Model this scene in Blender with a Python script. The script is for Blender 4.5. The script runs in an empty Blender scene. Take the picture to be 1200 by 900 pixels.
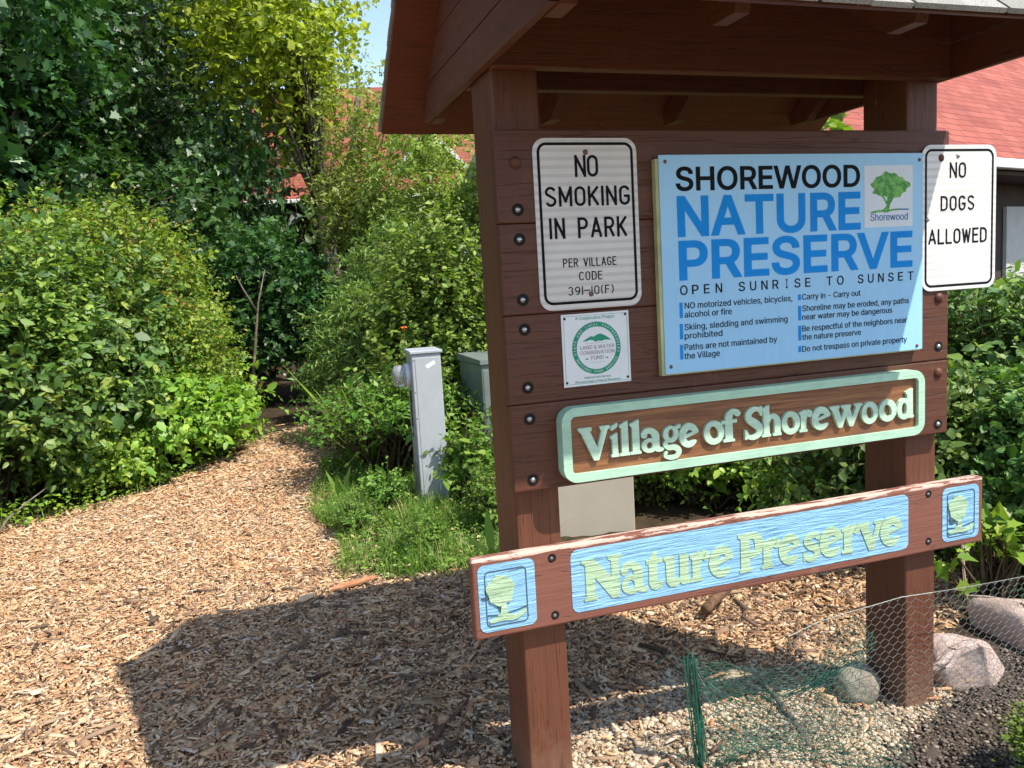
import bpy, bmesh, math, random, json
import numpy as np
from mathutils import Vector, Matrix
from mathutils.geometry import delaunay_2d_cdt

# ------------------------------------------------------------------ camera, light, exposure
S = bpy.context.scene
COL = S.collection
cam_d = bpy.data.cameras.new("camera")
cam = bpy.data.objects.new("camera", cam_d)
COL.objects.link(cam)
_r = Vector((0.94747424, -0.31454431, -0.0579175))
_u = Vector((0.09321809, 0.09835978, 0.99077532))
_f = Vector((0.30594599, 0.94413306, -0.12251457))
_m = Matrix((_r, _u, -_f)).transposed().to_4x4()
_m.translation = Vector((-0.763, -2.0686, 1.5446))
cam.matrix_world = _m
cam_d.sensor_width = 36.0
cam_d.lens = 28.5
cam_d.clip_start = 0.05
cam_d.clip_end = 2000.0
S.camera = cam

SUN_TO = Vector((0.435, -0.515, 1.0)).normalized()
world = bpy.data.worlds.new("World")
S.world = world
world.use_nodes = True
_nt = world.node_tree
_bg = _nt.nodes["Background"]
_sky = _nt.nodes.new("ShaderNodeTexSky")
_sky.sky_type = "NISHITA"
_sky.sun_disc = False
_sky.sun_elevation = math.asin(SUN_TO.z)
_sky.sun_rotation = math.atan2(SUN_TO.x, SUN_TO.y)
_sky.air_density = 1.0
_sky.dust_density = 0.6
_sky.ozone_density = 1.0
_nt.links.new(_sky.outputs[0], _bg.inputs["Color"])
_bg.inputs["Strength"].default_value = 0.15
sun_d = bpy.data.lights.new("sun", "SUN")
sun_d.energy = 3.7
sun_d.angle = math.radians(0.53)
sun_d.color = (1.0, 0.965, 0.91)
sun = bpy.data.objects.new("sun", sun_d)
sun.rotation_euler = SUN_TO.to_track_quat("Z", "Y").to_euler()
COL.objects.link(sun)
S.view_settings.view_transform = "Standard"
S.view_settings.look = "None"
S.view_settings.exposure = 1.05
S.view_settings.gamma = 1.0
S.view_settings.use_curve_mapping = False
S.view_settings.use_white_balance = True
S.view_settings.white_balance_temperature = 6900
S.view_settings.white_balance_tint = 10
S.render.engine = "CYCLES"
S.cycles.max_bounces = 8
S.cycles.diffuse_bounces = 4
S.cycles.transmission_bounces = 4
S.cycles.use_denoising = True
S.cycles.denoiser = "OPENIMAGEDENOISE"
S.cycles.sample_clamp_indirect = 8.0

RNG = np.random.default_rng(7)

# ------------------------------------------------------------------ mesh helpers
def npmesh(name, V, *faces):
    """a mesh from a vertex array and face arrays (m,3)/(m,4)"""
    me = bpy.data.meshes.new(name)
    V = np.ascontiguousarray(V, dtype=np.float32)
    me.vertices.add(len(V))
    me.vertices.foreach_set("co", V.ravel())
    fs = [np.asarray(f, dtype=np.int32) for f in faces if len(f)]
    nl = sum(f.size for f in fs)
    nf = sum(len(f) for f in fs)
    me.loops.add(nl)
    me.polygons.add(nf)
    me.loops.foreach_set("vertex_index", np.concatenate([f.ravel() for f in fs]))
    tot = np.concatenate([np.full(len(f), f.shape[1], dtype=np.int32) for f in fs])
    st = np.concatenate([[0], np.cumsum(tot)[:-1]]).astype(np.int32)
    me.polygons.foreach_set("loop_start", st)
    me.polygons.foreach_set("loop_total", tot)
    me.update(calc_edges=True)
    return me

def link(name, me, mat=None, parent=None, loc=None):
    o = bpy.data.objects.new(name, me)
    COL.objects.link(o)
    if mat is not None and me is not None and len(me.materials) == 0:
        me.materials.append(mat)
    if parent is not None:
        o.parent = parent
    if loc is not None:
        o.location = loc
    return o

def tag(o, label, cat, group=None, kind=None):
    if label: o["label"] = label
    if cat: o["category"] = cat
    if group: o["group"] = group
    if kind: o["kind"] = kind
    return o

def thing(name, label, cat, loc=(0, 0, 0), rz=0.0, group=None):
    o = bpy.data.objects.new(name, None)
    COL.objects.link(o)
    o.location = loc
    o.rotation_euler = (0, 0, rz)
    o.empty_display_size = 0.1
    return tag(o, label, cat, group)

class MB:
    """collects simple solids and builds them as ONE mesh (coordinates relative to `org`)"""
    def __init__(self):
        self.bm = bmesh.new()
    def box(self, x0, x1, y0, y1, z0, z1, bev=0.0, seg=2):
        r = bmesh.ops.create_cube(self.bm, size=1.0)
        vs = r["verts"]
        for v in vs:
            v.co = Vector(((x0 + x1) / 2 + v.co.x * (x1 - x0), (y0 + y1) / 2 + v.co.y * (y1 - y0), (z0 + z1) / 2 + v.co.z * (z1 - z0)))
        if bev > 0:
            es = list({e for v in vs for e in v.link_edges})
            bmesh.ops.bevel(self.bm, geom=es, offset=bev, segments=seg, affect="EDGES", profile=0.5)
        return self
    def prism(self, pts, axis, a, b, bev=0.0):
        """extrude a 2-D outline along an axis: axis 'x' takes (y,z), 'y' takes (x,z), 'z' takes (x,y)"""
        def P(p, t):
            return (t, p[0], p[1]) if axis == "x" else (p[0], t, p[1]) if axis == "y" else (p[0], p[1], t)
        A = [self.bm.verts.new(P(p, a)) for p in pts]
        B = [self.bm.verts.new(P(p, b)) for p in pts]
        n = len(pts)
        fs = [self.bm.faces.new(A), self.bm.faces.new(B[::-1])]
        for i in range(n):
            fs.append(self.bm.faces.new((A[i], B[i], B[(i + 1) % n], A[(i + 1) % n])))
        if bev > 0:
            es = list({e for f in fs[:1] for e in f.edges})
            bmesh.ops.bevel(self.bm, geom=es, offset=bev, segments=2, affect="EDGES", profile=0.5)
        return self
    def cyl(self, c, d, r0, r1, h, n=16):
        """a capped frustum from c along d"""
        d = Vector(d).normalized()
        q = d.to_track_quat("Z", "Y")
        A, B = [], []
        for i in range(n):
            a = 2 * math.pi * i / n
            e = Vector((math.cos(a), math.sin(a), 0))
            A.append(self.bm.verts.new(Vector(c) + q @ (e * r0)))
            B.append(self.bm.verts.new(Vector(c) + q @ (e * r1) + d * h))
        self.bm.faces.new(A[::-1]); self.bm.faces.new(B)
        for i in range(n):
            self.bm.faces.new((A[i], A[(i + 1) % n], B[(i + 1) % n], B[i]))
        return self
    def dome(self, c, d, r, h, n=14, k=5):
        d = Vector(d).normalized()
        q = d.to_track_quat("Z", "Y")
        rings = []
        for j in range(k):
            t = j / k * math.pi / 2
            rings.append([self.bm.verts.new(Vector(c) + q @ Vector((math.cos(2 * math.pi * i / n) * r * math.cos(t), math.sin(2 * math.pi * i / n) * r * math.cos(t), h * math.sin(t)))) for i in range(n)])
        top = self.bm.verts.new(Vector(c) + d * h)
        for a, b in zip(rings, rings[1:]):
            for i in range(n):
                self.bm.faces.new((a[i], a[(i + 1) % n], b[(i + 1) % n], b[i]))
        for i in range(n):
            self.bm.faces.new((rings[-1][i], rings[-1][(i + 1) % n], top))
        return self
    def tube(self, pts, rad, n=8):
        V, F = tube(pts, rad, n)
        vs = [self.bm.verts.new(v) for v in V]
        for f in F:
            self.bm.faces.new([vs[i] for i in f])
        return self
    def build(self, name, mat, parent=None, smooth=False, org=None):
        me = bpy.data.meshes.new(name)
        bmesh.ops.recalc_face_normals(self.bm, faces=self.bm.faces[:])
        if parent is not None:
            inv = ROOT_INV(parent)
            for v in self.bm.verts: v.co = inv @ v.co
        elif org is not None:
            for v in self.bm.verts: v.co = v.co - Vector(org)
        self.bm.to_mesh(me)
        self.bm.free()
        if smooth:
            for p in me.polygons: p.use_smooth = True
        o = link(name, me, mat, parent)
        if parent is None and org is not None: o.location = org
        return o

def ROOT_INV(o):
    m = Matrix.Identity(4)
    ch = []
    while o is not None:
        ch.append(o); o = o.parent
    for a in reversed(ch):
        m = m @ Matrix.LocRotScale(a.location, a.rotation_euler, a.scale)
    return m.inverted()

def tube(pts, rad, n=8, cap=True):
    pts = [Vector(p) for p in pts]
    if not hasattr(rad, "__len__"): rad = [rad] * len(pts)
    V, F = [], []
    ref = Vector((0.31, 0.17, 0.93))
    for i, p in enumerate(pts):
        t = (pts[min(i + 1, len(pts) - 1)] - pts[max(i - 1, 0)]).normalized()
        a = t.cross(ref)
        if a.length < 1e-3: a = t.cross(Vector((1, 0, 0)))
        a.normalize(); b = t.cross(a)
        for k in range(n):
            w = 2 * math.pi * k / n
            V.append(p + (a * math.cos(w) + b * math.sin(w)) * rad[i])
    for i in range(len(pts) - 1):
        for k in range(n):
            F.append((i * n + k, i * n + (k + 1) % n, (i + 1) * n + (k + 1) % n, (i + 1) * n + k))
    if cap:
        F.append(tuple(range(n))[::-1]); F.append(tuple(range((len(pts) - 1) * n, len(pts) * n)))
    return V, F

# ------------------------------------------------------------------ node helpers
def new_mat(name, rough=0.6, spec=0.4, base=(0.5, 0.5, 0.5), metal=0.0):
    m = bpy.data.materials.new(name)
    m.use_nodes = True
    nt = m.node_tree
    b = nt.nodes["Principled BSDF"]
    b.inputs["Roughness"].default_value = rough
    b.inputs["Specular IOR Level"].default_value = spec
    b.inputs["Base Color"].default_value = (*base, 1)
    b.inputs["Metallic"].default_value = metal
    return m, nt, b

def N(nt, typ, **kw):
    n = nt.nodes.new(typ)
    for k, v in kw.items():
        if k.startswith("i_"):
            key = k[2:]
            key = int(key) if key.isdigit() else key.replace("_", " ")
            n.inputs[key].default_value = v
        else:
            setattr(n, k, v)
    return n

def ramp(nt, fac, stops, interp="LINEAR"):
    r = nt.nodes.new("ShaderNodeValToRGB")
    r.color_ramp.interpolation = interp
    e = r.color_ramp.elements
    while len(e) < len(stops): e.new(0.5)
    for i, (p, c) in enumerate(stops):
        e[i].position = p
        e[i].color = (*c, 1) if len(c) == 3 else c
    nt.links.new(fac, r.inputs[0])
    return r.outputs[0]

def mix(nt, fac, a, b, blend="MIX"):
    m = nt.nodes.new("ShaderNodeMix")
    m.data_type = "RGBA"; m.blend_type = blend
    for sock, v in ((m.inputs[0], fac), (m.inputs[6], a), (m.inputs[7], b)):
        if isinstance(v, (int, float)): sock.default_value = v
        elif isinstance(v, tuple): sock.default_value = (*v, 1)
        else: nt.links.new(v, sock)
    return m.outputs[2]

def coords(nt, scale=(1, 1, 1), kind="Object"):
    tc = nt.nodes.new("ShaderNodeTexCoord")
    mp = nt.nodes.new("ShaderNodeMapping")
    mp.inputs["Scale"].default_value = scale
    nt.links.new(tc.outputs[kind], mp.inputs[0])
    return mp.outputs[0]

def noise(nt, vec, scale, detail=4.0, rough=0.55, dist=0.0):
    n = N(nt, "ShaderNodeTexNoise")
    n.inputs["Scale"].default_value = scale
    n.inputs["Detail"].default_value = detail
    n.inputs["Roughness"].default_value = rough
    n.inputs["Distortion"].default_value = dist
    if vec is not None: nt.links.new(vec, n.inputs["Vector"])
    return n.outputs[0]

def bump(nt, bsdf, h, strength=0.3, dist=0.004):
    b = N(nt, "ShaderNodeBump")
    b.inputs["Strength"].default_value = strength
    b.inputs["Distance"].default_value = dist
    nt.links.new(h, b.inputs["Height"])
    nt.links.new(b.outputs[0], bsdf.inputs["Normal"])
    return b

def math_(nt, op, a, b=None, clamp=False):
    m = N(nt, "ShaderNodeMath", operation=op, use_clamp=clamp)
    for i, v in enumerate((a, b)):
        if v is None: continue
        if isinstance(v, (int, float)): m.inputs[i].default_value = v
        else: nt.links.new(v, m.inputs[i])
    return m.outputs[0]

def plain(name, base, rough=0.5, spec=0.4, metal=0.0, var=0.12, scale=18.0, bmp=0.0):
    """a procedural paint or metal: the base colour with a little mottling"""
    m, nt, b = new_mat(name, rough, spec, base, metal)
    v = coords(nt)
    n = noise(nt, v, scale, 5)
    lo = tuple(c * (1 - var) for c in base); hi = tuple(min(1, c * (1 + var)) for c in base)
    nt.links.new(ramp(nt, n, [(0.3, lo), (0.7, hi)]), b.inputs["Base Color"])
    if bmp: bump(nt, b, n, bmp, 0.002)
    return m

def worn_paint(name, base, chip=(0.10, 0.06, 0.04), amount=0.0, rough=0.55, streak=0.12):
    """weathered paint: brush streaks, grime, and small flaked spots showing what lies beneath"""
    m, nt, b = new_mat(name, rough, 0.3, base)
    st = noise(nt, coords(nt, (6, 20, 60)), 2.0, 6, 0.65, 0.4)
    gr = noise(nt, coords(nt), 9, 8, 0.7)
    c = ramp(nt, st, [(0.3, tuple(x * (1 - streak) for x in base)), (0.7, tuple(min(1, x * (1 + streak * 0.6)) for x in base))])
    c = mix(nt, ramp(nt, gr, [(0.50, (0, 0, 0)), (0.72, (0.45, 0.45, 0.45))]), c, tuple(x * 0.55 + 0.02 for x in base))
    fl_ = noise(nt, coords(nt, (14, 30, 42)), 1.9, 8, 0.75)
    c = mix(nt, ramp(nt, fl_, [(0.69 - amount, (0, 0, 0)), (0.70 - amount, (1, 1, 1))]), c, chip)
    nt.links.new(c, b.inputs["Base Color"])
    bump(nt, b, math_(nt, "ADD", st, math_(nt, "MULTIPLY", fl_, 0.5)), 0.5, 0.003)
    return m

def painted_wood(name, axis, base=(0.112, 0.038, 0.019), wear=0.0, rough=0.55):
    """red-brown paint over timber, grain running along an axis, with small chips of bare pale wood"""
    m, nt, b = new_mat(name, rough, 0.35, base)
    st = {"x": (1.2, 26, 26), "y": (26, 1.2, 26), "z": (26, 26, 1.2)}[axis]
    g = noise(nt, coords(nt, st), 3.0, 6, 0.65, 0.6)
    blot = noise(nt, coords(nt), 3.3, 4)
    c1 = ramp(nt, g, [(0.25, tuple(c * 0.72 for c in base)), (0.55, base), (0.85, tuple(c * 1.25 for c in base))])
    c2 = mix(nt, math_(nt, "MULTIPLY", blot, 0.5), c1, tuple(c * f for c, f in zip(base, (1.25, 1.35, 1.5))))
    chip = noise(nt, coords(nt, tuple(s * 1.6 if s < 2 else s * 0.9 for s in st)), 2.1, 8, 0.72)
    msk = ramp(nt, chip, [(0.71 - wear, (0, 0, 0)), (0.73 - wear, (1, 1, 1))])
    crack = ramp(nt, noise(nt, coords(nt, tuple(s * 0.35 if s < 2 else s * 0.5 for s in st)), 2.6, 3, 0.5, 0.3), [(0.492, (1, 1, 1)), (0.5, (0, 0, 0)), (0.508, (1, 1, 1))])
    c3 = mix(nt, msk, c2, (0.42, 0.26, 0.19))
    # long drying cracks, and dust splashed up from the ground
    c3 = mix(nt, math_(nt, "MULTIPLY", math_(nt, "SUBTRACT", 1.0, crack), 0.75), c3, tuple(c * 0.35 for c in base))
    if axis == "z":
        tcz = N(nt, "ShaderNodeTexCoord"); sz_ = N(nt, "ShaderNodeSeparateXYZ"); nt.links.new(tcz.outputs["Object"], sz_.inputs[0])
        low = math_(nt, "SUBTRACT", 0.42, math_(nt, "ADD", sz_.outputs[2], math_(nt, "MULTIPLY", noise(nt, coords(nt), 22, 6, 0.7), 0.35)), True)
        c3 = mix(nt, math_(nt, "MULTIPLY", low, 1.6, True), c3, (0.27, 0.19, 0.13))
    scf = ramp(nt, noise(nt, coords(nt), 7.5, 9, 0.75, 0.5), [(0.60, (0, 0, 0)), (0.75, (0.55, 0.55, 0.55))])
    c3 = mix(nt, scf, c3, tuple(min(1, c * 1.7 + 0.03) for c in base))
    nt.links.new(c3, b.inputs["Base Color"])
    h = math_(nt, "ADD", math_(nt, "MULTIPLY", g, 0.6), math_(nt, "MULTIPLY", crack, 0.25))
    bump(nt, b, h, 0.75, 0.004)
    return m

# ------------------------------------------------------------------ terrain
def sm(a, b, x):
    t = np.clip((np.asarray(x, float) - a) / (b - a), 0, 1)
    return t * t * (3 - 2 * t)

def hgt(x, y):
    x = np.asarray(x, float); y = np.asarray(y, float)
    h = 0.055 * sm(1.25, 0.1, x) * sm(9.0, 5.0, np.abs(y - 2)) + 0.0
    h = h + 0.03 * sm(1.3, 1.9, x) * sm(0.1, 0.7, y)
    h = h + 0.012 * np.sin(2.1 * x + 0.7 * y) * np.sin(1.3 * y - 0.6 * x)
    h = h + 0.06 * np.exp(-((x - 0.75) ** 2 / 0.12 + (y - 0.12) ** 2 / 0.05)) * 0.5
    h = h + 0.25 * sm(2.8, 5.5, -x) * sm(1.0, 4.0, y)
    return h * sm(60, 25, np.hypot(x, y))

def xL(y):
    return np.interp(y, [-3, 3.4, 4.24, 4.5, 5.2, 6.3, 7.2, 9, 12], [-3.3, -2.95, -2.6, -2.05, -1.42, -0.92, -0.5, 0.9, 3.6])
def xR(y):
    return np.interp(y, [-3, 0.35, 0.65, 1.75, 1.95, 2.4, 3.6, 4.84, 6.0, 7.0, 9, 12], [1.7, 1.7, 2.5, 2.5, -0.15, -0.32, -0.38, -0.2, -0.1, 0.4, 2.2, 5.0])

def axis_(lo, hi, st, far):
    a = list(np.arange(lo, hi + 1e-6, st))
    d = st; x = hi; R_ = []
    while x < far:
        d *= 1.35; x += d; R_.append(x)
    d = st; x = lo; L_ = []
    while x > -far:
        d *= 1.35; x -= d; L_.append(x)
    return np.array(L_[::-1] + a + R_)

gx = axis_(-5.0, 5.0, 0.06, 900.0); gy = axis_(-1.5, 9.0, 0.06, 900.0)
GX, GY = np.meshgrid(gx, gy)
GZ = hgt(GX, GY) + 0.006 * np.random.default_rng(3).standard_normal(GX.shape) * (np.hypot(GX, GY) < 9)
nx, ny = len(gx), len(gy)
idx = np.arange(nx * ny).reshape(ny, nx)
gq = np.stack([idx[:-1, :-1], idx[:-1, 1:], idx[1:, 1:], idx[1:, :-1]], -1).reshape(-1, 4)
ground_me = npmesh("ground", np.stack([GX, GY, GZ], -1).reshape(-1, 3), gq)

def mulch_mask(x, y):
    """dark soil strip in front of the right post"""
    return sm(0.05, -0.05, y - (-0.27 + 0.42 * (x - 0.7)) ) * sm(0.55, 0.85, x)
def gravel_mask(x, y):
    return sm(-0.15, 0.1, x) * sm(0.62, 0.38, y + 0.08 * np.sin(6 * x)) * sm(1.75, 1.45, x)
def path_mask(x, y):
    w = 0.07 * np.sin(5 * y + x) + 0.05 * np.sin(11 * y)
    return sm(-0.12, 0.08, x - xL(y) + w) * sm(-0.12, 0.08, xR(y) - x + w)

col = np.zeros((ny * nx, 4), np.float32); col[:, 3] = 1
xx, yy = GX.ravel(), GY.ravel()
pm, gm, mm = path_mask(xx, yy), gravel_mask(xx, yy), mulch_mask(xx, yy)
col[:, 0] = pm; col[:, 1] = gm; col[:, 2] = mm
at = ground_me.attributes.new("zone", "FLOAT_COLOR", "POINT")
at.data.foreach_set("color", col.ravel())
m_ground, nt, b = new_mat("ground_soil", 0.95, 0.1)
za = N(nt, "ShaderNodeVertexColor", layer_name="zone")
sep = N(nt, "ShaderNodeSeparateColor"); nt.links.new(za.outputs[0], sep.inputs[0])
v = coords(nt)
n1 = noise(nt, v, 9, 8, 0.7); n2 = noise(nt, v, 70, 6, 0.7)
vor = N(nt, "ShaderNodeTexVoronoi", feature="F1"); vor.inputs["Scale"].default_value = 55; nt.links.new(coords(nt, (1, 0.6, 1)), vor.inputs["Vector"])
soil = ramp(nt, n1, [(0.3, (0.025, 0.018, 0.011)), (0.7, (0.07, 0.05, 0.03))])
chipc = ramp(nt, n2, [(0.3, (0.12, 0.065, 0.032)), (0.55, (0.3, 0.18, 0.09)), (0.8, (0.45, 0.3, 0.17))])
vsep = N(nt, "ShaderNodeSeparateColor"); nt.links.new(vor.outputs["Color"], vsep.inputs[0])
grav = ramp(nt, vsep.outputs[0], [(0.1, (0.2, 0.15, 0.1)), (0.5, (0.38, 0.31, 0.22)), (0.9, (0.5, 0.43, 0.33))])
mul = ramp(nt, n2, [(0.3, (0.04, 0.031, 0.024)), (0.7, (0.11, 0.086, 0.067))])
c = mix(nt, sep.outputs[0], soil, chipc)
c = mix(nt, sep.outputs[1], c, grav)
c = mix(nt, sep.outputs[2], c, mul)
nt.links.new(c, b.inputs["Base Color"])
bump(nt, b, n2, 0.8, 0.01)
ground = link("ground", ground_me, m_ground)
ground["kind"] = "structure"

# ------------------------------------------------------------------ loose chips and stones (stuff)
def scatter(n, box, mask, rng):
    x0, x1, y0, y1 = box
    x = rng.uniform(x0, x1, n); y = rng.uniform(y0, y1, n)
    k = rng.uniform(0, 1, n) < mask(x, y)
    return x[k], y[k]

def visible_weight(x, y):
    """thin the scatter out with distance from the path's near end"""
    d = np.hypot(x + 0.76, y + 2.07)
    return np.clip((4.2 / np.maximum(d, 0.1)) ** 1.4, 0.12, 1)

def chips_mesh(name, x, y, z, L, W, T, rng, tilt=0.28):
    n = len(x)
    # a splintered flake: 8 vertices, ends pinched by different amounts
    base = np.array([[-.5, -.5, 0], [-.5, .5, 0], [.5, .5, 0], [.5, -.5, 0], [-.5, -.5, 1], [-.5, .5, 1], [.5, .5, 1], [.5, -.5, 1]], float)
    P = np.repeat(base[None], n, 0)
    pa = rng.uniform(0.25, 1.0, (n, 1)); pb = rng.uniform(0.1, 1.0, (n, 1))
    P[:, [0, 1, 4, 5], 1] *= pa; P[:, [2, 3, 6, 7], 1] *= pb
    sh = rng.uniform(-0.25, 0.25, (n, 1))
    P[:, :, 0] += P[:, :, 1] * sh * 1.2
    P[:, :, 0] *= L[:, None]; P[:, :, 1] *= W[:, None]; P[:, :, 2] *= T[:, None]
    P[:, [0, 1, 4, 5], 2] += (rng.uniform(-.1, .1, n) * L)[:, None]
    a = rng.uniform(0, 2 * np.pi, n); tx = rng.normal(0, tilt, n); ty = rng.normal(0, tilt * 0.8, n)
    ca, sa = np.cos(a), np.sin(a)
    X, Y, Z = P[..., 0], P[..., 1], P[..., 2]
    cy, sy = np.cos(ty)[:, None], np.sin(ty)[:, None]
    X, Z = X * cy + Z * sy, -X * sy + Z * cy
    cx, sx = np.cos(tx)[:, None], np.sin(tx)[:, None]
    Y, Z = Y * cx - Z * sx, Y * sx + Z * cx
    X, Y = X * ca[:, None] - Y * sa[:, None], X * sa[:, None] + Y * ca[:, None]
    V = np.stack([X + x[:, None], Y + y[:, None], Z + z[:, None]], -1).reshape(-1, 3)
    q = np.array([[4, 7, 6, 5], [0, 4, 5, 1], [3, 2, 6, 7], [1, 5, 6, 2], [0, 3, 7, 4]])
    F = (q[None] + (np.arange(n) * 8)[:, None, None]).reshape(-1, 4)
    return npmesh(name, V, F)

def island_mat(name, stops, rough=0.85, spec=0.2, nscale=60, bmp=0.4, namt=0.5):
    m, nt, b = new_mat(name, rough, spec)
    g = N(nt, "ShaderNodeNewGeometry")
    c = ramp(nt, g.outputs["Random Per Island"], stops)
    nn = noise(nt, coords(nt), nscale, 4, 0.6)
    c = mix(nt, namt, c, ramp(nt, nn, [(0.3, (0.55, 0.5, 0.45)), (0.7, (1.15, 1.15, 1.12))]), "MULTIPLY")
    patch = noise(nt, coords(nt), 1.7, 5, 0.6)
    c = mix(nt, ramp(nt, patch, [(0.42, (0, 0, 0)), (0.68, (0.55, 0.55, 0.55))]), c, mix(nt, 0.5, c, (0.34, 0.27, 0.20)))
    nt.links.new(c, b.inputs["Base Color"])
    if bmp: bump(nt, b, nn, bmp, 0.002)
    return m

m_chip = island_mat("wood_chip", [(0.0, (0.15, 0.085, 0.05)), (0.06, (0.28, 0.155, 0.085)), (0.16, (0.42, 0.205, 0.10)), (0.38, (0.52, 0.305, 0.155)), (0.6, (0.58, 0.385, 0.215)), (0.8, (0.63, 0.455, 0.28)), (0.93, (0.68, 0.53, 0.37)), (1.0, (0.46, 0.39, 0.32))])
rng = np.random.default_rng(11)
def chip_zone(x, y):
    return path_mask(x, y) * (1 - 0.90 * gravel_mask(x, y)) * (1 - mulch_mask(x, y)) * visible_weight(x, y)
x, y = scatter(260000, (-3.4, 2.6, -1.0, 9.0), chip_zone, rng)
# a sparse spill of chips over the edges of the path
x2, y2 = scatter(5000, (-3.0, 0.8, 0.5, 8), lambda x, y: sm(0.5, 0.0, np.minimum(np.abs(x - xL(y)), np.abs(x - xR(y)))) * 0.5, rng)
x, y = np.concatenate([x, x2]), np.concatenate([y, y2])
n = len(x)
d = np.hypot(x + .76, y + 2.07)
L = np.exp(rng.normal(np.log(0.027), 0.45, n)) * np.clip(d / 5.5, 0.95, 1.35); L = np.clip(L, 0.012, 0.13)
W = np.clip(L * rng.uniform(0.16, 0.55, n), 0.006, 0.032); T = rng.uniform(0.002, 0.006, n)
z = hgt(x, y) + rng.uniform(0.0, 0.022, n)
tag(link("wood_chips", chips_mesh("wood_chips", x, y, z, L, W, T, rng), m_chip), "pale and reddish wood chip mulch covering the path and kiosk clearing", "wood chips", kind="stuff")

# crumbled fines trodden in between the chips
xf, yf = scatter(120000, (-3.0, 1.8, -0.6, 5.0), chip_zone, rng)
nf_ = len(xf); Lf = rng.uniform(0.006, 0.015, nf_)
tag(link("wood_fines", chips_mesh("wood_fines", xf, yf, hgt(xf, yf) + rng.uniform(0.004, 0.026, nf_), Lf, Lf * rng.uniform(0.3, 0.8, nf_), rng.uniform(0.001, 0.003, nf_), rng), m_chip), "crumbled wood fines trodden in between the chips of the path", "wood chips", kind="stuff")

# coarse dark bark and twigs behind and left of the kiosk
m_bark_bits = island_mat("bark_bits", [(0.0, (0.05, 0.03, 0.02)), (0.4, (0.12, 0.07, 0.045)), (0.7, (0.25, 0.15, 0.09)), (1.0, (0.36, 0.25, 0.16))])
x, y = scatter(9000, (-2.4, 1.8, -0.4, 2.4), lambda x, y: chip_zone(x, y) * (0.25 + 0.75 * sm(-1.2, 0.2, x)), rng)
n = len(x); L = np.clip(np.exp(rng.normal(np.log(0.055), 0.4, n)), 0.02, 0.15); W = L * rng.uniform(0.08, 0.3, n); T = rng.uniform(0.004, 0.01, n)
k = slice(0, 1700)
tag(link("bark_litter", chips_mesh("bark_litter", x[k], y[k], hgt(x[k], y[k]) + rng.uniform(0.012, 0.034, n)[k], L[k], W[k], T[k], rng), m_bark_bits), "dark strips of bark and twigs strewn over the wood chips around the kiosk", "bark litter", kind="stuff")

# pale gravel by the left post and under the wire
def stones_mesh(name, x, y, z, s, rng, flat=0.6):
    n = len(x)
    t = (1 + 5 ** .5) / 2
    ico = np.array([[-1, t, 0], [1, t, 0], [-1, -t, 0], [1, -t, 0], [0, -1, t], [0, 1, t], [0, -1, -t], [0, 1, -t], [t, 0, -1], [t, 0, 1], [-t, 0, -1], [-t, 0, 1]]) / 1.902
    fi = np.array([[0, 11, 5], [0, 5, 1], [0, 1, 7], [0, 7, 10], [0, 10, 11], [1, 5, 9], [5, 11, 4], [11, 10, 2], [10, 7, 6], [7, 1, 8], [3, 9, 4], [3, 4, 2], [3, 2, 6], [3, 6, 8], [3, 8, 9], [4, 9, 5], [2, 4, 11], [6, 2, 10], [8, 6, 7], [9, 8, 1]])
    P = np.repeat(ico[None], n, 0) * rng.uniform(0.72, 1.2, (n, 12, 1))
    P[..., 0] *= rng.uniform(0.8, 1.5, (n, 1)); P[..., 2] *= flat * rng.uniform(0.7, 1.2, (n, 1))
    a = rng.uniform(0, 6.28, n)[:, None]
    X = P[..., 0] * np.cos(a) - P[..., 1] * np.sin(a); Y = P[..., 0] * np.sin(a) + P[..., 1] * np.cos(a)
    V = np.stack([X, Y, P[..., 2]], -1) * s[:, None, None] + np.stack([x, y, z], -1)[:, None]
    return npmesh(name, V.reshape(-1, 3), (fi[None] + (np.arange(n) * 12)[:, None, None]).reshape(-1, 3))
m_gravel = island_mat("pale_gravel", [(0.0, (0.22, 0.155, 0.095)), (0.3, (0.38, 0.285, 0.185)), (0.6, (0.47, 0.375, 0.26)), (0.85, (0.55, 0.47, 0.36)), (1.0, (0.30, 0.27, 0.23))], namt=0.35)
x, y = scatter(52000, (-0.2, 1.9, -0.75, 0.8), lambda x, y: gravel_mask(x, y) * (1 - mulch_mask(x, y)), rng)
n = len(x)
tag(link("gravel", stones_mesh("gravel", x, y, hgt(x, y) + rng.uniform(0, 0.012, n), np.clip(np.exp(rng.normal(np.log(0.0058), 0.38, n)), 0.003, 0.015), rng), m_gravel), "pale tan gravel between the two kiosk posts", "gravel", kind="stuff")
m_mulch = island_mat("dark_mulch", [(0.0, (0.035, 0.027, 0.021)), (0.5, (0.085, 0.066, 0.051)), (0.85, (0.17, 0.135, 0.108)), (1.0, (0.34, 0.28, 0.22))])
x, y = scatter(26000, (0.5, 2.6, -1.0, 0.5), lambda x, y: np.maximum(mulch_mask(x, y), 0.02 * gravel_mask(x, y)), rng)
n = len(x)
tag(link("mulch", stones_mesh("mulch", x, y, hgt(x, y) + rng.uniform(0, 0.01, n), rng.uniform(0.003, 0.0085, n), rng), m_mulch), "dark crumbly soil mulch in front of the right post", "mulch", kind="stuff")

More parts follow.
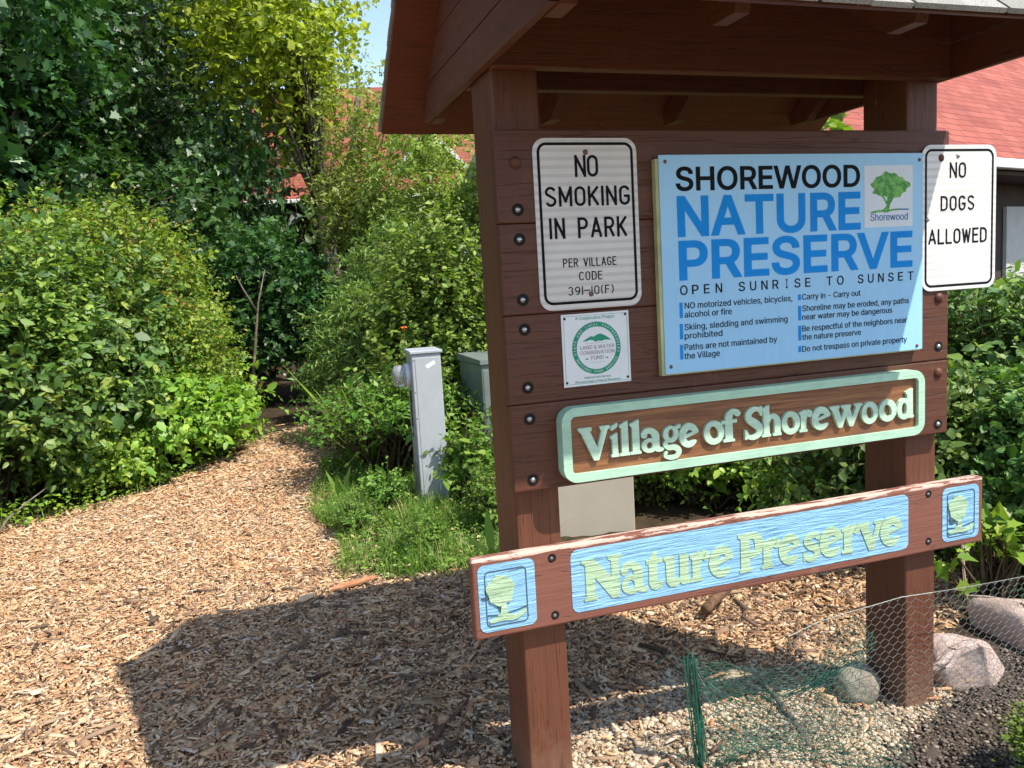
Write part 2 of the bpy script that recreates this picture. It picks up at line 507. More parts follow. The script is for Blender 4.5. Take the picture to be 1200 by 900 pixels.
# ------------------------------------------------------------------ the kiosk
WX, WY, WZ = painted_wood("red_brown_paint_long", "x"), painted_wood("red_brown_paint_deep", "y"), painted_wood("red_brown_paint_upright", "z", wear=0.025)
W_BOARD_SHADE = painted_wood("red_brown_paint_board_shade", "x", base=(0.090, 0.029, 0.014), wear=-0.01)  # same paint as the posts; the roof's shade is darkened into this base colour
W_DECK = painted_wood("red_brown_paint_soffit", "x", base=(0.13, 0.036, 0.017), wear=-0.05)
m_steel = plain("galvanised_bolt", (0.42, 0.42, 0.41), 0.35, 0.5, 0.9, 0.2, 200)
m_black = plain("black_hole", (0.012, 0.01, 0.01), 0.8, 0.2)

kiosk = thing("notice_kiosk", "red-brown timber notice kiosk with a gabled shingle roof on two posts", "kiosk", (0.66, 0.135, 0.0))
for x0, x1 in ((-0.09, 0.042), (1.279, 1.405)):
    MB().box(x0, x1, 0.04, 0.23, -0.15, 2.30, 0.006).build("post", WZ, kiosk)
ZB = [1.947, 1.702, 1.459, 1.216, 0.972]
bolt_z = [(1.86, 1.738), (1.66, 1.50), (1.42, 1.262), (1.175, 1.005)]
for i in range(4):
    bd = MB().box(-0.104, 1.413, 0.0, 0.04, ZB[i + 1] + 0.0006, ZB[i] - 0.0006, 0.005).build("board", W_BOARD_SHADE, kiosk)
    for bx in (-0.048, 1.372):
        for bz in bolt_z[i]:
            if bx > 1 and i in (1,): continue
            painted = (bx > 1 and bz in (1.42, 1.175)) or (i == 0 and bz == 1.86)
            if painted:
                MB().dome((bx, 0.0, bz), (0, -1, 0), 0.017, 0.011).build("bolt", W_BOARD_SHADE, bd, True)
            else:
                mb = MB().cyl((bx, 0.002, bz), (0, -1, 0), 0.0165, 0.0165, 0.0035, 18)
                hole = mb.build("bolt_hole", m_black, bd)
                MB().dome((bx - 0.001, -0.0015, bz), (0, -1, 0), 0.008, 0.006).build("bolt", m_steel, bd, True)
# tie beams before and behind the posts
for y0, y1 in ((0.0, 0.038), (0.232, 0.27)):
    MB().box(-0.094, 1.417, y0, y1, 2.103, 2.31, 0.004).build("beam", WX, kiosk)
PITCH, YR, ZE, HALF = 0.75, 0.135, 2.112, 0.655
ZRIDGE = ZE + HALF * PITCH
# gable siding: three horizontal planks each end with narrow shadow gaps
def under(y): return ZE + (HALF - abs(y - YR)) * PITCH
for gx0, gx1 in ((-0.116, -0.096), (1.419, 1.439)):
    mb = MB()
    zz = [2.108, 2.215, 2.33, 2.445, 2.56]
    for za, zb in zip(zz, zz[1:]):
        zb2 = min(zb - 0.004, ZRIDGE - 0.005)
        def yy(z): return HALF - (z - ZE) / PITCH - 0.004
        h0, h1 = min(yy(za), HALF - 0.055), min(yy(zb2), HALF - 0.055)
        if h1 < 0.01: h1 = 0.01
        mb.prism([(YR - h0, za), (YR + h0, za), (YR + h1, zb2), (YR - h1, zb2)], "x", gx0, gx1)
    mb.build("gable_siding", WY, kiosk)
# rafters with level-cut tails
def rafter_prof(s):
    # (y,z) outline of one rafter on side s
    o = lambda y, z: (YR + s * y, z)
    d = 0.105
    yt = HALF - 0.04
    return [o(0.0, ZRIDGE - 0.004), o(yt, ZE + (HALF - yt) * PITCH - 0.003), o(yt - 0.012, ZE - 0.008), o(yt - 0.10, ZE - 0.008), o(0.0, ZRIDGE - 0.004 - d - 0.03)]
for xr in (-0.076, 0.335, 0.83, 1.397):
    for s in (-1, 1):
        MB().prism(rafter_prof(s), "x", xr - 0.0195, xr + 0.0195).build("rafter", WY, kiosk)
XA, XB = -0.248, 1.575
for s in (-1, 1):
    t = 0.016
    o = lambda y, z: (YR + s * y, z)
    hs_ = HALF if s < 0 else HALF + 0.034
    zs_ = ZRIDGE - PITCH * hs_
    MB().prism([o(0, ZRIDGE), o(hs_, zs_), o(hs_, zs_ + t), o(0, ZRIDGE + t)], "x", XA, XB).build("roof_deck", W_DECK, kiosk)
    if s < 0: MB().box(XA, XB, YR + s * HALF - (0.0 if s > 0 else 0.018), YR + s * HALF + (0.018 if s > 0 else 0.0), ZE - 0.006, ZE + 0.026, 0.003).build("fascia", WX, kiosk)
m_shingle, nt, b = new_mat("grey_asphalt_shingle", 0.95, 0.15)
v = coords(nt); sp = noise(nt, v, 420, 2, 0.6); bl = noise(nt, v, 6, 4)
g_ = N(nt, "ShaderNodeNewGeometry")
c = ramp(nt, sp, [(0.3, (0.16, 0.16, 0.15)), (0.55, (0.36, 0.35, 0.32)), (0.75, (0.6, 0.58, 0.54))])
c = mix(nt, 0.5, c, ramp(nt, g_.outputs["Random Per Island"], [(0, (0.5, 0.48, 0.44)), (1, (1.1, 1.1, 1.06))]), "MULTIPLY")
nt.links.new(c, b.inputs["Base Color"]); bump(nt, b, sp, 0.8, 0.003)
rng = np.random.default_rng(5)
for s in (-1, 1):
    mb = MB(); rows = 7; slope_len = (HALF if s < 0 else HALF + 0.030) * math.sqrt(1 + PITCH ** 2)
    ux, uz = s / math.sqrt(1 + PITCH ** 2), -PITCH / math.sqrt(1 + PITCH ** 2)   # down-slope unit (y,z)
    nx_, nz_ = -uz * s, abs(ux)                                                # outward normal (y,z)
    for r_ in range(rows):
        x = XA - 0.008 - rng.uniform(0, 0.15)
        d0 = slope_len * r_ / rows; d1 = slope_len * (r_ + 1) / rows + 0.03 - (0.0 if r_ < rows - 1 else (-0.012 if s < 0 else 0.012))
        while x < XB + 0.008:
            w = rng.uniform(0.11, 0.2); xa = max(x, XA - 0.008); xb = min(x + w - 0.005, XB + 0.008); x += w
            if xb - xa < 0.02: continue
            e = d1 + rng.uniform(-0.006, 0.008); h0, h1 = 0.018, 0.031 + rng.uniform(0, 0.005)
            P = lambda d, h: (YR + ux * d + s * abs(uz) * h * 0 + (nx_ * h if s > 0 else nx_ * h), ZRIDGE + uz * d + nz_ * h)
            sag = 0.003 if r_ == rows - 1 and s < 0 else 0
            a0, a1 = P(d0, h0), P(e, h1); b0, b1 = P(d0, h0 - 0.003), P(e, h1 - 0.012)
            kk = P(e - 0.05, h1 + 0.001); kb = P(e - 0.05, h1 - 0.011)
            mb.prism([b0, kb, (b1[0], b1[1] - sag), (a1[0], a1[1] - sag), kk, a0], "x", xa, xb)
    # ridge caps
    if s > 0:
        x = XA - 0.02
        while x < XB:
            mb.prism([(YR - 0.13, ZRIDGE + 0.03 - 0.13 * PITCH), (YR, ZRIDGE + 0.052), (YR + 0.13, ZRIDGE + 0.03 - 0.13 * PITCH), (YR + 0.13, ZRIDGE + 0.04 - 0.13 * PITCH), (YR, ZRIDGE + 0.064 + rng.uniform(0, .004)), (YR - 0.13, ZRIDGE + 0.04 - 0.13 * PITCH)], "x", x, min(x + 0.2, XB + 0.02)); x += 0.2
    mb.build("shingles", m_shingle, kiosk)

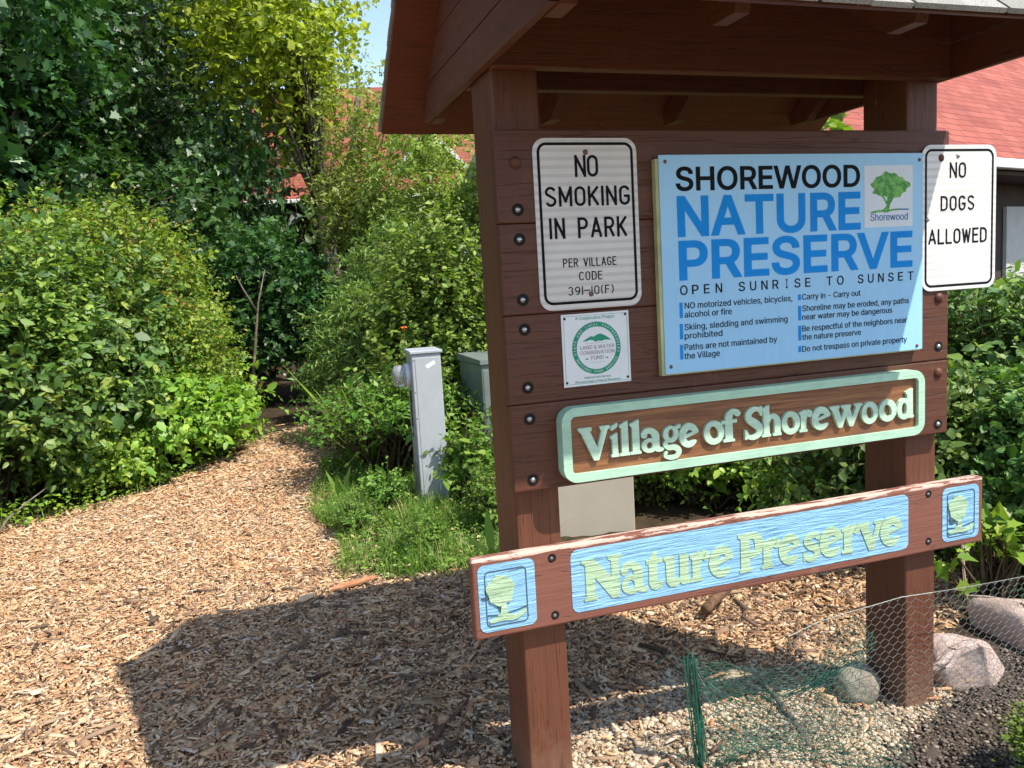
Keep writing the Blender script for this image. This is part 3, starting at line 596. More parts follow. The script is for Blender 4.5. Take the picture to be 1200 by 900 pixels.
# ------------------------------------------------------------------ lettering machinery
GLY = json.loads(r'''{"&":[448,[[221,-7,197,-7,163,-7,135,-1,110,12,86,24,67,41,54,62,41,83,34,107,34,133,34,155,39,174,47,189,56,205,69,220,85,235,101,249,119,263,140,279,166,298,191,316,216,335,223,340,230,346,237,352,244,359,250,366,255,375,259,384,262,394,262,405,262,421,256,434,245,445,235,456,220,461,201,461,189,461,178,458,168,453,158,448,151,441,145,431,140,422,137,411,137,399,137,386,140,374,145,363,151,352,159,340,169,327,179,315,190,300,204,284,282,189,360,95,438,0,413,0,389,0,364,0,300,77,236,154,171,231,152,255,135,275,121,293,107,310,95,327,87,344,79,361,75,379,75,398,75,421,81,441,91,458,101,475,116,489,134,499,153,509,175,513,200,513,225,513,247,509,266,499,284,489,298,476,308,459,319,443,324,424,324,404,324,389,321,375,315,362,309,348,302,336,291,325,281,314,269,303,256,293,222,268,188,243,154,217,133,202,119,188,110,174,101,161,97,147,97,131,97,115,101,100,109,87,117,75,129,65,143,57,158,50,174,46,193,46,213,46,233,51,251,59,270,68,286,80,301,95,316,111,328,130,336,151,345,173,349,197,349,224,368,224,388,224,408,224,408,192,404,165,397,144,389,122,381,105,371,92,361,79,352,69,345,62,341,57,337,52,333,47,316,29,296,16,271,7,246,-2]]],",":[188,[[53,-119,38,-119,48,-56,58,8,68,71,91,71,114,71,137,71,119,8,102,-56,84,-119,69,-119]]],"-":[453,[[263,244,337,244,337,226,337,207,337,188,263,188,188,188,114,188,114,207,114,226,114,244,188,244]]],".":[188,[[108,-4,95,-4,83,-4,72,0,63,9,54,18,50,28,50,41,50,54,54,65,63,73,72,82,83,87,95,87,108,87,119,82,128,73,137,65,141,54,141,41,141,28,137,18,128,9,119,0]]],"A":[480,[[39,0,16,0,78,170,140,339,201,509,226,509,251,509,276,509,338,339,401,170,463,0,440,0,418,0,395,0,359,101,323,202,287,302,281,321,273,344,264,372,255,400,245,435,232,478,236,478,241,478,245,478,233,435,222,399,213,371,204,343,196,320,191,302,155,202,120,101,85,0,62,0],[197,142,110,142,110,161,110,180,110,199,197,199,283,199,370,199,370,180,370,161,370,142,283,142]]],"B":[456,[[122,0,60,0,60,170,60,339,60,509,120,509,181,509,241,509,276,509,306,503,329,491,352,479,369,462,381,442,392,422,398,399,398,374,398,352,394,334,387,320,379,306,369,294,356,286,344,277,330,271,315,267,315,265,315,264,315,262,331,261,347,255,363,245,379,235,392,221,402,203,413,185,418,163,418,136,418,111,412,87,400,67,388,46,370,30,344,18,319,6,287,0,247,0,184,0],[125,115,125,57,165,57,205,57,245,57,284,57,313,65,330,80,347,95,355,114,355,137,355,154,351,170,342,184,334,198,321,209,306,218,290,227,271,231,248,231,207,231,166,231,125,231,125,173],[125,341,125,285,162,285,200,285,238,285,257,285,273,289,288,296,303,303,315,313,323,326,332,339,336,355,336,372,336,395,328,414,313,429,297,444,273,452,240,452,202,452,163,452,125,452,125,396]]],"C":[510,[[293,-7,267,-7,223,-7,184,4,150,25,116,46,89,76,70,115,50,154,40,201,40,254,40,308,50,354,70,393,89,432,116,462,150,484,184,505,223,516,267,516,293,516,317,512,340,504,363,497,384,486,402,471,420,457,436,439,448,418,460,398,468,374,473,348,451,348,430,348,408,348,404,366,398,381,389,395,381,408,370,419,357,428,345,438,331,444,315,449,300,454,284,456,267,456,236,456,208,448,184,432,159,417,139,394,125,364,111,334,103,297,103,254,103,211,111,175,125,145,140,115,159,92,184,76,209,61,236,53,267,53,284,53,300,55,315,60,331,65,345,71,357,81,370,90,381,101,389,114,398,128,404,143,408,160,430,160,451,160,473,160,469,135,460,111,448,91,436,70,421,52,402,38,384,23,363,12,341,5,318,-3]]],"D":[502,[[271,0,219,0,178,0,137,0,96,0,96,19,96,38,96,57,136,57,175,57,215,57,256,57,291,65,318,81,345,97,366,119,379,149,392,179,399,214,399,255,399,296,392,331,379,361,366,390,346,412,320,428,293,444,260,452,221,452,178,452,136,452,93,452,93,471,93,490,93,509,137,509,181,509,225,509,275,509,317,499,353,478,388,458,415,429,433,391,452,353,462,308,462,255,462,202,452,157,433,119,414,81,387,51,351,31,314,10],[103,509,125,509,125,339,125,170,125,0,103,0,82,0,60,0,60,170,60,339,60,509,82,509]]],"E":[419,[[165,0,60,0,60,170,60,339,60,509,164,509,268,509,372,509,372,490,372,471,372,452,290,452,207,452,125,452,125,396,125,341,125,286,202,286,278,286,355,286,355,267,355,248,355,229,278,229,202,229,125,229,125,172,125,114,125,57,208,57,292,57,375,57,375,38,375,19,375,0,270,0]]],"F":[410,[[82,0,60,0,60,170,60,339,60,509,163,509,266,509,369,509,369,490,369,471,369,452,288,452,206,452,125,452,125,394,125,336,125,278,198,278,272,278,346,278,346,259,346,240,346,221,272,221,198,221,125,221,125,147,125,74,125,0,103,0]]],"H":[517,[[82,0,60,0,60,170,60,339,60,509,82,509,103,509,125,509,125,435,125,362,125,289,214,289,303,289,392,289,392,362,392,435,392,509,414,509,435,509,457,509,457,339,457,170,457,0,435,0,414,0,392,0,392,77,392,155,392,232,303,232,214,232,125,232,125,155,125,77,125,0,103,0]]],"I":[300,[[111,0,31,0,31,19,31,38,31,57,60,57,89,57,118,57,118,189,118,320,118,452,89,452,60,452,31,452,31,471,31,490,31,509,111,509,190,509,269,509,269,490,269,471,269,452,240,452,212,452,183,452,183,320,183,189,183,57,212,57,240,57,269,57,269,38,269,19,269,0,190,0]]],"K":[467,[[146,189,104,145,104,169,104,193,104,216,116,232,128,247,139,261,151,275,162,290,174,303,187,317,199,331,212,344,262,399,313,454,364,509,392,509,420,509,448,509,376,431,304,353,231,276,230,276,229,276,228,276,187,233],[82,0,60,0,60,170,60,339,60,509,82,509,103,509,125,509,125,451,125,392,125,334,124,298,124,261,124,225,124,214,124,204,125,193,125,129,125,64,125,0,103,0],[398,0,372,0,311,86,249,173,188,259,201,276,215,293,228,309,302,206,375,103,449,0,423,0]]],"L":[393,[[160,0,60,0,60,170,60,339,60,509,82,509,103,509,125,509,125,358,125,208,125,57,203,57,282,57,361,57,361,38,361,19,361,0,261,0]]],"N":[523,[[82,0,60,0,60,170,60,339,60,509,85,509,111,509,136,509,205,400,274,291,343,183,349,174,355,164,363,151,370,138,379,123,388,107,396,90,405,73,414,55,411,55,408,54,405,54,403,72,401,90,401,108,400,126,399,142,399,157,399,172,399,185,399,195,399,300,399,404,399,509,420,509,442,509,463,509,463,339,463,170,463,0,438,0,412,0,387,0,325,97,264,193,202,290,194,303,186,316,177,331,169,345,159,362,148,381,137,400,123,424,108,452,111,453,115,453,119,454,120,428,121,405,122,384,123,362,124,344,124,328,125,312,125,300,125,291,125,194,125,97,125,0,103,0]]],"O":[533,[[311,-7,267,-7,223,-7,184,4,150,25,116,46,90,76,70,115,50,154,40,201,40,254,40,308,50,354,70,393,90,432,116,462,150,484,184,505,223,516,267,516,311,516,350,505,384,484,418,462,444,432,464,393,483,354,493,308,493,254,493,201,483,154,464,115,444,76,418,46,384,25,350,4],[236,53,267,53,297,53,325,61,349,76,374,91,394,114,408,144,423,174,430,211,430,254,430,298,423,335,408,365,394,395,374,417,349,433,325,448,297,456,267,456,236,456,209,448,184,433,159,417,140,394,125,364,111,334,103,297,103,254,103,211,111,174,125,144,140,114,159,92,184,76,209,61]]],"P":[445,[[82,0,60,0,60,170,60,339,60,509,118,509,177,509,235,509,274,509,307,502,332,487,358,473,377,454,390,430,402,405,409,378,409,348,409,317,402,290,390,265,377,241,358,222,332,207,307,193,274,186,235,186,193,186,151,186,109,186,109,205,109,224,109,242,150,242,191,242,233,242,259,242,281,247,297,256,313,265,325,278,333,294,341,310,344,328,344,348,344,368,341,386,333,402,325,417,313,430,297,439,280,448,259,452,232,452,196,452,160,452,125,452,125,301,125,151,125,0,103,0]]],"R":[449,[[82,0,60,0,60,170,60,339,60,509,119,509,177,509,236,509,275,509,307,502,333,489,359,475,378,457,390,433,403,410,409,382,409,352,409,321,403,295,390,271,378,248,359,230,333,217,307,204,275,198,236,198,189,198,143,198,96,198,96,217,96,236,96,255,142,255,188,255,234,255,260,255,281,259,298,267,314,275,326,286,334,300,341,315,345,332,345,352,345,372,341,390,334,405,326,420,314,431,298,440,281,448,259,452,233,452,197,452,161,452,125,452,125,301,125,151,125,0,103,0],[378,0,353,0,312,76,271,153,230,229,254,229,279,229,303,229,344,153,386,76,428,0,403,0]]],"S":[447,[[263,-9,224,-9,187,-9,155,-3,128,9,100,21,79,38,64,60,49,82,40,107,38,137,60,137,82,137,104,137,106,117,112,101,123,88,134,75,149,65,166,59,184,52,203,49,224,49,247,49,268,53,286,60,304,68,319,78,329,92,340,105,346,121,346,139,346,155,341,169,332,179,323,189,311,198,296,205,281,211,264,217,245,222,224,228,204,234,184,239,142,251,109,268,86,289,63,311,52,339,52,372,52,401,60,426,75,448,90,469,111,486,138,498,164,510,194,516,227,516,261,516,290,510,316,498,342,486,362,469,377,449,392,428,400,404,401,378,380,378,358,378,337,378,335,403,323,423,302,437,281,451,256,459,225,459,203,459,184,455,167,448,151,441,138,431,129,418,120,406,115,391,115,376,115,358,120,344,131,334,142,323,154,314,169,308,184,302,199,297,212,293,230,289,247,284,264,279,279,275,295,270,312,264,328,257,344,248,359,238,373,227,385,214,395,198,404,181,408,162,408,139,408,111,401,86,386,64,372,41,351,24,323,11,296,-2]]],"T":[449,[[85,452,32,452,32,471,32,490,32,509,160,509,288,509,417,509,417,490,417,471,417,452,363,452,310,452,257,452,257,301,257,151,257,0,235,0,214,0,193,0,193,151,193,301,193,452,139,452]]],"U":[517,[[299,-8,259,-8,219,-8,184,0,154,15,124,31,101,53,85,80,68,107,60,138,60,173,60,285,60,397,60,509,81,509,103,509,124,509,124,399,124,288,124,178,124,154,130,132,141,113,152,94,167,79,187,68,207,57,231,52,259,52,287,52,311,57,331,68,351,79,366,94,377,113,387,132,393,154,393,178,393,288,393,399,393,509,414,509,436,509,457,509,457,397,457,285,457,173,457,138,449,107,433,80,416,53,393,31,363,15,334,0]]],"V":[480,[[229,0,204,0,141,170,79,339,16,509,39,509,62,509,84,509,120,408,156,307,192,206,198,189,206,166,215,137,224,109,235,73,248,31,243,31,239,31,235,31,247,74,258,110,267,138,276,166,284,189,290,206,325,307,360,408,395,509,417,509,440,509,463,509,401,339,340,170,278,0,253,0]]],"W":[686,[[180,0,155,0,109,170,63,339,16,509,38,509,60,509,82,509,109,404,136,300,163,196,168,179,172,163,175,145,179,128,183,111,187,94,190,76,194,58,197,40,194,40,192,40,189,40,193,58,196,76,200,94,203,111,207,128,211,145,215,163,220,179,224,196,251,300,279,404,306,509,331,509,355,509,380,509,407,404,434,300,462,196,466,179,470,163,474,145,478,128,482,111,486,94,490,76,494,58,497,40,494,40,491,40,488,40,492,58,495,76,499,94,502,111,506,128,510,145,515,163,519,179,523,196,550,300,576,404,603,509,625,509,647,509,670,509,623,339,577,170,530,0,505,0,480,0,455,0,426,108,397,215,368,323,362,344,357,367,351,391,346,416,341,444,336,475,341,475,345,475,350,475,345,445,340,419,335,395,330,371,324,347,318,323,289,215,260,108,230,0,205,0]]],"a":[389,[[182,-9,160,-9,136,-9,114,-4,94,5,75,14,59,27,48,45,36,62,30,83,30,108,30,130,35,147,43,161,52,175,63,185,78,193,92,201,108,207,125,211,143,215,160,218,178,220,201,223,219,225,234,227,248,228,258,231,265,235,272,239,276,245,276,255,276,255,276,256,276,257,276,272,273,286,267,297,261,308,252,316,240,322,228,328,213,331,196,331,178,331,162,328,149,322,136,317,126,309,118,301,110,292,104,283,100,274,80,280,61,285,41,291,50,314,62,332,79,346,95,360,113,369,133,375,153,381,173,384,194,384,208,384,223,383,239,379,255,376,271,370,286,360,301,351,313,338,322,320,332,303,337,280,337,251,337,168,337,84,337,0,317,0,297,0,277,0,277,17,277,35,277,52,275,52,274,52,272,52,268,43,261,34,252,25,243,15,230,7,215,1,200,-5],[155,45,170,45,193,45,212,50,228,59,243,68,255,79,263,93,271,107,276,122,276,138,276,155,276,173,276,190,273,187,268,184,259,182,251,180,242,178,231,176,221,174,210,172,200,171,190,170,182,169,175,168,161,166,147,163,134,159,121,154,111,148,103,139,96,131,92,119,92,105,92,92,95,81,102,72,109,63,118,57,130,52,142,48]]],"b":[424,[[261,-8,229,-8,206,-8,187,-4,172,4,158,12,146,21,138,31,129,42,123,51,118,59,116,59,114,59,112,59,112,39,112,20,112,0,92,0,72,0,53,0,53,170,53,339,53,509,73,509,93,509,114,509,114,446,114,382,114,319,115,319,117,319,118,319,123,327,129,336,137,346,145,356,157,365,171,373,186,381,205,384,229,384,261,384,289,376,313,361,337,345,356,322,370,293,383,263,390,229,390,189,390,149,383,114,370,84,356,55,337,32,313,16,289,0],[197,47,220,47,244,47,263,53,279,66,295,78,308,95,316,117,324,138,328,162,328,189,328,216,324,240,316,261,308,282,296,299,280,311,264,324,244,330,220,330,197,330,177,324,161,312,145,300,133,284,125,263,117,242,113,217,113,189,113,161,117,136,125,115,133,94,146,77,162,65,178,53]]],"c":[396,[[226,-8,207,-8,173,-8,143,0,117,16,91,33,71,56,56,85,41,114,34,149,34,187,34,227,41,262,56,291,71,321,91,343,117,360,143,376,173,384,207,384,226,384,243,382,260,377,276,372,292,365,305,356,319,347,330,335,340,322,350,309,357,294,362,277,342,272,322,267,303,262,300,272,296,281,290,289,285,297,278,305,270,311,262,317,253,322,242,325,232,328,220,330,207,330,182,330,161,323,145,310,129,297,116,280,108,258,100,237,96,213,96,187,96,162,100,139,108,117,116,96,129,79,145,66,161,53,182,46,207,46,220,46,232,48,243,52,253,55,263,60,271,66,279,72,286,80,292,89,297,97,301,107,304,117,324,112,343,107,363,102,358,85,351,70,341,56,332,43,320,31,306,21,293,12,277,4,261,-1,244,-6]]],"d":[424,[[219,-8,195,-8,164,-8,136,0,111,16,87,32,68,55,55,84,41,114,34,149,34,189,34,229,41,263,55,293,69,322,88,345,112,361,136,376,164,384,196,384,219,384,238,381,253,373,268,365,279,356,287,346,296,336,302,327,306,319,308,319,309,319,311,319,311,382,311,446,311,509,331,509,351,509,372,509,372,339,372,170,372,0,352,0,332,0,313,0,313,20,313,39,313,59,311,59,309,59,307,59,302,51,295,42,287,31,278,21,267,12,252,4,238,-4],[181,47,205,47,227,47,247,53,263,65,279,77,291,94,299,115,308,136,312,161,312,189,312,217,308,242,300,263,292,284,279,300,263,312,247,324,228,330,205,330,181,330,161,324,145,311,129,299,116,282,108,261,100,240,96,216,96,189,96,162,100,138,109,117,117,95,129,78,145,66,161,53]]],"e":[404,[[238,-8,212,-8,175,-8,143,0,117,16,90,33,70,56,56,85,41,114,34,148,34,187,34,226,41,260,55,290,69,319,89,343,115,359,141,376,171,384,205,384,226,384,246,381,266,374,285,367,303,356,319,341,335,326,348,306,357,282,366,258,371,228,371,194,371,186,371,178,371,169,272,169,174,169,75,169,75,187,75,204,75,221,163,221,250,221,338,221,329,215,319,208,310,202,310,227,306,249,298,269,290,288,278,303,263,314,247,325,228,330,205,330,182,330,163,325,146,313,130,302,118,288,109,270,100,251,96,232,96,211,96,200,96,189,96,178,96,150,101,126,110,106,120,87,134,72,151,61,168,51,189,46,212,46,228,46,241,48,254,53,266,57,277,64,285,73,294,82,301,93,306,105,325,101,345,96,365,91,359,71,349,54,335,39,321,24,303,13,283,4,262,-4]]],"f":[254,[[154,379,228,379,228,362,228,344,228,327,154,327,80,327,6,327,6,344,6,362,6,379,80,379],[101,0,81,0,81,144,81,288,81,432,81,453,86,471,96,486,106,500,119,511,135,519,152,526,169,530,187,530,201,530,213,529,222,527,232,525,238,523,243,521,238,503,233,486,227,468,224,470,220,471,215,472,210,473,203,474,195,474,176,474,163,469,154,460,146,451,142,437,142,419,142,279,142,140,142,0,121,0]]],"g":[425,[[238,-151,207,-151,179,-151,155,-147,134,-140,113,-132,96,-123,82,-110,69,-98,58,-84,51,-69,67,-60,84,-50,101,-41,107,-49,113,-57,122,-66,130,-75,141,-82,154,-88,168,-94,186,-97,207,-97,238,-97,263,-90,282,-75,302,-60,311,-37,311,-6,311,19,311,44,311,68,310,68,308,68,306,68,301,60,295,51,287,41,278,32,267,23,252,16,238,8,219,5,195,5,164,5,137,12,113,27,88,41,69,62,55,90,41,118,34,152,34,191,34,230,41,264,55,293,69,322,88,345,112,361,137,376,165,384,196,384,220,384,239,381,253,373,268,365,280,356,288,346,297,336,303,327,308,319,309,319,311,319,313,319,313,339,313,359,313,379,333,379,353,379,372,379,372,250,372,121,372,-9,372,-42,365,-69,350,-90,335,-111,316,-126,291,-136,266,-146],[181,59,205,59,228,59,248,64,264,75,280,86,292,101,300,121,308,141,312,165,312,193,312,220,308,243,300,264,292,284,280,301,264,312,248,324,228,330,205,330,181,330,161,324,145,312,129,299,117,283,109,262,100,242,96,219,96,193,96,166,100,143,109,123,117,103,129,87,145,76,162,65]]],"h":[410,[[114,249,114,227,114,151,114,76,114,0,93,0,73,0,53,0,53,170,53,339,53,509,73,509,93,509,114,509,114,435,114,361,114,287,110,287,106,287,102,287,114,322,131,347,152,362,174,377,199,384,227,384,253,384,276,379,295,369,315,358,330,342,341,321,352,299,357,273,357,240,357,160,357,80,357,0,337,0,316,0,296,0,296,78,296,157,296,235,296,265,288,288,273,304,258,321,237,329,210,329,192,329,175,325,161,317,146,309,135,298,126,283,118,267]]],"i":[167,[[73,0,53,0,53,126,53,253,53,379,73,379,93,379,114,379,114,253,114,126,114,0,93,0],[95,443,84,443,72,443,62,447,54,455,45,462,41,472,41,483,41,494,45,504,54,512,62,520,72,524,84,524,95,524,106,520,114,512,122,504,126,494,126,483,126,472,122,462,114,455,106,447]]],"j":[167,[[53,243,53,379,73,379,93,379,114,379,114,243,114,106,114,-30,114,-53,110,-73,102,-90,93,-107,81,-120,65,-129,48,-138,28,-143,4,-143,-1,-143,-5,-143,-10,-143,-10,-124,-10,-105,-10,-87,-6,-87,-2,-87,2,-87,20,-87,32,-82,40,-72,49,-62,53,-48,53,-29,53,107],[95,443,83,443,72,443,62,447,53,455,45,462,41,472,41,483,41,494,45,504,53,512,62,520,72,524,83,524,95,524,105,520,114,512,122,504,126,494,126,483,126,472,122,462,114,455,105,447]]],"k":[381,[[132,158,110,137,110,162,110,187,110,212,113,212,117,212,121,212,175,268,230,323,284,379,310,379,335,379,360,379,301,319,243,259,184,199,182,199,179,199,177,199,155,178],[73,0,53,0,53,170,53,339,53,509,73,509,93,509,114,509,114,339,114,170,114,0,93,0],[320,0,294,0,245,62,197,124,148,186,162,200,177,214,191,229,252,152,312,76,372,0,346,0]]],"l":[189,[[147,-2,139,-2,110,-2,88,5,74,20,60,35,53,57,53,84,53,226,53,367,53,509,73,509,93,509,114,509,114,372,114,235,114,99,114,81,116,69,120,62,125,55,133,52,146,52,152,52,157,52,160,53,164,53,167,54,170,54,173,37,177,20,181,3,175,1,169,0,162,-1,154,-2]]],"m":[610,[[73,0,53,0,53,126,53,253,53,379,72,379,92,379,112,379,112,351,112,323,112,295,111,295,109,295,108,295,113,316,121,332,132,346,144,359,157,369,172,376,187,383,203,386,219,386,247,386,270,378,287,361,305,344,316,322,321,295,318,295,315,295,312,295,317,313,325,329,337,343,349,357,364,367,381,375,398,382,416,386,437,386,459,386,479,381,497,372,515,362,530,348,541,328,551,309,557,285,557,255,557,170,557,85,557,0,536,0,516,0,496,0,496,85,496,169,496,254,496,281,488,301,473,313,457,325,439,330,419,330,402,330,387,327,374,320,362,313,352,303,345,290,339,278,335,263,335,247,335,165,335,82,335,0,315,0,295,0,274,0,274,87,274,173,274,260,274,281,267,298,253,311,239,324,221,330,199,330,185,330,171,327,158,320,144,313,134,303,126,289,118,276,114,258,114,238,114,159,114,79,114,0,93,0]]],"n":[410,[[114,249,114,227,114,151,114,76,114,0,93,0,73,0,53,0,53,126,53,253,53,379,72,379,92,379,112,379,112,349,112,318,112,287,109,287,106,287,102,287,114,322,131,347,152,362,174,377,199,384,227,384,253,384,276,379,295,369,314,358,330,342,341,321,352,299,357,273,357,240,357,160,357,80,357,0,337,0,316,0,296,0,296,78,296,157,296,235,296,265,288,288,273,304,258,321,237,329,210,329,192,329,175,325,161,317,146,309,135,298,126,283,118,267]]],"o":[415,[[242,-8,207,-8,173,-8,143,0,117,16,91,33,71,56,56,85,41,114,34,149,34,187,34,227,41,262,56,291,71,321,91,343,117,360,143,376,173,384,207,384,242,384,273,376,299,360,325,343,345,321,359,291,374,262,381,227,381,187,381,149,374,114,359,85,345,56,325,33,299,16,273,0],[182,46,207,46,233,46,254,53,270,66,287,79,299,96,307,117,315,139,319,162,319,187,319,213,315,236,307,258,299,280,287,297,270,310,254,323,233,330,207,330,182,330,161,323,145,310,129,297,116,280,108,258,100,237,96,213,96,187,96,162,100,139,108,117,116,96,129,79,145,66,161,53]]],"p":[424,[[73,-143,53,-143,53,31,53,205,53,379,72,379,92,379,112,379,112,359,112,339,112,319,114,319,116,319,118,319,123,327,129,336,137,346,145,356,157,365,171,373,186,381,205,384,229,384,261,384,289,376,313,361,337,345,356,322,370,293,383,263,390,229,390,189,390,149,383,114,370,84,356,55,337,32,313,16,289,0,261,-8,229,-8,206,-8,187,-4,173,4,158,12,146,21,138,31,130,42,123,51,118,59,117,59,115,59,114,59,114,-8,114,-76,114,-143,93,-143],[197,47,220,47,244,47,263,53,279,66,295,78,308,95,316,117,324,138,328,162,328,189,328,216,324,240,316,261,308,282,296,299,280,311,264,324,244,330,220,330,197,330,177,324,161,312,145,300,133,284,125,263,117,242,113,217,113,189,113,161,117,136,125,115,133,94,146,77,162,65,178,53]]],"r":[259,[[73,0,53,0,53,126,53,253,53,379,72,379,92,379,112,379,112,360,112,340,112,321,113,321,114,321,115,321,122,340,135,355,152,367,170,379,190,385,213,385,218,385,223,385,229,384,235,384,240,384,243,384,243,363,243,343,243,322,242,323,237,323,230,324,223,325,215,326,207,326,189,326,173,322,159,315,145,307,134,297,126,284,118,270,114,255,114,237,114,158,114,79,114,0,93,0]]],"s":[365,[[211,-8,182,-8,156,-8,133,-4,112,3,92,11,75,23,62,38,49,53,40,72,36,94,55,98,74,102,94,107,99,86,109,70,124,60,139,50,158,45,181,45,208,45,229,51,244,62,260,74,268,87,268,103,268,116,263,127,254,136,245,144,231,151,212,155,191,160,170,165,149,170,115,178,89,191,72,208,55,225,47,247,47,274,47,296,53,315,65,332,77,348,94,361,115,370,136,380,160,384,187,384,213,384,235,380,254,372,272,365,287,353,299,339,310,325,319,309,324,290,305,286,287,281,268,277,263,292,255,304,243,316,230,327,212,333,187,333,165,333,146,327,131,317,116,306,109,293,109,277,109,263,114,252,124,243,134,235,150,228,172,223,191,218,210,214,229,209,264,201,290,188,306,171,323,154,331,133,331,107,331,84,325,64,312,47,300,30,282,16,260,6,237,-3]]],"t":[227,[[138,379,204,379,204,362,204,344,204,327,138,327,72,327,6,327,6,344,6,362,6,379,72,379],[65,345,65,471,85,471,106,471,126,471,126,347,126,222,126,98,126,81,129,69,136,61,143,54,154,50,170,50,174,50,179,50,185,51,191,52,197,53,202,54,206,36,209,19,213,2,207,0,200,-2,192,-3,184,-4,176,-4,168,-4,136,-4,110,4,92,21,74,38,65,62,65,93,65,219]]],"u":[410,[[211,-5,182,-5,157,-5,134,0,115,11,95,21,80,37,69,59,58,80,53,107,53,139,53,219,53,299,53,379,73,379,93,379,114,379,114,301,114,222,114,144,114,114,121,91,137,75,152,58,173,50,200,50,218,50,235,54,249,62,264,70,275,81,283,97,292,112,296,131,296,153,296,228,296,304,296,379,316,379,337,379,357,379,357,253,357,126,357,0,337,0,318,0,298,0,298,31,298,61,298,92,301,92,304,92,307,92,295,57,279,32,257,17,235,2]]],"v":[389,[[184,0,163,0,114,126,66,253,17,379,40,379,62,379,84,379,111,305,138,230,165,155,174,132,181,110,187,87,193,64,199,42,206,21,198,21,191,21,184,21,191,42,197,64,203,87,209,110,216,132,224,155,251,230,278,305,305,379,327,379,349,379,371,379,323,253,275,126,226,0,205,0]]],"w":[567,[[158,0,138,0,99,126,61,253,23,379,44,379,66,379,87,379,103,324,118,269,133,214,140,191,147,165,154,137,161,108,168,76,175,41,172,41,168,41,165,41,172,75,179,106,186,135,193,163,199,190,206,214,221,269,237,324,252,379,273,379,295,379,316,379,332,324,347,269,362,214,368,190,375,164,382,136,388,107,395,76,402,41,399,41,395,41,391,41,399,75,406,107,413,135,420,164,427,190,434,214,449,269,465,324,480,379,502,379,523,379,545,379,506,253,468,126,429,0,409,0,389,0,368,0,352,57,335,114,319,172,314,189,309,207,305,225,300,243,295,261,291,280,286,299,281,318,277,338,281,338,286,338,291,338,286,319,281,299,277,280,272,261,267,243,263,225,258,206,253,189,248,172,231,114,215,57,199,0,178,0]]],"y":[389,[[51,-140,47,-139,52,-121,57,-103,61,-86,65,-86,68,-87,71,-87,83,-90,94,-91,104,-89,114,-87,122,-82,130,-74,138,-66,145,-53,151,-36,155,-24,159,-13,163,-1,114,126,66,252,17,379,40,379,62,379,84,379,111,305,138,230,165,155,174,132,181,109,187,87,193,64,199,42,206,21,198,21,191,21,184,21,190,42,196,64,202,87,209,110,216,132,224,155,251,230,278,305,305,379,327,379,349,379,371,379,316,234,260,88,204,-58,196,-78,187,-94,177,-107,166,-120,153,-129,139,-136,125,-142,109,-145,91,-145,81,-145,72,-144,65,-143,57,-142]]],"z":[380,[[141,0,42,0,42,15,42,30,42,46,112,137,183,228,254,320,254,321,254,322,254,323,185,323,117,323,48,323,48,342,48,361,48,379,143,379,238,379,333,379,333,363,333,347,333,331,264,241,195,150,126,60,126,59,126,58,126,56,197,56,268,56,339,56,339,38,339,19,339,0,240,0]]]," ":[188,[]]}''')
CAP = max(v for k, v in enumerate(sum([sp for sp in GLY["H"][1]], [])) if k % 6 == 3) / 1000.0

def _flatten(sp, x, res=5):
    """one closed bezier contour -> polyline"""
    k = len(sp) // 6; out = []
    for j in range(k):
        a, c = sp[j * 6:j * 6 + 6], sp[(j + 1) % k * 6:(j + 1) % k * 6 + 6]
        p0, p1, p2, p3 = [np.array(q, float) / 1000 / CAP for q in (a[2:4], a[4:6], c[0:2], c[2:4])]
        line = np.linalg.norm(np.cross(p3 - p0, p1 - p0)) + np.linalg.norm(np.cross(p3 - p0, p2 - p0)) < 1e-4
        for t in ([0.0] if line else np.linspace(0, 1, res, endpoint=False)):
            q = (1 - t) ** 3 * p0 + 3 * t * (1 - t) ** 2 * p1 + 3 * t * t * (1 - t) * p2 + t ** 3 * p3
            out.append((q[0] + x, q[1]))
    return out

def _area(P): return sum(a[0] * b_[1] - b_[0] * a[1] for a, b_ in zip(P, P[1:] + P[:1])) / 2
def _inside(p, P):
    r = False
    for a, b_ in zip(P, P[1:] + P[:1]):
        if (a[1] > p[1]) != (b_[1] > p[1]) and p[0] < (b_[0] - a[0]) * (p[1] - a[1]) / (b_[1] - a[1]) + a[0]: r = not r
    return r

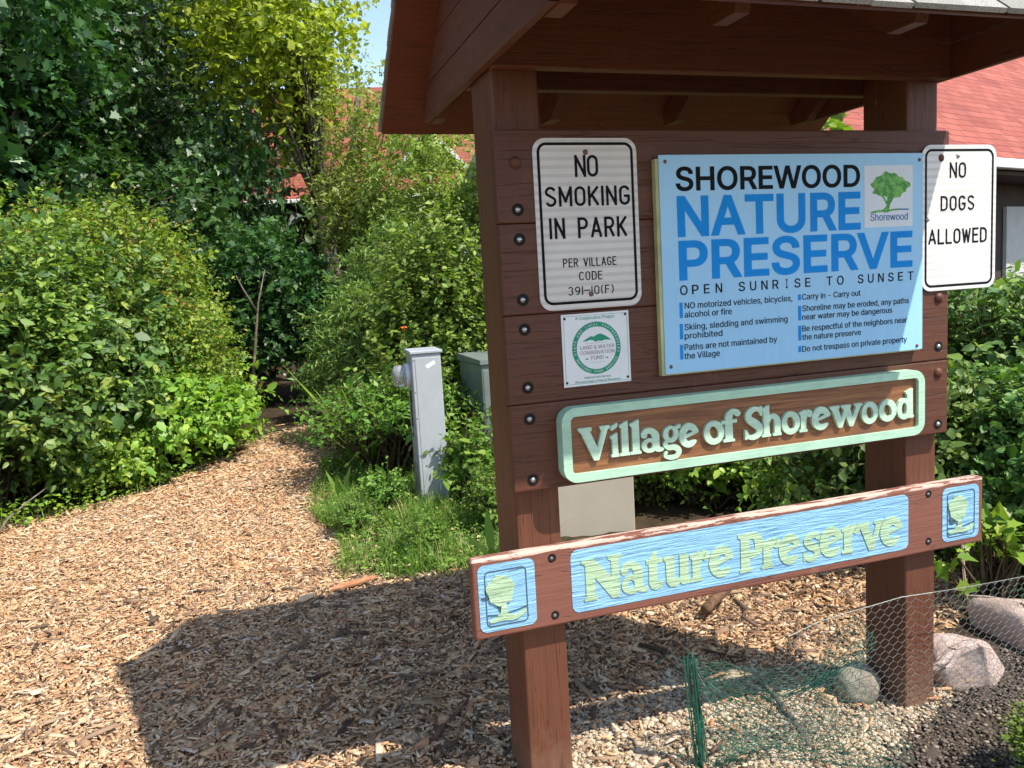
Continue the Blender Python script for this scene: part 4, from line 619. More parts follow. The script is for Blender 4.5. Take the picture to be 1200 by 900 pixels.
_CACHE = {}
def glyph_pieces(ch, bold):
    """the filled pieces of one grotesque letter, cap height 1; overlapping contours stay separate pieces"""
    if (ch, bold) in _CACHE: return _CACHE[ch, bold]
    adv, sps = GLY[ch]
    cs = [_flatten(sp, 0.0) for sp in sps]
    if not cs:
        _CACHE[ch, bold] = (adv / 1000 / CAP, [])
        return _CACHE[ch, bold]
    vs, es = [], []
    for P in cs:
        o_ = len(vs); vs += [Vector(q) for q in P]; es += [(o_ + i, o_ + (i + 1) % len(P)) for i in range(len(P))]
    ov, _, of = delaunay_2d_cdt(vs, es, [], 0, 1e-6)[:3]
    def wind(p):                        # winding number over all contours: overlapping strokes stay filled
        w = 0
        for P in cs:
            for a, b_ in zip(P, P[1:] + P[:1]):
                if a[1] <= p[1] < b_[1] or b_[1] <= p[1] < a[1]:
                    if p[0] < (b_[0] - a[0]) * (p[1] - a[1]) / (b_[1] - a[1]) + a[0]: w += 1 if b_[1] > a[1] else -1
        return w
    F = [tuple(f) for f in of if wind(sum((ov[i] for i in f), Vector((0, 0))) / len(f)) != 0]
    res = [(np.array([v_[:] for v_ in ov]), F)]
    if bold > 0:                         # heavier weight: a band along the outer edges of the filled shape
        cnt = {}
        for f in F:
            for a, b_ in zip(f, f[1:] + f[:1]): cnt[(a, b_)] = 1
        nxt = {a: b_ for (a, b_) in cnt if (b_, a) not in cnt}
        seen = set()
        for s0 in list(nxt):
            if s0 in seen: continue
            lp, c_ = [], s0
            while c_ not in seen and c_ in nxt: seen.add(c_); lp.append(c_); c_ = nxt[c_]
            if len(lp) < 3: continue
            q = np.array([ov[i][:] for i in lp]); q = q[np.linalg.norm(q - np.roll(q, 1, 0), axis=1) > 1e-5]; k = len(q)
            if k < 3: continue
            d1 = q - np.roll(q, 1, 0); d2 = np.roll(q, -1, 0) - q
            d1 /= np.linalg.norm(d1, axis=1, keepdims=True); d2 /= np.linalg.norm(d2, axis=1, keepdims=True)
            n1 = np.stack([-d1[:, 1], d1[:, 0]], 1); n2 = np.stack([-d2[:, 1], d2[:, 0]], 1)
            mt_ = (n1 + n2) / np.maximum(1 + (n1 * n2).sum(1, keepdims=True), 0.6)
            res.append((np.concatenate([q + mt_ * bold, q - mt_ * bold]), [(i, (i + 1) % k, k + (i + 1) % k, k + i) for i in range(k)]))
    _CACHE[ch, bold] = (adv / 1000 / CAP, res)
    return _CACHE[ch, bold]

class Flat:
    """gathers flat shapes on a sign face (x, z) and extrudes them out of it as one thin mesh"""
    def __init__(self): self.V, self.F = [], []; self.k = 0
    def _add(self, P, faces, loops, y0, y1):
        P = np.asarray(P, float); n = len(P); o = len(self.V)
        self.V += [(p[0], y1, p[1]) for p in P] + [(p[0], y0, p[1]) for p in P]
        self.F += [tuple(o + i for i in f) for f in faces]
        for lp in loops:
            for a, b_ in zip(lp, lp[1:] + lp[:1]):
                self.F.append((o + a, o + b_, o + n + b_, o + n + a))
    def poly(self, pts, y0, y1): n = len(pts); self._add(pts, [tuple(range(n))], [list(range(n))], y0, y1); return self
    def tri(self, V, F, y0, y1, wob=0.0):
        cnt = {}
        for f in F:
            for a, b_ in zip(f, f[1:] + f[:1]): cnt[tuple(sorted((a, b_)))] = cnt.get(tuple(sorted((a, b_))), 0) + 1
        P = np.asarray(V); n = len(P); o = len(self.V)
        self.V += [(p[0], y1 - wob * (i % 3), p[1]) for i, p in enumerate(P)] + [(p[0], y0, p[1]) for p in P]
        self.F += [tuple(o + i for i in f) for f in F]
        self.F += [(o + a, o + b_, o + n + b_, o + n + a) for (a, b_), k in cnt.items() if k == 1]
        return self
    def ring(self, A, B, y0, y1):
        n = len(A); self._add(list(A) + list(B), [(i, (i + 1) % n, n + (i + 1) % n, n + i) for i in range(n)], [list(range(n)), list(range(n, 2 * n))], y0, y1); return self
    def ribbon(self, pts, w, y0, y1, closed=False, sub=5):
        P = catmull([(p[0], p[1], (p[2] if len(p) > 2 else 1.0)) for p in pts], closed, sub) if sub > 1 else np.array([(p[0], p[1], (p[2] if len(p) > 2 else 1.0)) for p in pts], float)
        q = P[:, :2]; n = len(q)
        if closed: t = np.roll(q, -1, 0) - np.roll(q, 1, 0)
        else: t = np.gradient(q, axis=0)
        t /= np.maximum(np.linalg.norm(t, axis=1, keepdims=True), 1e-9)
        nn = np.stack([-t[:, 1], t[:, 0]], 1) * (P[:, 2:3] * w / 2)
        A, B = q + nn, q - nn
        if closed: return self.ring(A, B, y0, y1)
        self._add(np.concatenate([A, B]), [(i, i + 1, n + i + 1, n + i) for i in range(n - 1)], [list(range(n)) + list(range(2 * n - 1, n - 1, -1))], y0, y1)
        return self
    def text(self, txt, xl, xr, zb, cap, y0, y1, bold=0.0, slope=0.0):
        L_, x = [], 0.0
        for ch in txt:
            adv, pcs = glyph_pieces(ch, bold)
            L_ += [(V + [x, 0.0], F, j) for j, (V, F) in enumerate(pcs)]; x += adv
        x0 = min(V[:, 0].min() for V, F, j in L_); x1 = max(V[:, 0].max() for V, F, j in L_)
        for V, F, j in L_:
            X = xl + (V[:, 0] - x0) / (x1 - x0) * (xr - xl)
            self.tri(np.stack([X, zb + V[:, 1] * cap + slope * (X - xl)], 1), F, y0, y1 - 0.00012 * j, 0.00007 if j else 0.0)
        return self
    def build(self, name, mat, parent, org):
        me = bpy.data.meshes.new(name)
        V = [(x + org[0], y + org[1], z + org[2]) for x, y, z in self.V]
        inv = ROOT_INV(parent)
        me.from_pydata([inv @ Vector(v) for v in V], [], self.F)
        me.update()
        return link(name, me, mat, parent)

def catmull(pts, closed, sub):
    P = np.array(pts, float); n = len(P); out = []
    if n < 3 and not closed: 
        return np.stack([P[0] + (P[-1] - P[0]) * t for t in np.linspace(0, 1, sub + 1)])
    R_ = range(n if closed else n - 1)
    for i in R_:
        p0 = P[(i - 1) % n] if closed or i > 0 else 2 * P[0] - P[1]
        p1, p2 = P[i], P[(i + 1) % n]
        p3 = P[(i + 2) % n] if closed or i + 2 < n else 2 * P[-1] - P[-2]
        for j in range(sub):
            t = j / sub
            out.append(0.5 * ((2 * p1) + (-p0 + p2) * t + (2 * p0 - 5 * p1 + 4 * p2 - p3) * t * t + (-p0 + 3 * p1 - 3 * p2 + p3) * t ** 3))
    if not closed: out.append(P[-1])
    return np.array(out)

def rrect(x0, x1, z0, z1, r, n=7):
    out = []
    for cx_, cz_, a0 in ((x1 - r, z1 - r, 0), (x0 + r, z1 - r, 90), (x0 + r, z0 + r, 180), (x1 - r, z0 + r, 270)):
        for i in range(n):
            a = math.radians(a0 + 90 * i / (n - 1))
            out.append((cx_ + r * math.cos(a), cz_ + r * math.sin(a)))
    return out

def ell(cx_, cz_, rx, rz, n=28, rot=0.0, a0=0, a1=360):
    c_, s_ = math.cos(rot), math.sin(rot); m_ = n if a1 - a0 >= 360 else n + 1
    return [(cx_ + rx * math.cos(a) * c_ - rz * math.sin(a) * s_, cz_ + rx * math.cos(a) * s_ + rz * math.sin(a) * c_) for a in [math.radians(a0 + (a1 - a0) * i / n) for i in range(m_)]]

# narrow road-sign capitals drawn as even strokes; (strokes, width) on a cap height of 1
def hw(ch):
    w = 0.46; a = lambda cx_, cz_, rx, rz, s, e, n=9: ell(cx_, cz_, rx, rz, n, 0, s, e)
    T = a(w / 2, 1 - .26, w / 2, .26, 0, 180); Bt = a(w / 2, .26, w / 2, .26, 180, 360)
    D = {
        "N": ([[(0, 0), (0, 1)], [(0, 1), (w, 0)], [(w, 0), (w, 1)]], w),
        "O": ([T + Bt + [T[0]]], w), "0": ([T + Bt + [T[0]]], w * .92),
        "S": ([a(w / 2, .75, w / 2, .25, 20, 180)[:] + [(0.03, .64), (w / 2, .51), (w - .03, .37)] + a(w / 2, .25, w / 2, .25, 0, -160)], w),
        "M": ([[(0, 0), (0, 1)], [(0, 1), (.29, .22)], [(.29, .22), (.58, 1)], [(.58, 1), (.58, 0)]], .58),
        "K": ([[(0, 0), (0, 1)], [(w, 1), (0, .38)], [(.15, .55), (w, 0)]], w), "I": ([[(0, 0), (0, 1)]], 0.0),
        "G": ([a(w / 2, 1 - .26, w / 2, .26, 15, 180) + a(w / 2, .26, w / 2, .26, 180, 360) + [(w, .46)], [(w, .46), (.27, .46)]], w),
        "P": ([[(0, 0), (0, 1)], [(0, 1), (.25, 1)] + a(.24, .74, .22, .26, 90, -90) + [(0, .48)]], w),
        "R": ([[(0, 0), (0, 1)], [(0, 1), (.25, 1)] + a(.24, .74, .22, .26, 90, -90) + [(0, .48)], [(.24, .48), (w, 0)]], w),
        "A": ([[(0, 0), (.26, 1)], [(.26, 1), (.52, 0)], [(.1, .3), (.42, .3)]], .52),
        "E": ([[(0, 0), (0, 1)], [(0, 1), (.4, 1)], [(0, .53), (.34, .53)], [(0, 0), (.4, 0)]], .4),
        "F": ([[(0, 0), (0, 1)], [(0, 1), (.4, 1)], [(0, .53), (.34, .53)]], .4),
        "L": ([[(0, 1), (0, 0)], [(0, 0), (.4, 0)]], .4), "V": ([[(0, 1), (.25, 0)], [(.25, 0), (.5, 1)]], .5),
        "C": ([a(w / 2, 1 - .26, w / 2, .26, 15, 180) + a(w / 2, .26, w / 2, .26, 180, 345)], w),
        "D": ([[(0, 0), (0, 1)], [(0, 1), (.18, 1)] + a(.18, .74, .28, .26, 90, 0) + a(.18, .26, .28, .26, 0, -90) + [(0, 0)]], w),
        "W": ([[(0, 1), (.15, 0)], [(.15, 0), (.31, .9)], [(.31, .9), (.47, 0)], [(.47, 0), (.62, 1)]], .62),
        "3": ([a(w / 2, .75, w / 2, .25, 160, -70) + a(w / 2, .26, w / 2, .26, 70, -160)], w),
        "9": ([a(w / 2, .7, w / 2, .3, 0, 360, 16), [(w, .7), (w - .02, .35), (w * .55, .04), (.08, .02)]], w),
        "1": ([[(.0, 0), (.0, 1)]], .0), "-": ([[(-.1, .5), (.5, .5)]], .45), " ": ([], .3),
        "(": ([[(.18, 1.05), (.03, .75), (.03, .25), (.18, -.05)]], .18), ")": ([[(.0, 1.05), (.15, .75), (.15, .25), (.0, -.05)]], .18)}
    return D[ch]

def highway(fl, txt, xl, xr, z0, z1, y0, y1, sw=0.125, gap=0.26):
    tot, adv = 0.0, []
    for ch in txt: adv.append(tot); tot += hw(ch)[1] + gap
    tot -= gap
    H = (z1 - z0) * (1 - sw); base = z0 + (z1 - z0) * sw / 2; pen = (z1 - z0) * sw
    k = (xr - xl - pen) / tot
    lay = 0
    for ch, ax in zip(txt, adv):
        for st in hw(ch)[0]:
            P = [(xl + pen / 2 + (ax + p[0]) * k, base + p[1] * H) for p in st]
            P = [(p[0], p[1], 1.0) for p in P]
            if len(P) == 2:
                (xa, za, _), (xb, zb, _) = P; L_ = math.hypot(xb - xa, zb - za) or 1
                ex = pen / 2 if abs(za - zb) < 1e-6 or abs(xa - xb) < 1e-6 else pen * 0.35
                P = [(xa - (xb - xa) / L_ * ex, za - (zb - za) / L_ * ex, 1), (xb + (xb - xa) / L_ * ex, zb + (zb - za) / L_ * ex, 1)]
            fl.ribbon(P, pen, y0, y1 - 0.00012 * (lay % 5), False, 1); lay += 1
    return fl

def plate(parent, name, pts, y0, y1, mat, org, bev=0.0):
    mb = MB().prism([(p[0] + org[0], p[1] + org[2]) for p in pts], "y", y1 + org[1], y0 + org[1], bev)
    return mb.build(name, mat, parent)

# sheeting with the faint horizontal bands of retroreflective film
def sheeting(name, base):
    m, nt, b = new_mat(name, 0.4, 0.5, base)
    v = coords(nt)
    wv = N(nt, "ShaderNodeTexWave", wave_type="BANDS", bands_direction="Z", wave_profile="SIN")
    wv.inputs["Scale"].default_value = 14.0; wv.inputs["Distortion"].default_value = 0.4; wv.inputs["Detail"].default_value = 2
    nt.links.new(v, wv.inputs["Vector"])
    n = noise(nt, v, 5, 5)
    c = ramp(nt, wv.outputs[0], [(0.2, tuple(x * 0.83 for x in base)), (0.6, base)])
    c = mix(nt, 0.45, c, ramp(nt, n, [(0.3, (0.72, 0.70, 0.65)), (0.62, (1, 1, 1))]), "MULTIPLY")
    c = mix(nt, ramp(nt, noise(nt, coords(nt, (1, 1, .35)), 38, 7, 0.75), [(0.66, (0, 0, 0)), (0.74, (0.5, 0.5, 0.5))]), c, (0.30, 0.26, 0.21))
    nt.links.new(c, b.inputs["Base Color"])
    return m
m_white = sheeting("white_sheeting", (0.74, 0.73, 0.71))
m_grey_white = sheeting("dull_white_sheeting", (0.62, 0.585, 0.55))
m_ink = plain("black_ink", (0.006, 0.006, 0.007), 0.6, 0.1)
m_alu = plain("sign_edge", (0.6, 0.6, 0.6), 0.4, 0.5, 0.0)

def road_sign(name, label, org, mat, lines, border, bolts):
    t = thing(name, label, "sign", (org[0] + 0.152, org[1], org[2]))
    plate(t, "plate", rrect(0, .3048, 0, .4572, 0.035), 0, -0.003, mat, org)
    x0, x1, z0, z1, r = border
    Flat().ring(rrect(x0, x1, z0, z1, r), rrect(x0 + .0075, x1 - .0075, z0 + .0075, z1 - .0075, r - .0075), -0.003, -0.0037).build("border", m_ink, t, org)
    fl = Flat()
    for ln in lines: highway(fl, ln[0], *ln[1:5], -0.003, -0.0040, *ln[5:])
    fl.build("lettering", m_ink, t, org)
    for bx, bz, mt in bolts:
        MB().dome((org[0] + bx, org[1] - .003, org[2] + bz), (0, -1, 0), 0.0075, 0.005).build("bolt", mt, t, True)
    return t
m_rust = plain("rusty_bolt", (0.16, 0.085, 0.06), 0.6, 0.4, 0.3, 0.3, 150)
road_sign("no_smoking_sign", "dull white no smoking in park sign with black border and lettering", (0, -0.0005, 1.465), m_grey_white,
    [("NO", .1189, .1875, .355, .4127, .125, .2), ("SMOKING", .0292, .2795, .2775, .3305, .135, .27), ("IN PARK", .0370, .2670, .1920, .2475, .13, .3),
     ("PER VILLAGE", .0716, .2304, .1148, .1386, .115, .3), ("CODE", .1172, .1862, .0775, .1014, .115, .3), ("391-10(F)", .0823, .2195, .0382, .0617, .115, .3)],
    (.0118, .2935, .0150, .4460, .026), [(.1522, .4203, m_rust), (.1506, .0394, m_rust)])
road_sign("no_dogs_sign", "white no dogs allowed sign with black border and lettering overhanging the kiosk end", (1.295, -0.0045, 1.443), m_white,
    [("NO", .1108, .1770, .3545, .4028, .12, .26), ("DOGS", .0750, .2132, .2520, .2990, .125, .3), ("ALLOWED", .0260, .2670, .1475, .1958, .125, .27)],
    (.0118, .2930, .0112, .4445, .026), [(.0225, .2270, m_steel), (.145, .4235, m_steel)])

# ------------------------------------------------------------------ blue rules board
m_blue, nt, b = new_mat("light_blue_panel", 0.36, 0.45)
c = ramp(nt, noise(nt, coords(nt), 2.5, 5), [(0.3, (0.26, 0.52, 0.75)), (0.7, (0.29, 0.555, 0.775))])
c = mix(nt, ramp(nt, noise(nt, coords(nt, (22, 1, 1.6)), 1.6, 7, 0.7), [(0.52, (0, 0, 0)), (0.78, (0.35, 0.35, 0.35))]), c, (0.20, 0.40, 0.56))
c = mix(nt, ramp(nt, noise(nt, coords(nt), 75, 5, 0.75), [(0.70, (0, 0, 0)), (0.76, (0.6, 0.6, 0.6))]), c, (0.16, 0.24, 0.28))
nt.links.new(c, b.inputs["Base Color"])
m_old = plain("weathered_backing", (0.40, 0.40, 0.20), 0.7, 0.3, 0, 0.25, 12)
m_midblue = plain("strong_blue_ink", (0.003, 0.235, 0.64), 0.6, 0.1, 0, 0.05)
m_logowhite = plain("white_vinyl", (0.62, 0.66, 0.70), 0.4, 0.4, 0, 0.04)
m_leafgreen, nt, b = new_mat("printed_tree_green", 0.45, 0.4)
nt.links.new(ramp(nt, noise(nt, coords(nt), 55, 3, 0.5, 0.4), [(0.42, (0.03, 0.20, 0.02)), (0.5, (0.06, 0.30, 0.03)), (0.6, (0.16, 0.42, 0.06))]), b.inputs["Base Color"])
m_txtblue = plain("small_blue_ink", (0.02, 0.11, 0.34), 0.4, 0.4, 0, 0.05)
o = (0.3620, -0.0200, 1.263)
bs = thing("nature_preserve_board", "large light blue board of nature preserve rules with big blue capitals", "sign", (0.82, -0.02, 1.263))
plate(bs, "panel", rrect(0, .921, 0, .610, 0.003, 3), 0.0, -0.003, m_blue, o)
plate(bs, "backing_board", [(-.010, -.004), (.915, -.004), (.915, .600), (-.010, .600)], 0.0195, 0.0005, m_old, o)
fl = Flat()
fl.text("SHOREWOOD", .0510, .6805, .5135, .0617, -.003, -.0038, .034)
fl.text("OPEN SUNRISE TO SUNSET", .0540, .8835, .2213, .0262, -.003, -.0038, .004) if False else None
xs = np.linspace(.0540, .8630, 22)
for ch, x in zip("OPEN SUNRISE TO SUNSET", xs):
    if ch != " ":
        wd = {"I": .006, "E": .0185, "N": .0215, "O": .024}.get(ch, .021)
        fl.text(ch, x + (.0085 if ch == "I" else 0), x + wd + (.0085 if ch == "I" else 0), .2222 - .0012 * (x / .88), .0262, -.003, -.0038, .012)
sc_ = 0.0172
for txt, xl, xr, z in (("NO motorized vehicles, bicycles,", .0672, .4309, .1825), ("alcohol or fire", .0655, .2212, .1573), ("Skiing, sledding and swimming", .0645, .4129, .1218), ("prohibited", .0640, .1880, .0966),
                       ("Paths are not maintained by", .0625, .3747, .0640), ("the Village", .0612, .1776, .0388), ("Carry in - Carry out", .4662, .6803, .1835), ("Shoreline may be eroded, any paths", .4658, .8663, .1490),
                       ("near water may be dangerous", .4654, .8010, .1232), ("Be respectful of the neighbors near", .4648, .8600, .0885), ("the nature preserve", .4643, .6810, .0625), ("Do not trespass on private property", .4637, .8590, .0270)):
    fl.text(txt, xl, xr, z, sc_, -.003, -.0038, .008)
fl.build("lettering", m_ink, bs, o)
fl = Flat()
fl.text("NATURE", .0525, .6820, .3885, .1045, -.003, -.0038, .042)
fl.text("PRESERVE", .0533, .8805, .2665, .1030, -.003, -.0038, .042)
for x, za, zb in ((.0500, .1570, .2010), (.0488, .0962, .1405), (.0476, .0385, .0805), (.4512, .1830, .2000), (.4510, .1228, .1660), (.4505, .0622, .1070), (.4497, .0270, .0450)):
    fl.poly([(x, za), (x + .0105, za), (x + .0105, zb), (x, zb)], -.003, -.0037)
fl.build("lettering", m_midblue, bs, o)
lg = MB().prism([(o[0] + a, o[2] + c_) for a, c_ in ((.6965, .3886), (.8806, .3886), (.8806, .5738), (.6965, .5738))], "y", o[1] - .0036, o[1] - .0031).build("logo_label", m_logowhite, bs)
rng = np.random.default_rng(21)
crown = [(.793 + (.070 + .006 * math.sin(5 * a + 1) + .005 * math.sin(9 * a)) * math.cos(a), .5085 + (.0395 + .004 * math.sin(4 * a + .5) + .003 * math.sin(11 * a)) * math.sin(a) * (1.08 if math.sin(a) > 0 else .82)) for a in np.linspace(0, 2 * math.pi, 72, endpoint=False)]
fl = Flat().poly(crown, -.0036, -.0042)
fl.ribbon([(.7765, .437, 1.9), (.7850, .452, 1.2), (.7880, .485, .9)], .011, -.0036, -.0040)
fl.ribbon([(.7870, .455, 1), (.8050, .478, .7), (.8200, .492, .4)], .009, -.0036, -.0041)
fl.ribbon([(.7850, .455, 1), (.7680, .478, .7), (.7550, .490, .4)], .008, -.0036, -.00415)
fl.ribbon([(.7190, .4330, .5), (.7500, .4370, 1.3), (.7900, .4385, 1.0), (.8350, .4430, .4)], .006, -.0036, -.0043)
fl.build("logo_tree", m_leafgreen, lg, o)
fl = Flat().text("Shorewood", .7185, .8615, .4085, .0215, -.0036, -.0042, .004)
fl.ribbon([(.7700, .4315, .3), (.8100, .4400, 1), (.8650, .4400, 1.1)], .004, -.0036, -.0040)
fl.build("logo_lettering", m_txtblue, lg, o)
for bx, bz in ((.0201, .5919), (.9069, .5896), (.0172, .0206), (.8996, .0120)):
    MB().dome((o[0] + bx, o[1] - .003, o[2] + bz), (0, -1, 0), 0.0055, 0.004).build("screw", m_rust, bs, True)

# ------------------------------------------------------------------ small white plaque with the green ring
m_plq = plain("plaque_white", (0.66, 0.68, 0.68), 0.4, 0.5, 0, 0.05)
m_teal = plain("teal_green_ink", (0.0, 0.235, 0.135), 0.4, 0.4, 0, 0.08)
m_mauve = plain("grey_mauve_ink", (0.22, 0.16, 0.19), 0.5, 0.4)
o = (0.0576, -0.0005, 1.465 - .2135)
pq = thing("round_seal_plaque", "small square white plaque with a green ring seal and mountains below the no smoking sign", "sign", (o[0] + .1, o[1], o[2]))
plate(pq, "plate", [(0, 0), (.2042, .0012), (.2036, .2012), (.0002, .2002)], 0, -.0025, m_plq, o)
cx_, cz_ = .1020, .1030
fl = Flat().ring(ell(cx_, cz_, .0735, .0728, 56), ell(cx_, cz_, .0598, .0595, 56), -.0025, -.0032)
fl.poly([(.060, .1222), (.073, .1305), (.0865, .1365), (.094, .1348), (.099, .1370), (.106, .1405), (.1165, .1418), (.131, .1350), (.1475, .1225), (.128, .1238), (.118, .1210), (.108, .1228), (.100, .1200), (.092, .1250), (.083, .1262), (.074, .1238)], -.0025, -.0032)
for a, b_, c_, d in ((.006, .0068, .006, .195), (.1975, .1983, .006, .195)): fl.poly([(a, c_), (b_, c_), (b_, d), (a, d)], -.0025, -.003)
for c_, d in ((.006, .0068), (.1945, .1953)): fl.poly([(.007, c_), (.197, c_), (.197, d), (.007, d)], -.0025, -.003)
fl.text("A Cooperative Project", .0415, .1600, .1835, .0085, -.0025, -.0031, .0)
fl.text("National Park Service", .0622, .1415, .0193, .0058, -.0025, -.0031, .0)
fl.text("Wisconsin Dept. of Natural Resources", .0322, .1700, .0085, .0058, -.0025, -.0031, .0)
fl.poly([(.068, .1166), (.137, .1166), (.137, .1171), (.068, .1171)], -.0025, -.003); fl.poly([(.079, .0630), (.126, .0630), (.126, .0635), (.079, .0635)], -.0025, -.003)
for sx in (-1, 1): fl.poly([(cx_ + sx * .036, .0735), (cx_ + sx * .030, .0765), (cx_ + sx * .026, .0735), (cx_ + sx * .031, .0715)], -.0025, -.003)
fl.build("seal", m_teal, pq, o)
fl = Flat().text("LAND & WATER", .0525, .1560, .1010, .0100, -.0025, -.0031, .0).text("CONSERVATION", .0520, .1555, .0862, .0100, -.0025, -.0031, .0).text("FUND", .0845, .1225, .0712, .0100, -.0025, -.0031, .0)
fl.build("lettering", m_mauve, pq, o)
fl = Flat()
def ringtext(txt, a0, a1, r, cap, flip):
    for i, ch in enumerate(txt):
        if ch == " ": continue
        pcs = glyph_pieces(ch, .0)[1]
        lo = min(V[:, 0].min() for V, F in pcs); hi = max(V[:, 0].max() for V, F in pcs)
        a = math.radians(a0 + (a1 - a0) * i / (len(txt) - 1)); rot = a - math.pi / 2 + (math.pi if flip else 0)
        c_, s_ = math.cos(rot), math.sin(rot)
        for j, (V, F) in enumerate(pcs):
            V = (V - [(lo + hi) / 2, 0.5]) * cap
            fl.tri(np.stack([cx_ + r * math.cos(a) + V[:, 0] * c_ - V[:, 1] * s_, cz_ + r * .99 * math.sin(a) + V[:, 0] * s_ + V[:, 1] * c_], 1), F, -.0032, -.0037 - .0001 * j)
ringtext("STATE AND LOCAL PARTNERSHIPS", 192, -12, .0666, .0062, False)
ringtext("NATIONAL PARK SERVICE", 208, 332, .0666, .0062, True)
fl.build("ring_lettering", m_plq, pq, o)
for bx, bz in ((.010, .189), (.193, .191), (.009, .012), (.194, .014)):
    MB().dome((o[0] + bx, o[1] - .0025, o[2] + bz), (0, -1, 0), 0.0036, 0.003, 10, 3).build("nail", m_black, pq, True)

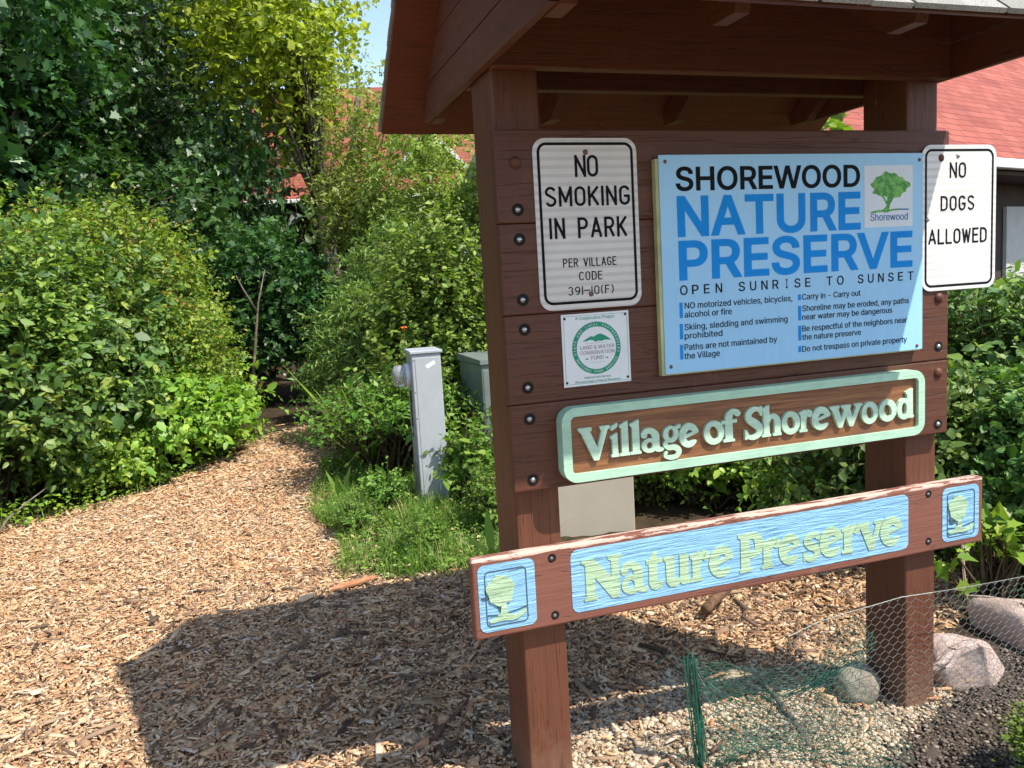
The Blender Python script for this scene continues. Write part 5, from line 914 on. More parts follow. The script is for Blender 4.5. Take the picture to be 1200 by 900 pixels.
# ------------------------------------------------------------------ plump serif letters (x-height 1)
def serif(ch):
    """list of pieces: ('r', pts(x,z,w)) ribbon, ('p', outline), ('o', outer, inner) ring; box width in x-heights"""
    E = ell
    def arc(cx, cz, rx, rz, a0, a1, w0, w1, wm=None, n=12):
        P = E(cx, cz, rx, rz, n, 0, a0, a1)
        wm = (w0 + w1) / 2 if wm is None else wm
        return [(p[0], p[1], (w0 * (1 - t) * (1 - 2 * t) + 4 * wm * t * (1 - t) + w1 * t * (2 * t - 1))) for p, t in zip(P, np.linspace(0, 1, n + 1))]
    G = {
        "V": ([("p", [(0, 1.40), (.60, 1.40), (.60, 1.26), (.53, 1.22), (.82, .52), (.86, -.04), (.66, -.04), (.12, 1.20), (.02, 1.26)]), ("p", [(.66, -.03), (.88, -.03), (1.30, 1.22), (1.42, 1.28), (1.42, 1.40), (.96, 1.40), (.96, 1.28), (1.04, 1.22), (.80, .40)])], 1.42),
        "i": ([("p", [(.02, .0), (.46, .0), (.46, .10), (.41, .15), (.39, 1.04), (.30, 1.02), (.0, .90), (.0, .80), (.09, .77), (.09, .15), (.02, .10)]), ("p", [(.05, 1.14), (.36, 1.25), (.44, 1.42), (.40, 1.46), (.06, 1.34), (.01, 1.24)])], .46),
        "l": ([("p", [(.0, .0), (.50, .0), (.50, .10), (.43, .15), (.42, 1.50), (.32, 1.47), (.0, 1.34), (.0, 1.24), (.09, 1.20), (.09, .15), (.0, .10)])], .50),
        "a": ([("o", E(.37, .30, .37, .32), E(.36, .30, .13, .15)), ("r", [(.06, .76, .22), (.20, .92, .24), (.45, .93, .26), (.63, .72, .34), (.64, .40, .34), (.70, .15, .30), (.90, .06, .16), (.98, .12, .10)]), ("p", E(.13, .76, .14, .13, 14))], .98),
        "g": ([("o", E(.44, .68, .43, .37), E(.44, .70, .15, .20)), ("p", [(.62, .92), (.78, 1.06), (1.0, 1.08), (.98, .92), (.82, .88)]), ("r", [(.22, .40, .20), (.12, .25, .22), (.30, .10, .24), (.65, .08, .28), (.86, -.10, .28), (.72, -.32, .22), (.38, -.36, .20), (.10, -.24, .18), (.20, -.05, .12)])], 1.0),
        "e": ([("r", [(.90, .66, .20)] + arc(.50, .52, .36, .40, 25, 300, .26, .24, .34, 14)[1:] + [(.86, .26, .08)]), ("p", [(.18, .38), (.96, .60), (.99, .72), (.90, .76), (.20, .52)])], 1.0),
        "o": ([("o", E(.5, .5, .5, .54, 30), E(.5, .5, .20, .30, 30, .35))], 1.0),
        "f": ([("p", [(.06, .0), (.60, .0), (.60, .10), (.51, .15), (.50, 1.0), (.15, 1.0), (.15, .15), (.06, .10)]), ("r", [(.33, .95, .35), (.35, 1.15, .34), (.50, 1.33, .26), (.72, 1.33, .20), (.78, 1.25, .16)]), ("p", E(.75, 1.24, .15, .13, 14)), ("p", [(0, .82), (.72, .84), (.72, 1.0), (0, .98)])], .88),
        "S": ([("r", [(.92, 1.12, .16), (.80, 1.30, .20), (.52, 1.33, .24), (.24, 1.16, .30), (.26, .90, .34), (.54, .70, .40), (.80, .48, .36), (.80, .22, .30), (.52, .06, .24), (.22, .10, .20), (.08, .30, .16)]), ("p", [(.86, 1.44), (.98, 1.44), (.98, 1.0), (.88, 1.0), (.78, 1.20)]), ("p", [(.02, -.02), (.12, -.02), (.24, .18), (.12, .44), (.02, .44)])], 1.0),
        "h": ([("p", [(.0, .0), (.50, .0), (.50, .10), (.43, .15), (.42, 1.46), (.30, 1.42), (.0, 1.30), (.0, 1.20), (.08, 1.17), (.08, .15), (.0, .10)]), ("r", [(.34, .62, .16), (.50, .88, .20), (.72, .90, .26), (.88, .70, .34), (.89, .40, .34), (.89, .10, .34)]), ("p", [(.64, .0), (1.12, .0), (1.12, .10), (1.06, .15), (.72, .15), (.64, .10)])], 1.12),
        "r": ([("p", [(.0, .0), (.52, .0), (.52, .10), (.44, .15), (.43, 1.02), (.30, 1.0), (.0, .92), (.0, .82), (.09, .79), (.09, .15), (.0, .10)]), ("r", [(.36, .55, .14), (.48, .84, .22), (.64, .90, .24), (.72, .84, .20)]), ("p", E(.69, .82, .17, .17, 16))], .86),
        "w": ([("p", [(0, 1.02), (.50, 1.02), (.50, .90), (.44, .87), (.62, .40), (.66, -.03), (.46, -.03), (.09, .86), (0, .90)]), ("p", [(.46, -.02), (.66, -.02), (.95, .74), (.84, 1.0), (.60, .36)]), ("p", [(.62, 1.015), (1.14, 1.015), (1.14, .90), (1.08, .87), (1.22, .40), (1.26, -.03), (1.06, -.03), (.72, .86), (.62, .90)]), ("p", [(1.06, -.02), (1.26, -.02), (1.68, .88), (1.76, .92), (1.76, 1.02), (1.34, 1.02), (1.34, .92), (1.42, .87), (1.20, .34)])], 1.76),
        "d": ([("o", E(.42, .48, .42, .52), E(.42, .48, .15, .30)), ("p", [(.56, .05), (.62, .0), (.98, .0), (1.0, .12), (.93, .16), (.92, 1.44), (.82, 1.41), (.52, 1.29), (.52, 1.19), (.60, 1.16), (.58, .5)])], 1.0),
        "N": ([("p", [(.04, .0), (.42, .0), (.42, .10), (.36, .14), (.36, 1.30), (.26, 1.36), (-.0, 1.36), (-.0, 1.24), (.10, 1.18), (.10, .14), (.04, .10)]), ("p", [(.10, 1.355), (.36, 1.355), (1.06, .35), (1.06, -.04), (.84, -.04), (.14, 1.10)]), ("p", [(.84, -.02), (1.06, -.02), (1.06, 1.20), (1.14, 1.25), (1.14, 1.37), (.74, 1.37), (.74, 1.26), (.84, 1.20)])], 1.14),
        "t": ([("p", [(.10, 1.0), (.10, .20), (.20, .03), (.38, -.03), (.60, .02), (.72, .14), (.68, .24), (.54, .18), (.46, .26), (.46, 1.0), (.46, 1.28), (.36, 1.28), (.14, 1.06)]), ("p", [(0, .86), (.70, .86), (.70, 1.01), (0, 1.01)])], .72),
        "u": ([("p", [(.0, 1.01), (.40, 1.01), (.42, .30), (.52, .20), (.62, .24), (.62, 1.01), (.96, 1.01), (.96, .20), (1.04, .12), (1.04, .01), (.70, -.01), (.64, .08), (.46, -.04), (.24, -.02), (.10, .14), (.08, .84), (.0, .90)])], 1.04),
        "P": ([("p", [(.04, .0), (.52, .0), (.52, .10), (.44, .15), (.44, 1.20), (.44, 1.34), (.0, 1.34), (.0, 1.23), (.10, 1.18), (.10, .15), (.04, .10)]), ("r", [(.40, 1.24, .20), (.64, 1.22, .24), (.80, 1.02, .34), (.78, .74, .32), (.60, .58, .22), (.40, .56, .18)])], .96),
        "s": ([("r", [(.70, .74, .14), (.60, .88, .20), (.36, .88, .22), (.18, .74, .26), (.30, .56, .30), (.56, .42, .30), (.66, .24, .26), (.50, .07, .22), (.24, .08, .20), (.08, .22, .14)]), ("p", [(.66, .98), (.76, .98), (.78, .66), (.68, .68)]), ("p", [(.02, .0), (.12, .0), (.14, .32), (.02, .34)])], .80),
        "v": ([("p", [(0, 1.01), (.52, 1.01), (.52, .90), (.46, .87), (.66, .42), (.70, -.04), (.50, -.04), (.10, .86), (0, .90)]), ("p", [(.50, -.03), (.70, -.03), (1.06, .88), (1.14, .92), (1.14, 1.01), (.72, 1.01), (.72, .91), (.80, .87), (.64, .36)])], 1.14)}
    return G[ch]

def serif_line(fl, items, base, xh, y0, y1, slope=0.0):
    for ch, xl, xr in items:
        pcs, w = serif(ch); k = (xr - xl) / w; zb = base(xl) if callable(base) else base
        for j, pc in enumerate(pcs):
            yy_ = y1 + 0.0003 * j
            f = lambda P: [(xl + p[0] * k, zb + p[1] * xh) + ((p[2],) if len(p) > 2 else ()) for p in P]
            if pc[0] == "p": fl.poly(f(pc[1]), y0, yy_)
            elif pc[0] == "o":
                A, B_ = f(pc[1]), f(pc[2])
                fl.ring(A, B_, y0, yy_)
            else: fl.ribbon(f(pc[1]), (k + xh) / 2, y0, yy_, False, 5)

# ------------------------------------------------------------------ village name plank in its mint frame
m_mint = worn_paint("mint_green_paint", (0.37, 0.58, 0.43), (0.12, 0.08, 0.05), -0.012)
m_mintpale = worn_paint("pale_mint_paint", (0.45, 0.63, 0.48), (0.14, 0.09, 0.06), 0.0)
m_barewood, nt, b = new_mat("varnished_plank", 0.45, 0.4)
gr = noise(nt, coords(nt, (1.5, 20, 34)), 2.4, 7, 0.7, 1.2); bl = noise(nt, coords(nt, (1, 1, 2.5)), 4, 5, 0.6)
c = ramp(nt, gr, [(0.3, (0.10, 0.036, 0.016)), (0.5, (0.21, 0.085, 0.035)), (0.7, (0.33, 0.15, 0.065))])
c = mix(nt, ramp(nt, bl, [(0.52, (0, 0, 0)), (0.72, (.6, .6, .6))]), c, (0.09, 0.04, 0.028))
c = mix(nt, ramp(nt, noise(nt, coords(nt, (2.2, 20, 30)), 1.7, 6, 0.7), [(0.66, (0, 0, 0)), (0.7, (1, 1, 1))]), c, (0.40, 0.25, 0.16))
nt.links.new(c, b.inputs["Base Color"]); bump(nt, b, gr, 0.5, 0.002)
o = (0.029, 0.0, 0.990)
vs = thing("village_name_sign", "brown village name plank with raised serif letters in a mint green frame", "sign", (0.65, 0.0, 0.99))
plate(vs, "plank", rrect(.006, 1.241, .006, .203, .035), -0.0004, -.030, m_barewood, o)
Flat().ring(rrect(0, 1.247, 0, .209, .042, 10), rrect(.0265, 1.222, .0240, .1845, .015, 10), -0.0006, -.042).build("frame", m_mint, vs, o)
fl = Flat()
serif_line(fl, [("V", .0472, .1440), ("i", .1440, .1690), ("l", .1722, .2030), ("l", .2050, .2380), ("a", .2392, .3080), ("g", .3075, .3660), ("e", .3610, .4240), ("o", .4405, .5085), ("f", .5010, .5640), ("S", .5780, .6410), ("h", .6380, .7065),
                ("o", .7070, .7724), ("r", .7705, .8180), ("e", .8170, .8850), ("w", .8825, 1.0040), ("o", 1.0010, 1.0640), ("o", 1.0675, 1.1370), ("d", 1.1384, 1.2060)], .0580, .0655, -.030, -.040)
fl.build("lettering", m_mintpale, vs, o)

# ------------------------------------------------------------------ carved and painted plank across the posts
m_plank = painted_wood("worn_red_plank", "x", base=(0.18, 0.066, 0.043), wear=0.0, rough=0.7)
nt = m_plank.node_tree; b = nt.nodes["Principled BSDF"]
src = b.inputs["Base Color"].links[0].from_socket
tcn = N(nt, "ShaderNodeTexCoord"); spx = N(nt, "ShaderNodeSeparateXYZ"); nt.links.new(tcn.outputs["Object"], spx.inputs[0])
top = math_(nt, "GREATER_THAN", math_(nt, "ADD", spx.outputs[2], math_(nt, "MULTIPLY", noise(nt, coords(nt, (5, 30, 30)), 2.0, 7, 0.7), 0.026)), 0.2325)
endm = math_(nt, "GREATER_THAN", noise(nt, coords(nt, (3, 25, 25)), 2.2, 6, 0.7), 0.47)
nt.links.new(mix(nt, math_(nt, "MULTIPLY", top, endm), src, (0.52, 0.37, 0.30)), b.inputs["Base Color"])
def carved(name, c0, c1, flake):
    m, nt, b = new_mat(name, 0.6, 0.35)
    g = noise(nt, coords(nt, (3.2, 30, 46)), 2.6, 7, 0.66, 0.8)
    w = noise(nt, coords(nt, (5, 10, 60)), 1.6, 3, 0.5, 0.4)
    h = math_(nt, "ADD", math_(nt, "MULTIPLY", g, 0.6), math_(nt, "MULTIPLY", w, 0.6))
    c = ramp(nt, h, [(0.42, c0), (0.56, c1), (0.75, tuple(min(1, x * 1.12) for x in c1))])
    c = mix(nt, ramp(nt, noise(nt, coords(nt, (9, 40, 60)), 1.5, 6, 0.7), [(0.695, (0, 0, 0)), (0.71, (1, 1, 1))]), c, flake)
    nt.links.new(c, b.inputs["Base Color"]); bump(nt, b, h, 1.0, 0.010)
    return m
m_carveblue = carved("carved_blue_paint", (0.12, 0.29, 0.48), (0.22, 0.44, 0.63), (0.50, 0.44, 0.40))
m_carvegreen = carved("carved_green_paint", (0.23, 0.37, 0.24), (0.36, 0.51, 0.33), (0.40, 0.55, 0.42))
o = (-0.240, 0.0, 0.5735)
cp = thing("carved_name_plank", "weathered red plank with carved pale green lettering on blue panels", "sign", (0.66, 0.0, 0.5735))
MB().box(-0.240, 1.571, 0.0, 0.0395, 0.5735, 0.8035, 0.008, 3).build("plank", m_plank, cp)
o = (-0.186, 0.0, 0.505)
def panel(x0, x1, z0, z1, r): Flat().poly(rrect(x0, x1, z0, z1, r), 0.0005, -.0014).build("panel", m_carveblue, cp, o)
panel(.2360, 1.4360, .0955, .2805, .022); panel(-.0385, .1270, .0885, .2800, .020); panel(1.5790, 1.7370, .0920, .2775, .022)
bl_ = lambda x: .1240 - .006 * (x - .27)
fl = Flat()
serif_line(fl, [("N", .2680, .3930), ("a", .3905, .4750), ("t", .4720, .5280), ("u", .5290, .6180), ("r", .6170, .6850), ("e", .6850, .7680), ("P", .7840, .8730), ("r", .8660, .9380), ("e", .9335, 1.0110), ("s", 1.0190, 1.0850), ("e", 1.0850, 1.1730),
                ("r", 1.1680, 1.2390), ("v", 1.2300, 1.3330), ("e", 1.3220, 1.4110)], bl_, .0910, -.0014, -.0038)
fl.build("lettering", m_carvegreen, cp, o)
m_groove = plain("painted_groove", (0.05, 0.09, 0.12), 0.8, 0.2)
def emblem(x0, x1, z0, z1, br, side):
    fl = Flat()
    w, h = x1 - x0, z1 - z0
    tree = [(x0 + w * (.36 + (.33 + .03 * math.sin(5 * a)) * math.cos(a) + side * .08), z1 - h * (.36 - (.27 + .02 * math.sin(7 * a + 1)) * math.sin(a))) for a in np.linspace(0, 2 * math.pi, 40, endpoint=False)]
    fl.poly(tree, -.0014, -.0060)
    cx = x0 + w * (.40 + side * .08)
    fl.poly([(cx - .004, z1 - h * .6), (cx + .010, z1 - h * .6), (cx + .012, z0 + h * .20), (cx + .030, z0 + h * .16), (cx - .020, z0 + h * .17), (cx - .008, z0 + h * .24)], -.0014, -.0056)
    fl.ribbon([(x0 + .008, z0 + h * .10, .6), (x0 + w * .35, z0 + h * .14, 1.2), (x0 + w * .7, z0 + h * .12, 1.1), (x1 - .006, z0 + h * .22, .6)], .012, -.0014, -.0052)
    fl.build("carved_tree", m_carvegreen, cp, o)
    fl = Flat().ring(rrect(x0, x1, z0, z1, .014), rrect(x0 + .0028, x1 - .0028, z0 + .0028, z1 - .0028, .011), -.0014, -.0026)
    fl.ribbon([(x0 + .004, z0 + h * .22, 1), (x0 + w * .4, z0 + h * .19, 1), (x1 - .004, z0 + h * .27, 1)], .0035, -.0014, -.0030)
    if br: fl.poly([(x0 - .012, z0 + h * .55), (x0 + .014, z0 + h * .56), (x0 + .040, z0 + h * .40), (x0 + .050, z0 + h * .22), (x0 + .040, z0 + h * .24), (x0 + .030, z0 + h * .38), (x0 + .010, z0 + h * .50), (x0 - .010, z0 + h * .51)], -.0014, -.0036)
    else: fl.ribbon([(x0 + .008, z0 + h * .42, .6), (x0 + .02, z0 + h * .33, 1.6), (x0 + .035, z0 + h * .36, .5)], .008, -.0014, -.0036)
    fl.build("carved_outline", m_groove, cp, o)
emblem(-.0200, .1020, .1020, .2615, True, 0.0)
emblem(1.5985, 1.7180, .1050, .2620, False, 0.15)
for bx, bz in ((.1812, .2693), (.1819, .1015), (1.5205, .2693), (1.5215, .1068)):
    MB().cyl((o[0] + bx, 0.002, o[2] + bz), (0, -1, 0), .0125, .0125, .0030, 16).build("bolt_hole", m_black, cp)
    MB().dome((o[0] + bx - .002, -.0008, o[2] + bz - .002), (0, -1, 0), .0065, .0045, 10, 3).build("bolt", plain("dull_bolt", (.12, .11, .1), .5, .5, .6) if bx < .1813 else bpy.data.materials["dull_bolt"], cp, True)

# ------------------------------------------------------------------ utility boxes
def gz(x, y): return float(hgt(x, y))
m_greypaint = plain("grey_enamel", (0.36, 0.38, 0.40), 0.42, 0.5, 0.0, 0.07, 7)
m_concrete = plain("stained_grey_enamel", (0.28, 0.26, 0.23), 0.8, 0.3, 0, 0.4, 16)
m_glass, nt, b = new_mat("meter_glass", 0.06, 0.5, (0.85, 0.87, 0.88))
b.inputs["Transmission Weight"].default_value = 0.75
m_dial = plain("meter_dial", (0.75, 0.75, 0.73), 0.5, 0.4, 0, .05)
m_dark = plain("dark_metal", (0.06, 0.055, 0.05), 0.5, 0.4, 0.4)
px, py = 0.40, 3.50; pz = gz(px, py)
mp = thing("meter_pedestal", "grey electric meter pedestal with a round glass meter on its side", "meter pedestal", (px, py, pz), math.radians(-4))
def LB(par):      # box corners relative to a rotated thing
    M = ROOT_INV(par).inverted()
    class L(MB):
        def build(self, name, mat, parent=None, smooth=False):
            for v in self.bm.verts: v.co = M @ v.co
            return MB.build(self, name, mat, parent, smooth)
    return L()
LB(mp).box(-0.10, 0.10, -0.15, 0.15, -0.15, 1.06, 0.006).build("housing", m_greypaint, mp)
LB(mp).box(-0.112, 0.112, -0.162, 0.162, 1.06, 1.082, 0.005).build("lid", m_greypaint, mp)
LB(mp).box(-0.078, 0.094, -0.1535, -0.1500, 0.0, 1.03, 0.001).build("front_panel", m_greypaint, mp)
LB(mp).box(-0.1030, -0.1000, -0.135, 0.135, 0.50, 0.72, 0.001).build("breaker_door", m_greypaint, mp)
LB(mp).box(-0.1035, -0.1000, -0.140, 0.140, 0.0, 0.28, 0.001).build("base_plate", m_concrete, mp)
LB(mp).box(-0.1016, -0.1000, 0.03, 0.10, 0.46, 0.78, 0.0).build("door_slot", m_dark, mp)
LB(mp).cyl((-0.100, 0.0, 0.905), (-1, 0, 0), 0.088, 0.084, 0.035, 32).build("meter_collar", m_alu, mp, True)
mt = LB(mp).cyl((-0.135, 0.0, 0.905), (-1, 0, 0), 0.070, 0.068, 0.018, 32).build("meter", m_dial, mp)
LB(mp).cyl((-0.1345, 0.0, 0.905), (-1, 0, 0), 0.078, 0.074, 0.070, 32).dome((-0.2045, 0.0, 0.905), (-1, 0, 0), 0.074, 0.020, 32, 4).build("glass_cover", m_glass, mt, True)
LB(mp).box(-0.158, -0.153, -0.045, 0.045, 0.885, 0.915).build("counter", m_black, mt)
LB(mp).box(-0.165, -0.153, -0.035, 0.035, 0.93, 0.95).build("nameplate", m_greypaint, mt)
LB(mp).box(-0.118, -0.1035, -0.02, 0.02, 0.50, 0.525).tube([(-0.110, -0.012, 0.525), (-0.110, -0.012, 0.55), (-0.110, 0.012, 0.55), (-0.110, 0.012, 0.525)], 0.004, 6).build("padlock", m_steel, mp)
LB(mp).box(-0.113, -0.100, -0.02, 0.0, 0.545, 0.80, 0.002).build("hasp", m_dark, mp)
for z_ in (0.08, 0.36, 0.62, 0.80, 1.02):
    LB(mp).dome((-0.088, -0.150, z_), (0, -1, 0), 0.006, 0.004, 8, 2).build("screw", m_steel, mp)
stk = LB(mp).prism([(0.0, .955), (.062, .985), (.052, 1.012), (-.012, .980)], "y", -0.1545, -0.1536).build("sticker", m_plq, mp)

m_tgreen = plain("grey_green_enamel", (0.15, 0.178, 0.163), 0.35, 0.5, 0.0, 0.1, 6)
tx_, ty_ = 1.27, 4.25; tz_ = gz(tx_, ty_)
tb = thing("transformer_cabinet", "dark grey-green utility cabinet behind the left kiosk post", "utility box", (tx_, ty_, tz_), math.radians(3))
LB(tb).box(-0.34, 0.34, -0.28, 0.28, -0.1, 0.93, 0.012).build("housing", m_tgreen, tb)
LB(tb).prism([(-0.30, 0.93), (0.30, 0.93), (0.30, 0.99), (-0.30, 0.965)], "x", -0.355, 0.355, 0.004).build("lid", m_tgreen, tb)
LB(tb).box(-0.325, 0.0, -0.284, -0.280, 0.06, 0.88, 0.001).box(0.006, 0.325, -0.284, -0.280, 0.06, 0.88, 0.001).build("door", m_tgreen, tb)
LB(tb).box(0.02, 0.05, -0.300, -0.284, 0.42, 0.56, 0.003).build("handle", m_dark, tb)
pb = LB(tb).tube([(-0.2, -0.45, 0.02), (-0.15, -0.5, 0.20), (0.1, -0.52, 0.24), (0.4, -0.5, 0.05)], 0.025, 8)
pb.build("conduit", m_greypaint, tb, True)

m_tan = plain("tan_enamel", (0.36, 0.325, 0.265), 0.5, 0.4, 0.0, 0.05, 5)
bx_, by_ = 1.17, 2.55; bz_ = gz(bx_, by_)
ub = thing("cable_box", "plain tan utility box with an overhanging lid seen between the kiosk planks", "utility box", (bx_, by_, bz_), math.radians(-6))
LB(ub).box(-0.26, 0.26, -0.2, 0.2, -0.1, 0.40, 0.01).build("housing", m_tan, ub)
LB(ub).box(-0.27, 0.27, -0.21, 0.21, 0.40, 0.51, 0.012).build("lid", m_tan, ub)

# ------------------------------------------------------------------ rocks and sticks
def rock(name, label, loc, size, mat, seed, rz=0.0, flat=0.0):
    rg = np.random.default_rng(seed); bm = bmesh.new()
    bmesh.ops.create_icosphere(bm, subdivisions=4, radius=1.0)
    D = [(Vector(rg.normal(0, 1, 3)).normalized(), rg.uniform(0.70 if flat > 0.4 else 0.86, 1.0)) for _ in range(int(12 + flat * 14))]
    ph = rg.uniform(0, 6, 6)
    for v in bm.verts:
        p = v.co.normalized(); r_ = 1.0
        for d_, t_ in D:                      # worn planar facets
            q = p.dot(d_)
            if q > 0.1: r_ = min(r_, (t_ - 0.08 * (flat > 0.4)) / max(q, 0.3) if q > t_ * 0.75 else 9)
        r_ += 0.025 * math.sin(5 * p.x + ph[0]) * math.sin(4 * p.y + ph[1]) + 0.02 * math.sin(13 * p.z + ph[2]) * math.sin(11 * p.x + ph[3])
        v.co = Vector((p.x * r_ * size[0], p.y * r_ * size[1], p.z * r_ * size[2]))
    me = bpy.data.meshes.new(name); bm.to_mesh(me); bm.free()
    for p in me.polygons: p.use_smooth = True
    o_ = link(name, me, mat); o_.location = loc; o_.rotation_euler = (0.1, -0.08, rz)
    return tag(o_, label, "rock")
def stone_mat(name, c0, c1, c2):
    m, nt, b = new_mat(name, 0.85, 0.25)
    v = coords(nt); n1 = noise(nt, v, 14, 8, 0.7); n2 = noise(nt, v, 160, 3, 0.6)
    c = ramp(nt, n1, [(0.3, c0), (0.52, c1), (0.72, c2)])
    c = mix(nt, 0.45, c, ramp(nt, n2, [(0.35, (0.6, 0.6, 0.6)), (0.65, (1.2, 1.2, 1.2))]), "MULTIPLY")
    nt.links.new(c, b.inputs["Base Color"]); bump(nt, b, math_(nt, "ADD", n1, math_(nt, "MULTIPLY", n2, 0.25)), 0.6, 0.01)
    return m
m_rockgrey = stone_mat("grey_fieldstone", (0.17, 0.15, 0.12), (0.25, 0.22, 0.17), (0.33, 0.29, 0.23))
m_rockpink = stone_mat("pink_granite", (0.34, 0.25, 0.21), (0.46, 0.35, 0.30), (0.56, 0.45, 0.40))
rock("boulder", "smooth grey oval boulder behind the wire left of the right post", (1.190, 0.17, 0.055), (0.092, 0.075, 0.075), m_rockgrey, 4, 0.3)
def angular_rock(name, label, loc, size, mat, seed, rz):
    """a split granite block: hull of a few points, edges worn round, surface pitted"""
    rg = np.random.default_rng(seed); bm = bmesh.new()
    for u_ in rg.normal(0, 1, (15, 3)):
        u_ = u_ / np.linalg.norm(u_); u_ = np.sign(u_) * np.abs(u_) ** 0.75
        bm.verts.new(Vector(u_ * np.array(size) * 1.02))
    h_ = bmesh.ops.convex_hull(bm, input=bm.verts[:])
    bmesh.ops.delete(bm, geom=[v for v in bm.verts if not v.link_faces], context="VERTS")
    bmesh.ops.dissolve_limit(bm, angle_limit=0.35, verts=bm.verts[:], edges=bm.edges[:])
    bmesh.ops.bevel(bm, geom=bm.edges[:], offset=min(size) * 0.16, segments=3, affect="EDGES", profile=0.55)
    bmesh.ops.triangulate(bm, faces=bm.faces[:])
    bmesh.ops.subdivide_edges(bm, edges=bm.edges[:], cuts=2, use_grid_fill=True)
    bm.normal_update(); ph = rg.uniform(0, 6, 6)
    for v in bm.verts:
        q = v.co * 26
        v.co += v.normal * (0.0035 * math.sin(q.x + ph[0]) * math.sin(1.3 * q.y + ph[1]) + 0.0025 * math.sin(2.1 * q.z + ph[2] + q.x) + 0.0015 * math.sin(4.1 * q.y + ph[3]) * math.sin(3.7 * q.x + ph[4]))
    me = bpy.data.meshes.new(name); bm.to_mesh(me); bm.free()
    for p_ in me.polygons: p_.use_smooth = True
    o_ = link(name, me, mat); o_.location = loc; o_.rotation_euler = (0.05, -0.1, rz)
    return tag(o_, label, "rock")
angular_rock("boulder", "long pink granite boulder just right of the right post", (1.64, 0.15, 0.05), (0.26, 0.15, 0.135), m_rockpink, 9, -0.45)
angular_rock("boulder", "pink granite boulder at the right edge under the shrubs", (2.02, 0.30, 0.055), (0.18, 0.15, 0.135), m_rockpink, 37, 0.9)

m_bark = plain("brown_bark", (0.13, 0.075, 0.045), 0.9, 0.15, 0, 0.45, 40, 0.6)
m_greybark = plain("grey_bark", (0.15, 0.125, 0.10), 0.9, 0.15, 0, 0.4, 25, 0.6)
def stick(name, label, pts, r0, r1, mat):
    k = len(pts); V, F = tube(pts, [r0 + (r1 - r0) * i / (k - 1) for i in range(k)], 8)
    me = bpy.data.meshes.new(name); org = Vector(pts[0])
    me.from_pydata([v - org for v in V], [], F); me.update()
    for p in me.polygons: p.use_smooth = True
    o_ = link(name, me, mat); o_.location = org
    return tag(o_, label, "stick")
stick("branch_stub", "short thick brown branch stub lying on the chips under the carved plank", [(1.04, 0.93, 0.075), (1.12, 0.99, 0.082), (1.25, 1.08, 0.085)], 0.025, 0.022, m_bark)
stick("stick", "thin brown stick lying on the gravel behind the wire mesh", [(0.875, 0.30, 0.075), (0.865, 0.20, 0.072), (0.845, 0.07, 0.05), (0.80, -0.10, 0.025)], 0.009, 0.012, m_greybark)
stick("stick", "dark stick lying across the chips left of the left post", [(-0.32, 0.40, 0.075), (-0.20, 0.52, 0.085), (-0.12, 0.62, 0.08)], 0.007, 0.005, m_bark)
stick("stick", "pale bent stick at the foot of the left shrubs", [(-2.46, 4.02, 0.08), (-2.40, 4.12, 0.17), (-2.30, 4.25, 0.24), (-2.2, 4.36, 0.30)], 0.009, 0.004, m_greybark)
m_redchip = plain("reddish_split_wood", (0.38, 0.17, 0.085), 0.85, 0.2, 0, 0.3, 30, 0.5)
def slab(label, c, L, W, T, rz, mat):
    o_ = link("wood_slab", MB().prism([(-L / 2, -W * .3), (-L * .3, -W / 2), (L * .35, -W * .42), (L / 2, -W * .1), (L * .4, W * .35), (-L * .1, W / 2), (-L * .46, W * .2)], "z", -T / 2, T / 2, T * .2).build("wood_slab", mat).data) if False else MB().prism([(-L / 2, -W * .3), (-L * .3, -W / 2), (L * .35, -W * .42), (L / 2, -W * .1), (L * .4, W * .35), (-L * .1, W / 2), (-L * .46, W * .2)], "z", -T / 2, T / 2, T * .2).build("wood_slab", mat)
    o_.location = c; o_.rotation_euler = (0.12, -0.08, rz)
    return tag(o_, label, "wood chip")
slab("large reddish split wood slab lying on the path beside the grass", (-0.36, 1.94, 0.098), 0.24, 0.045, 0.012, 0.1, m_redchip)
slab("large orange-brown wood flake on the path left of the reddish slab", (-0.60, 1.86, 0.095), 0.10, 0.05, 0.008, 0.5, m_chip)

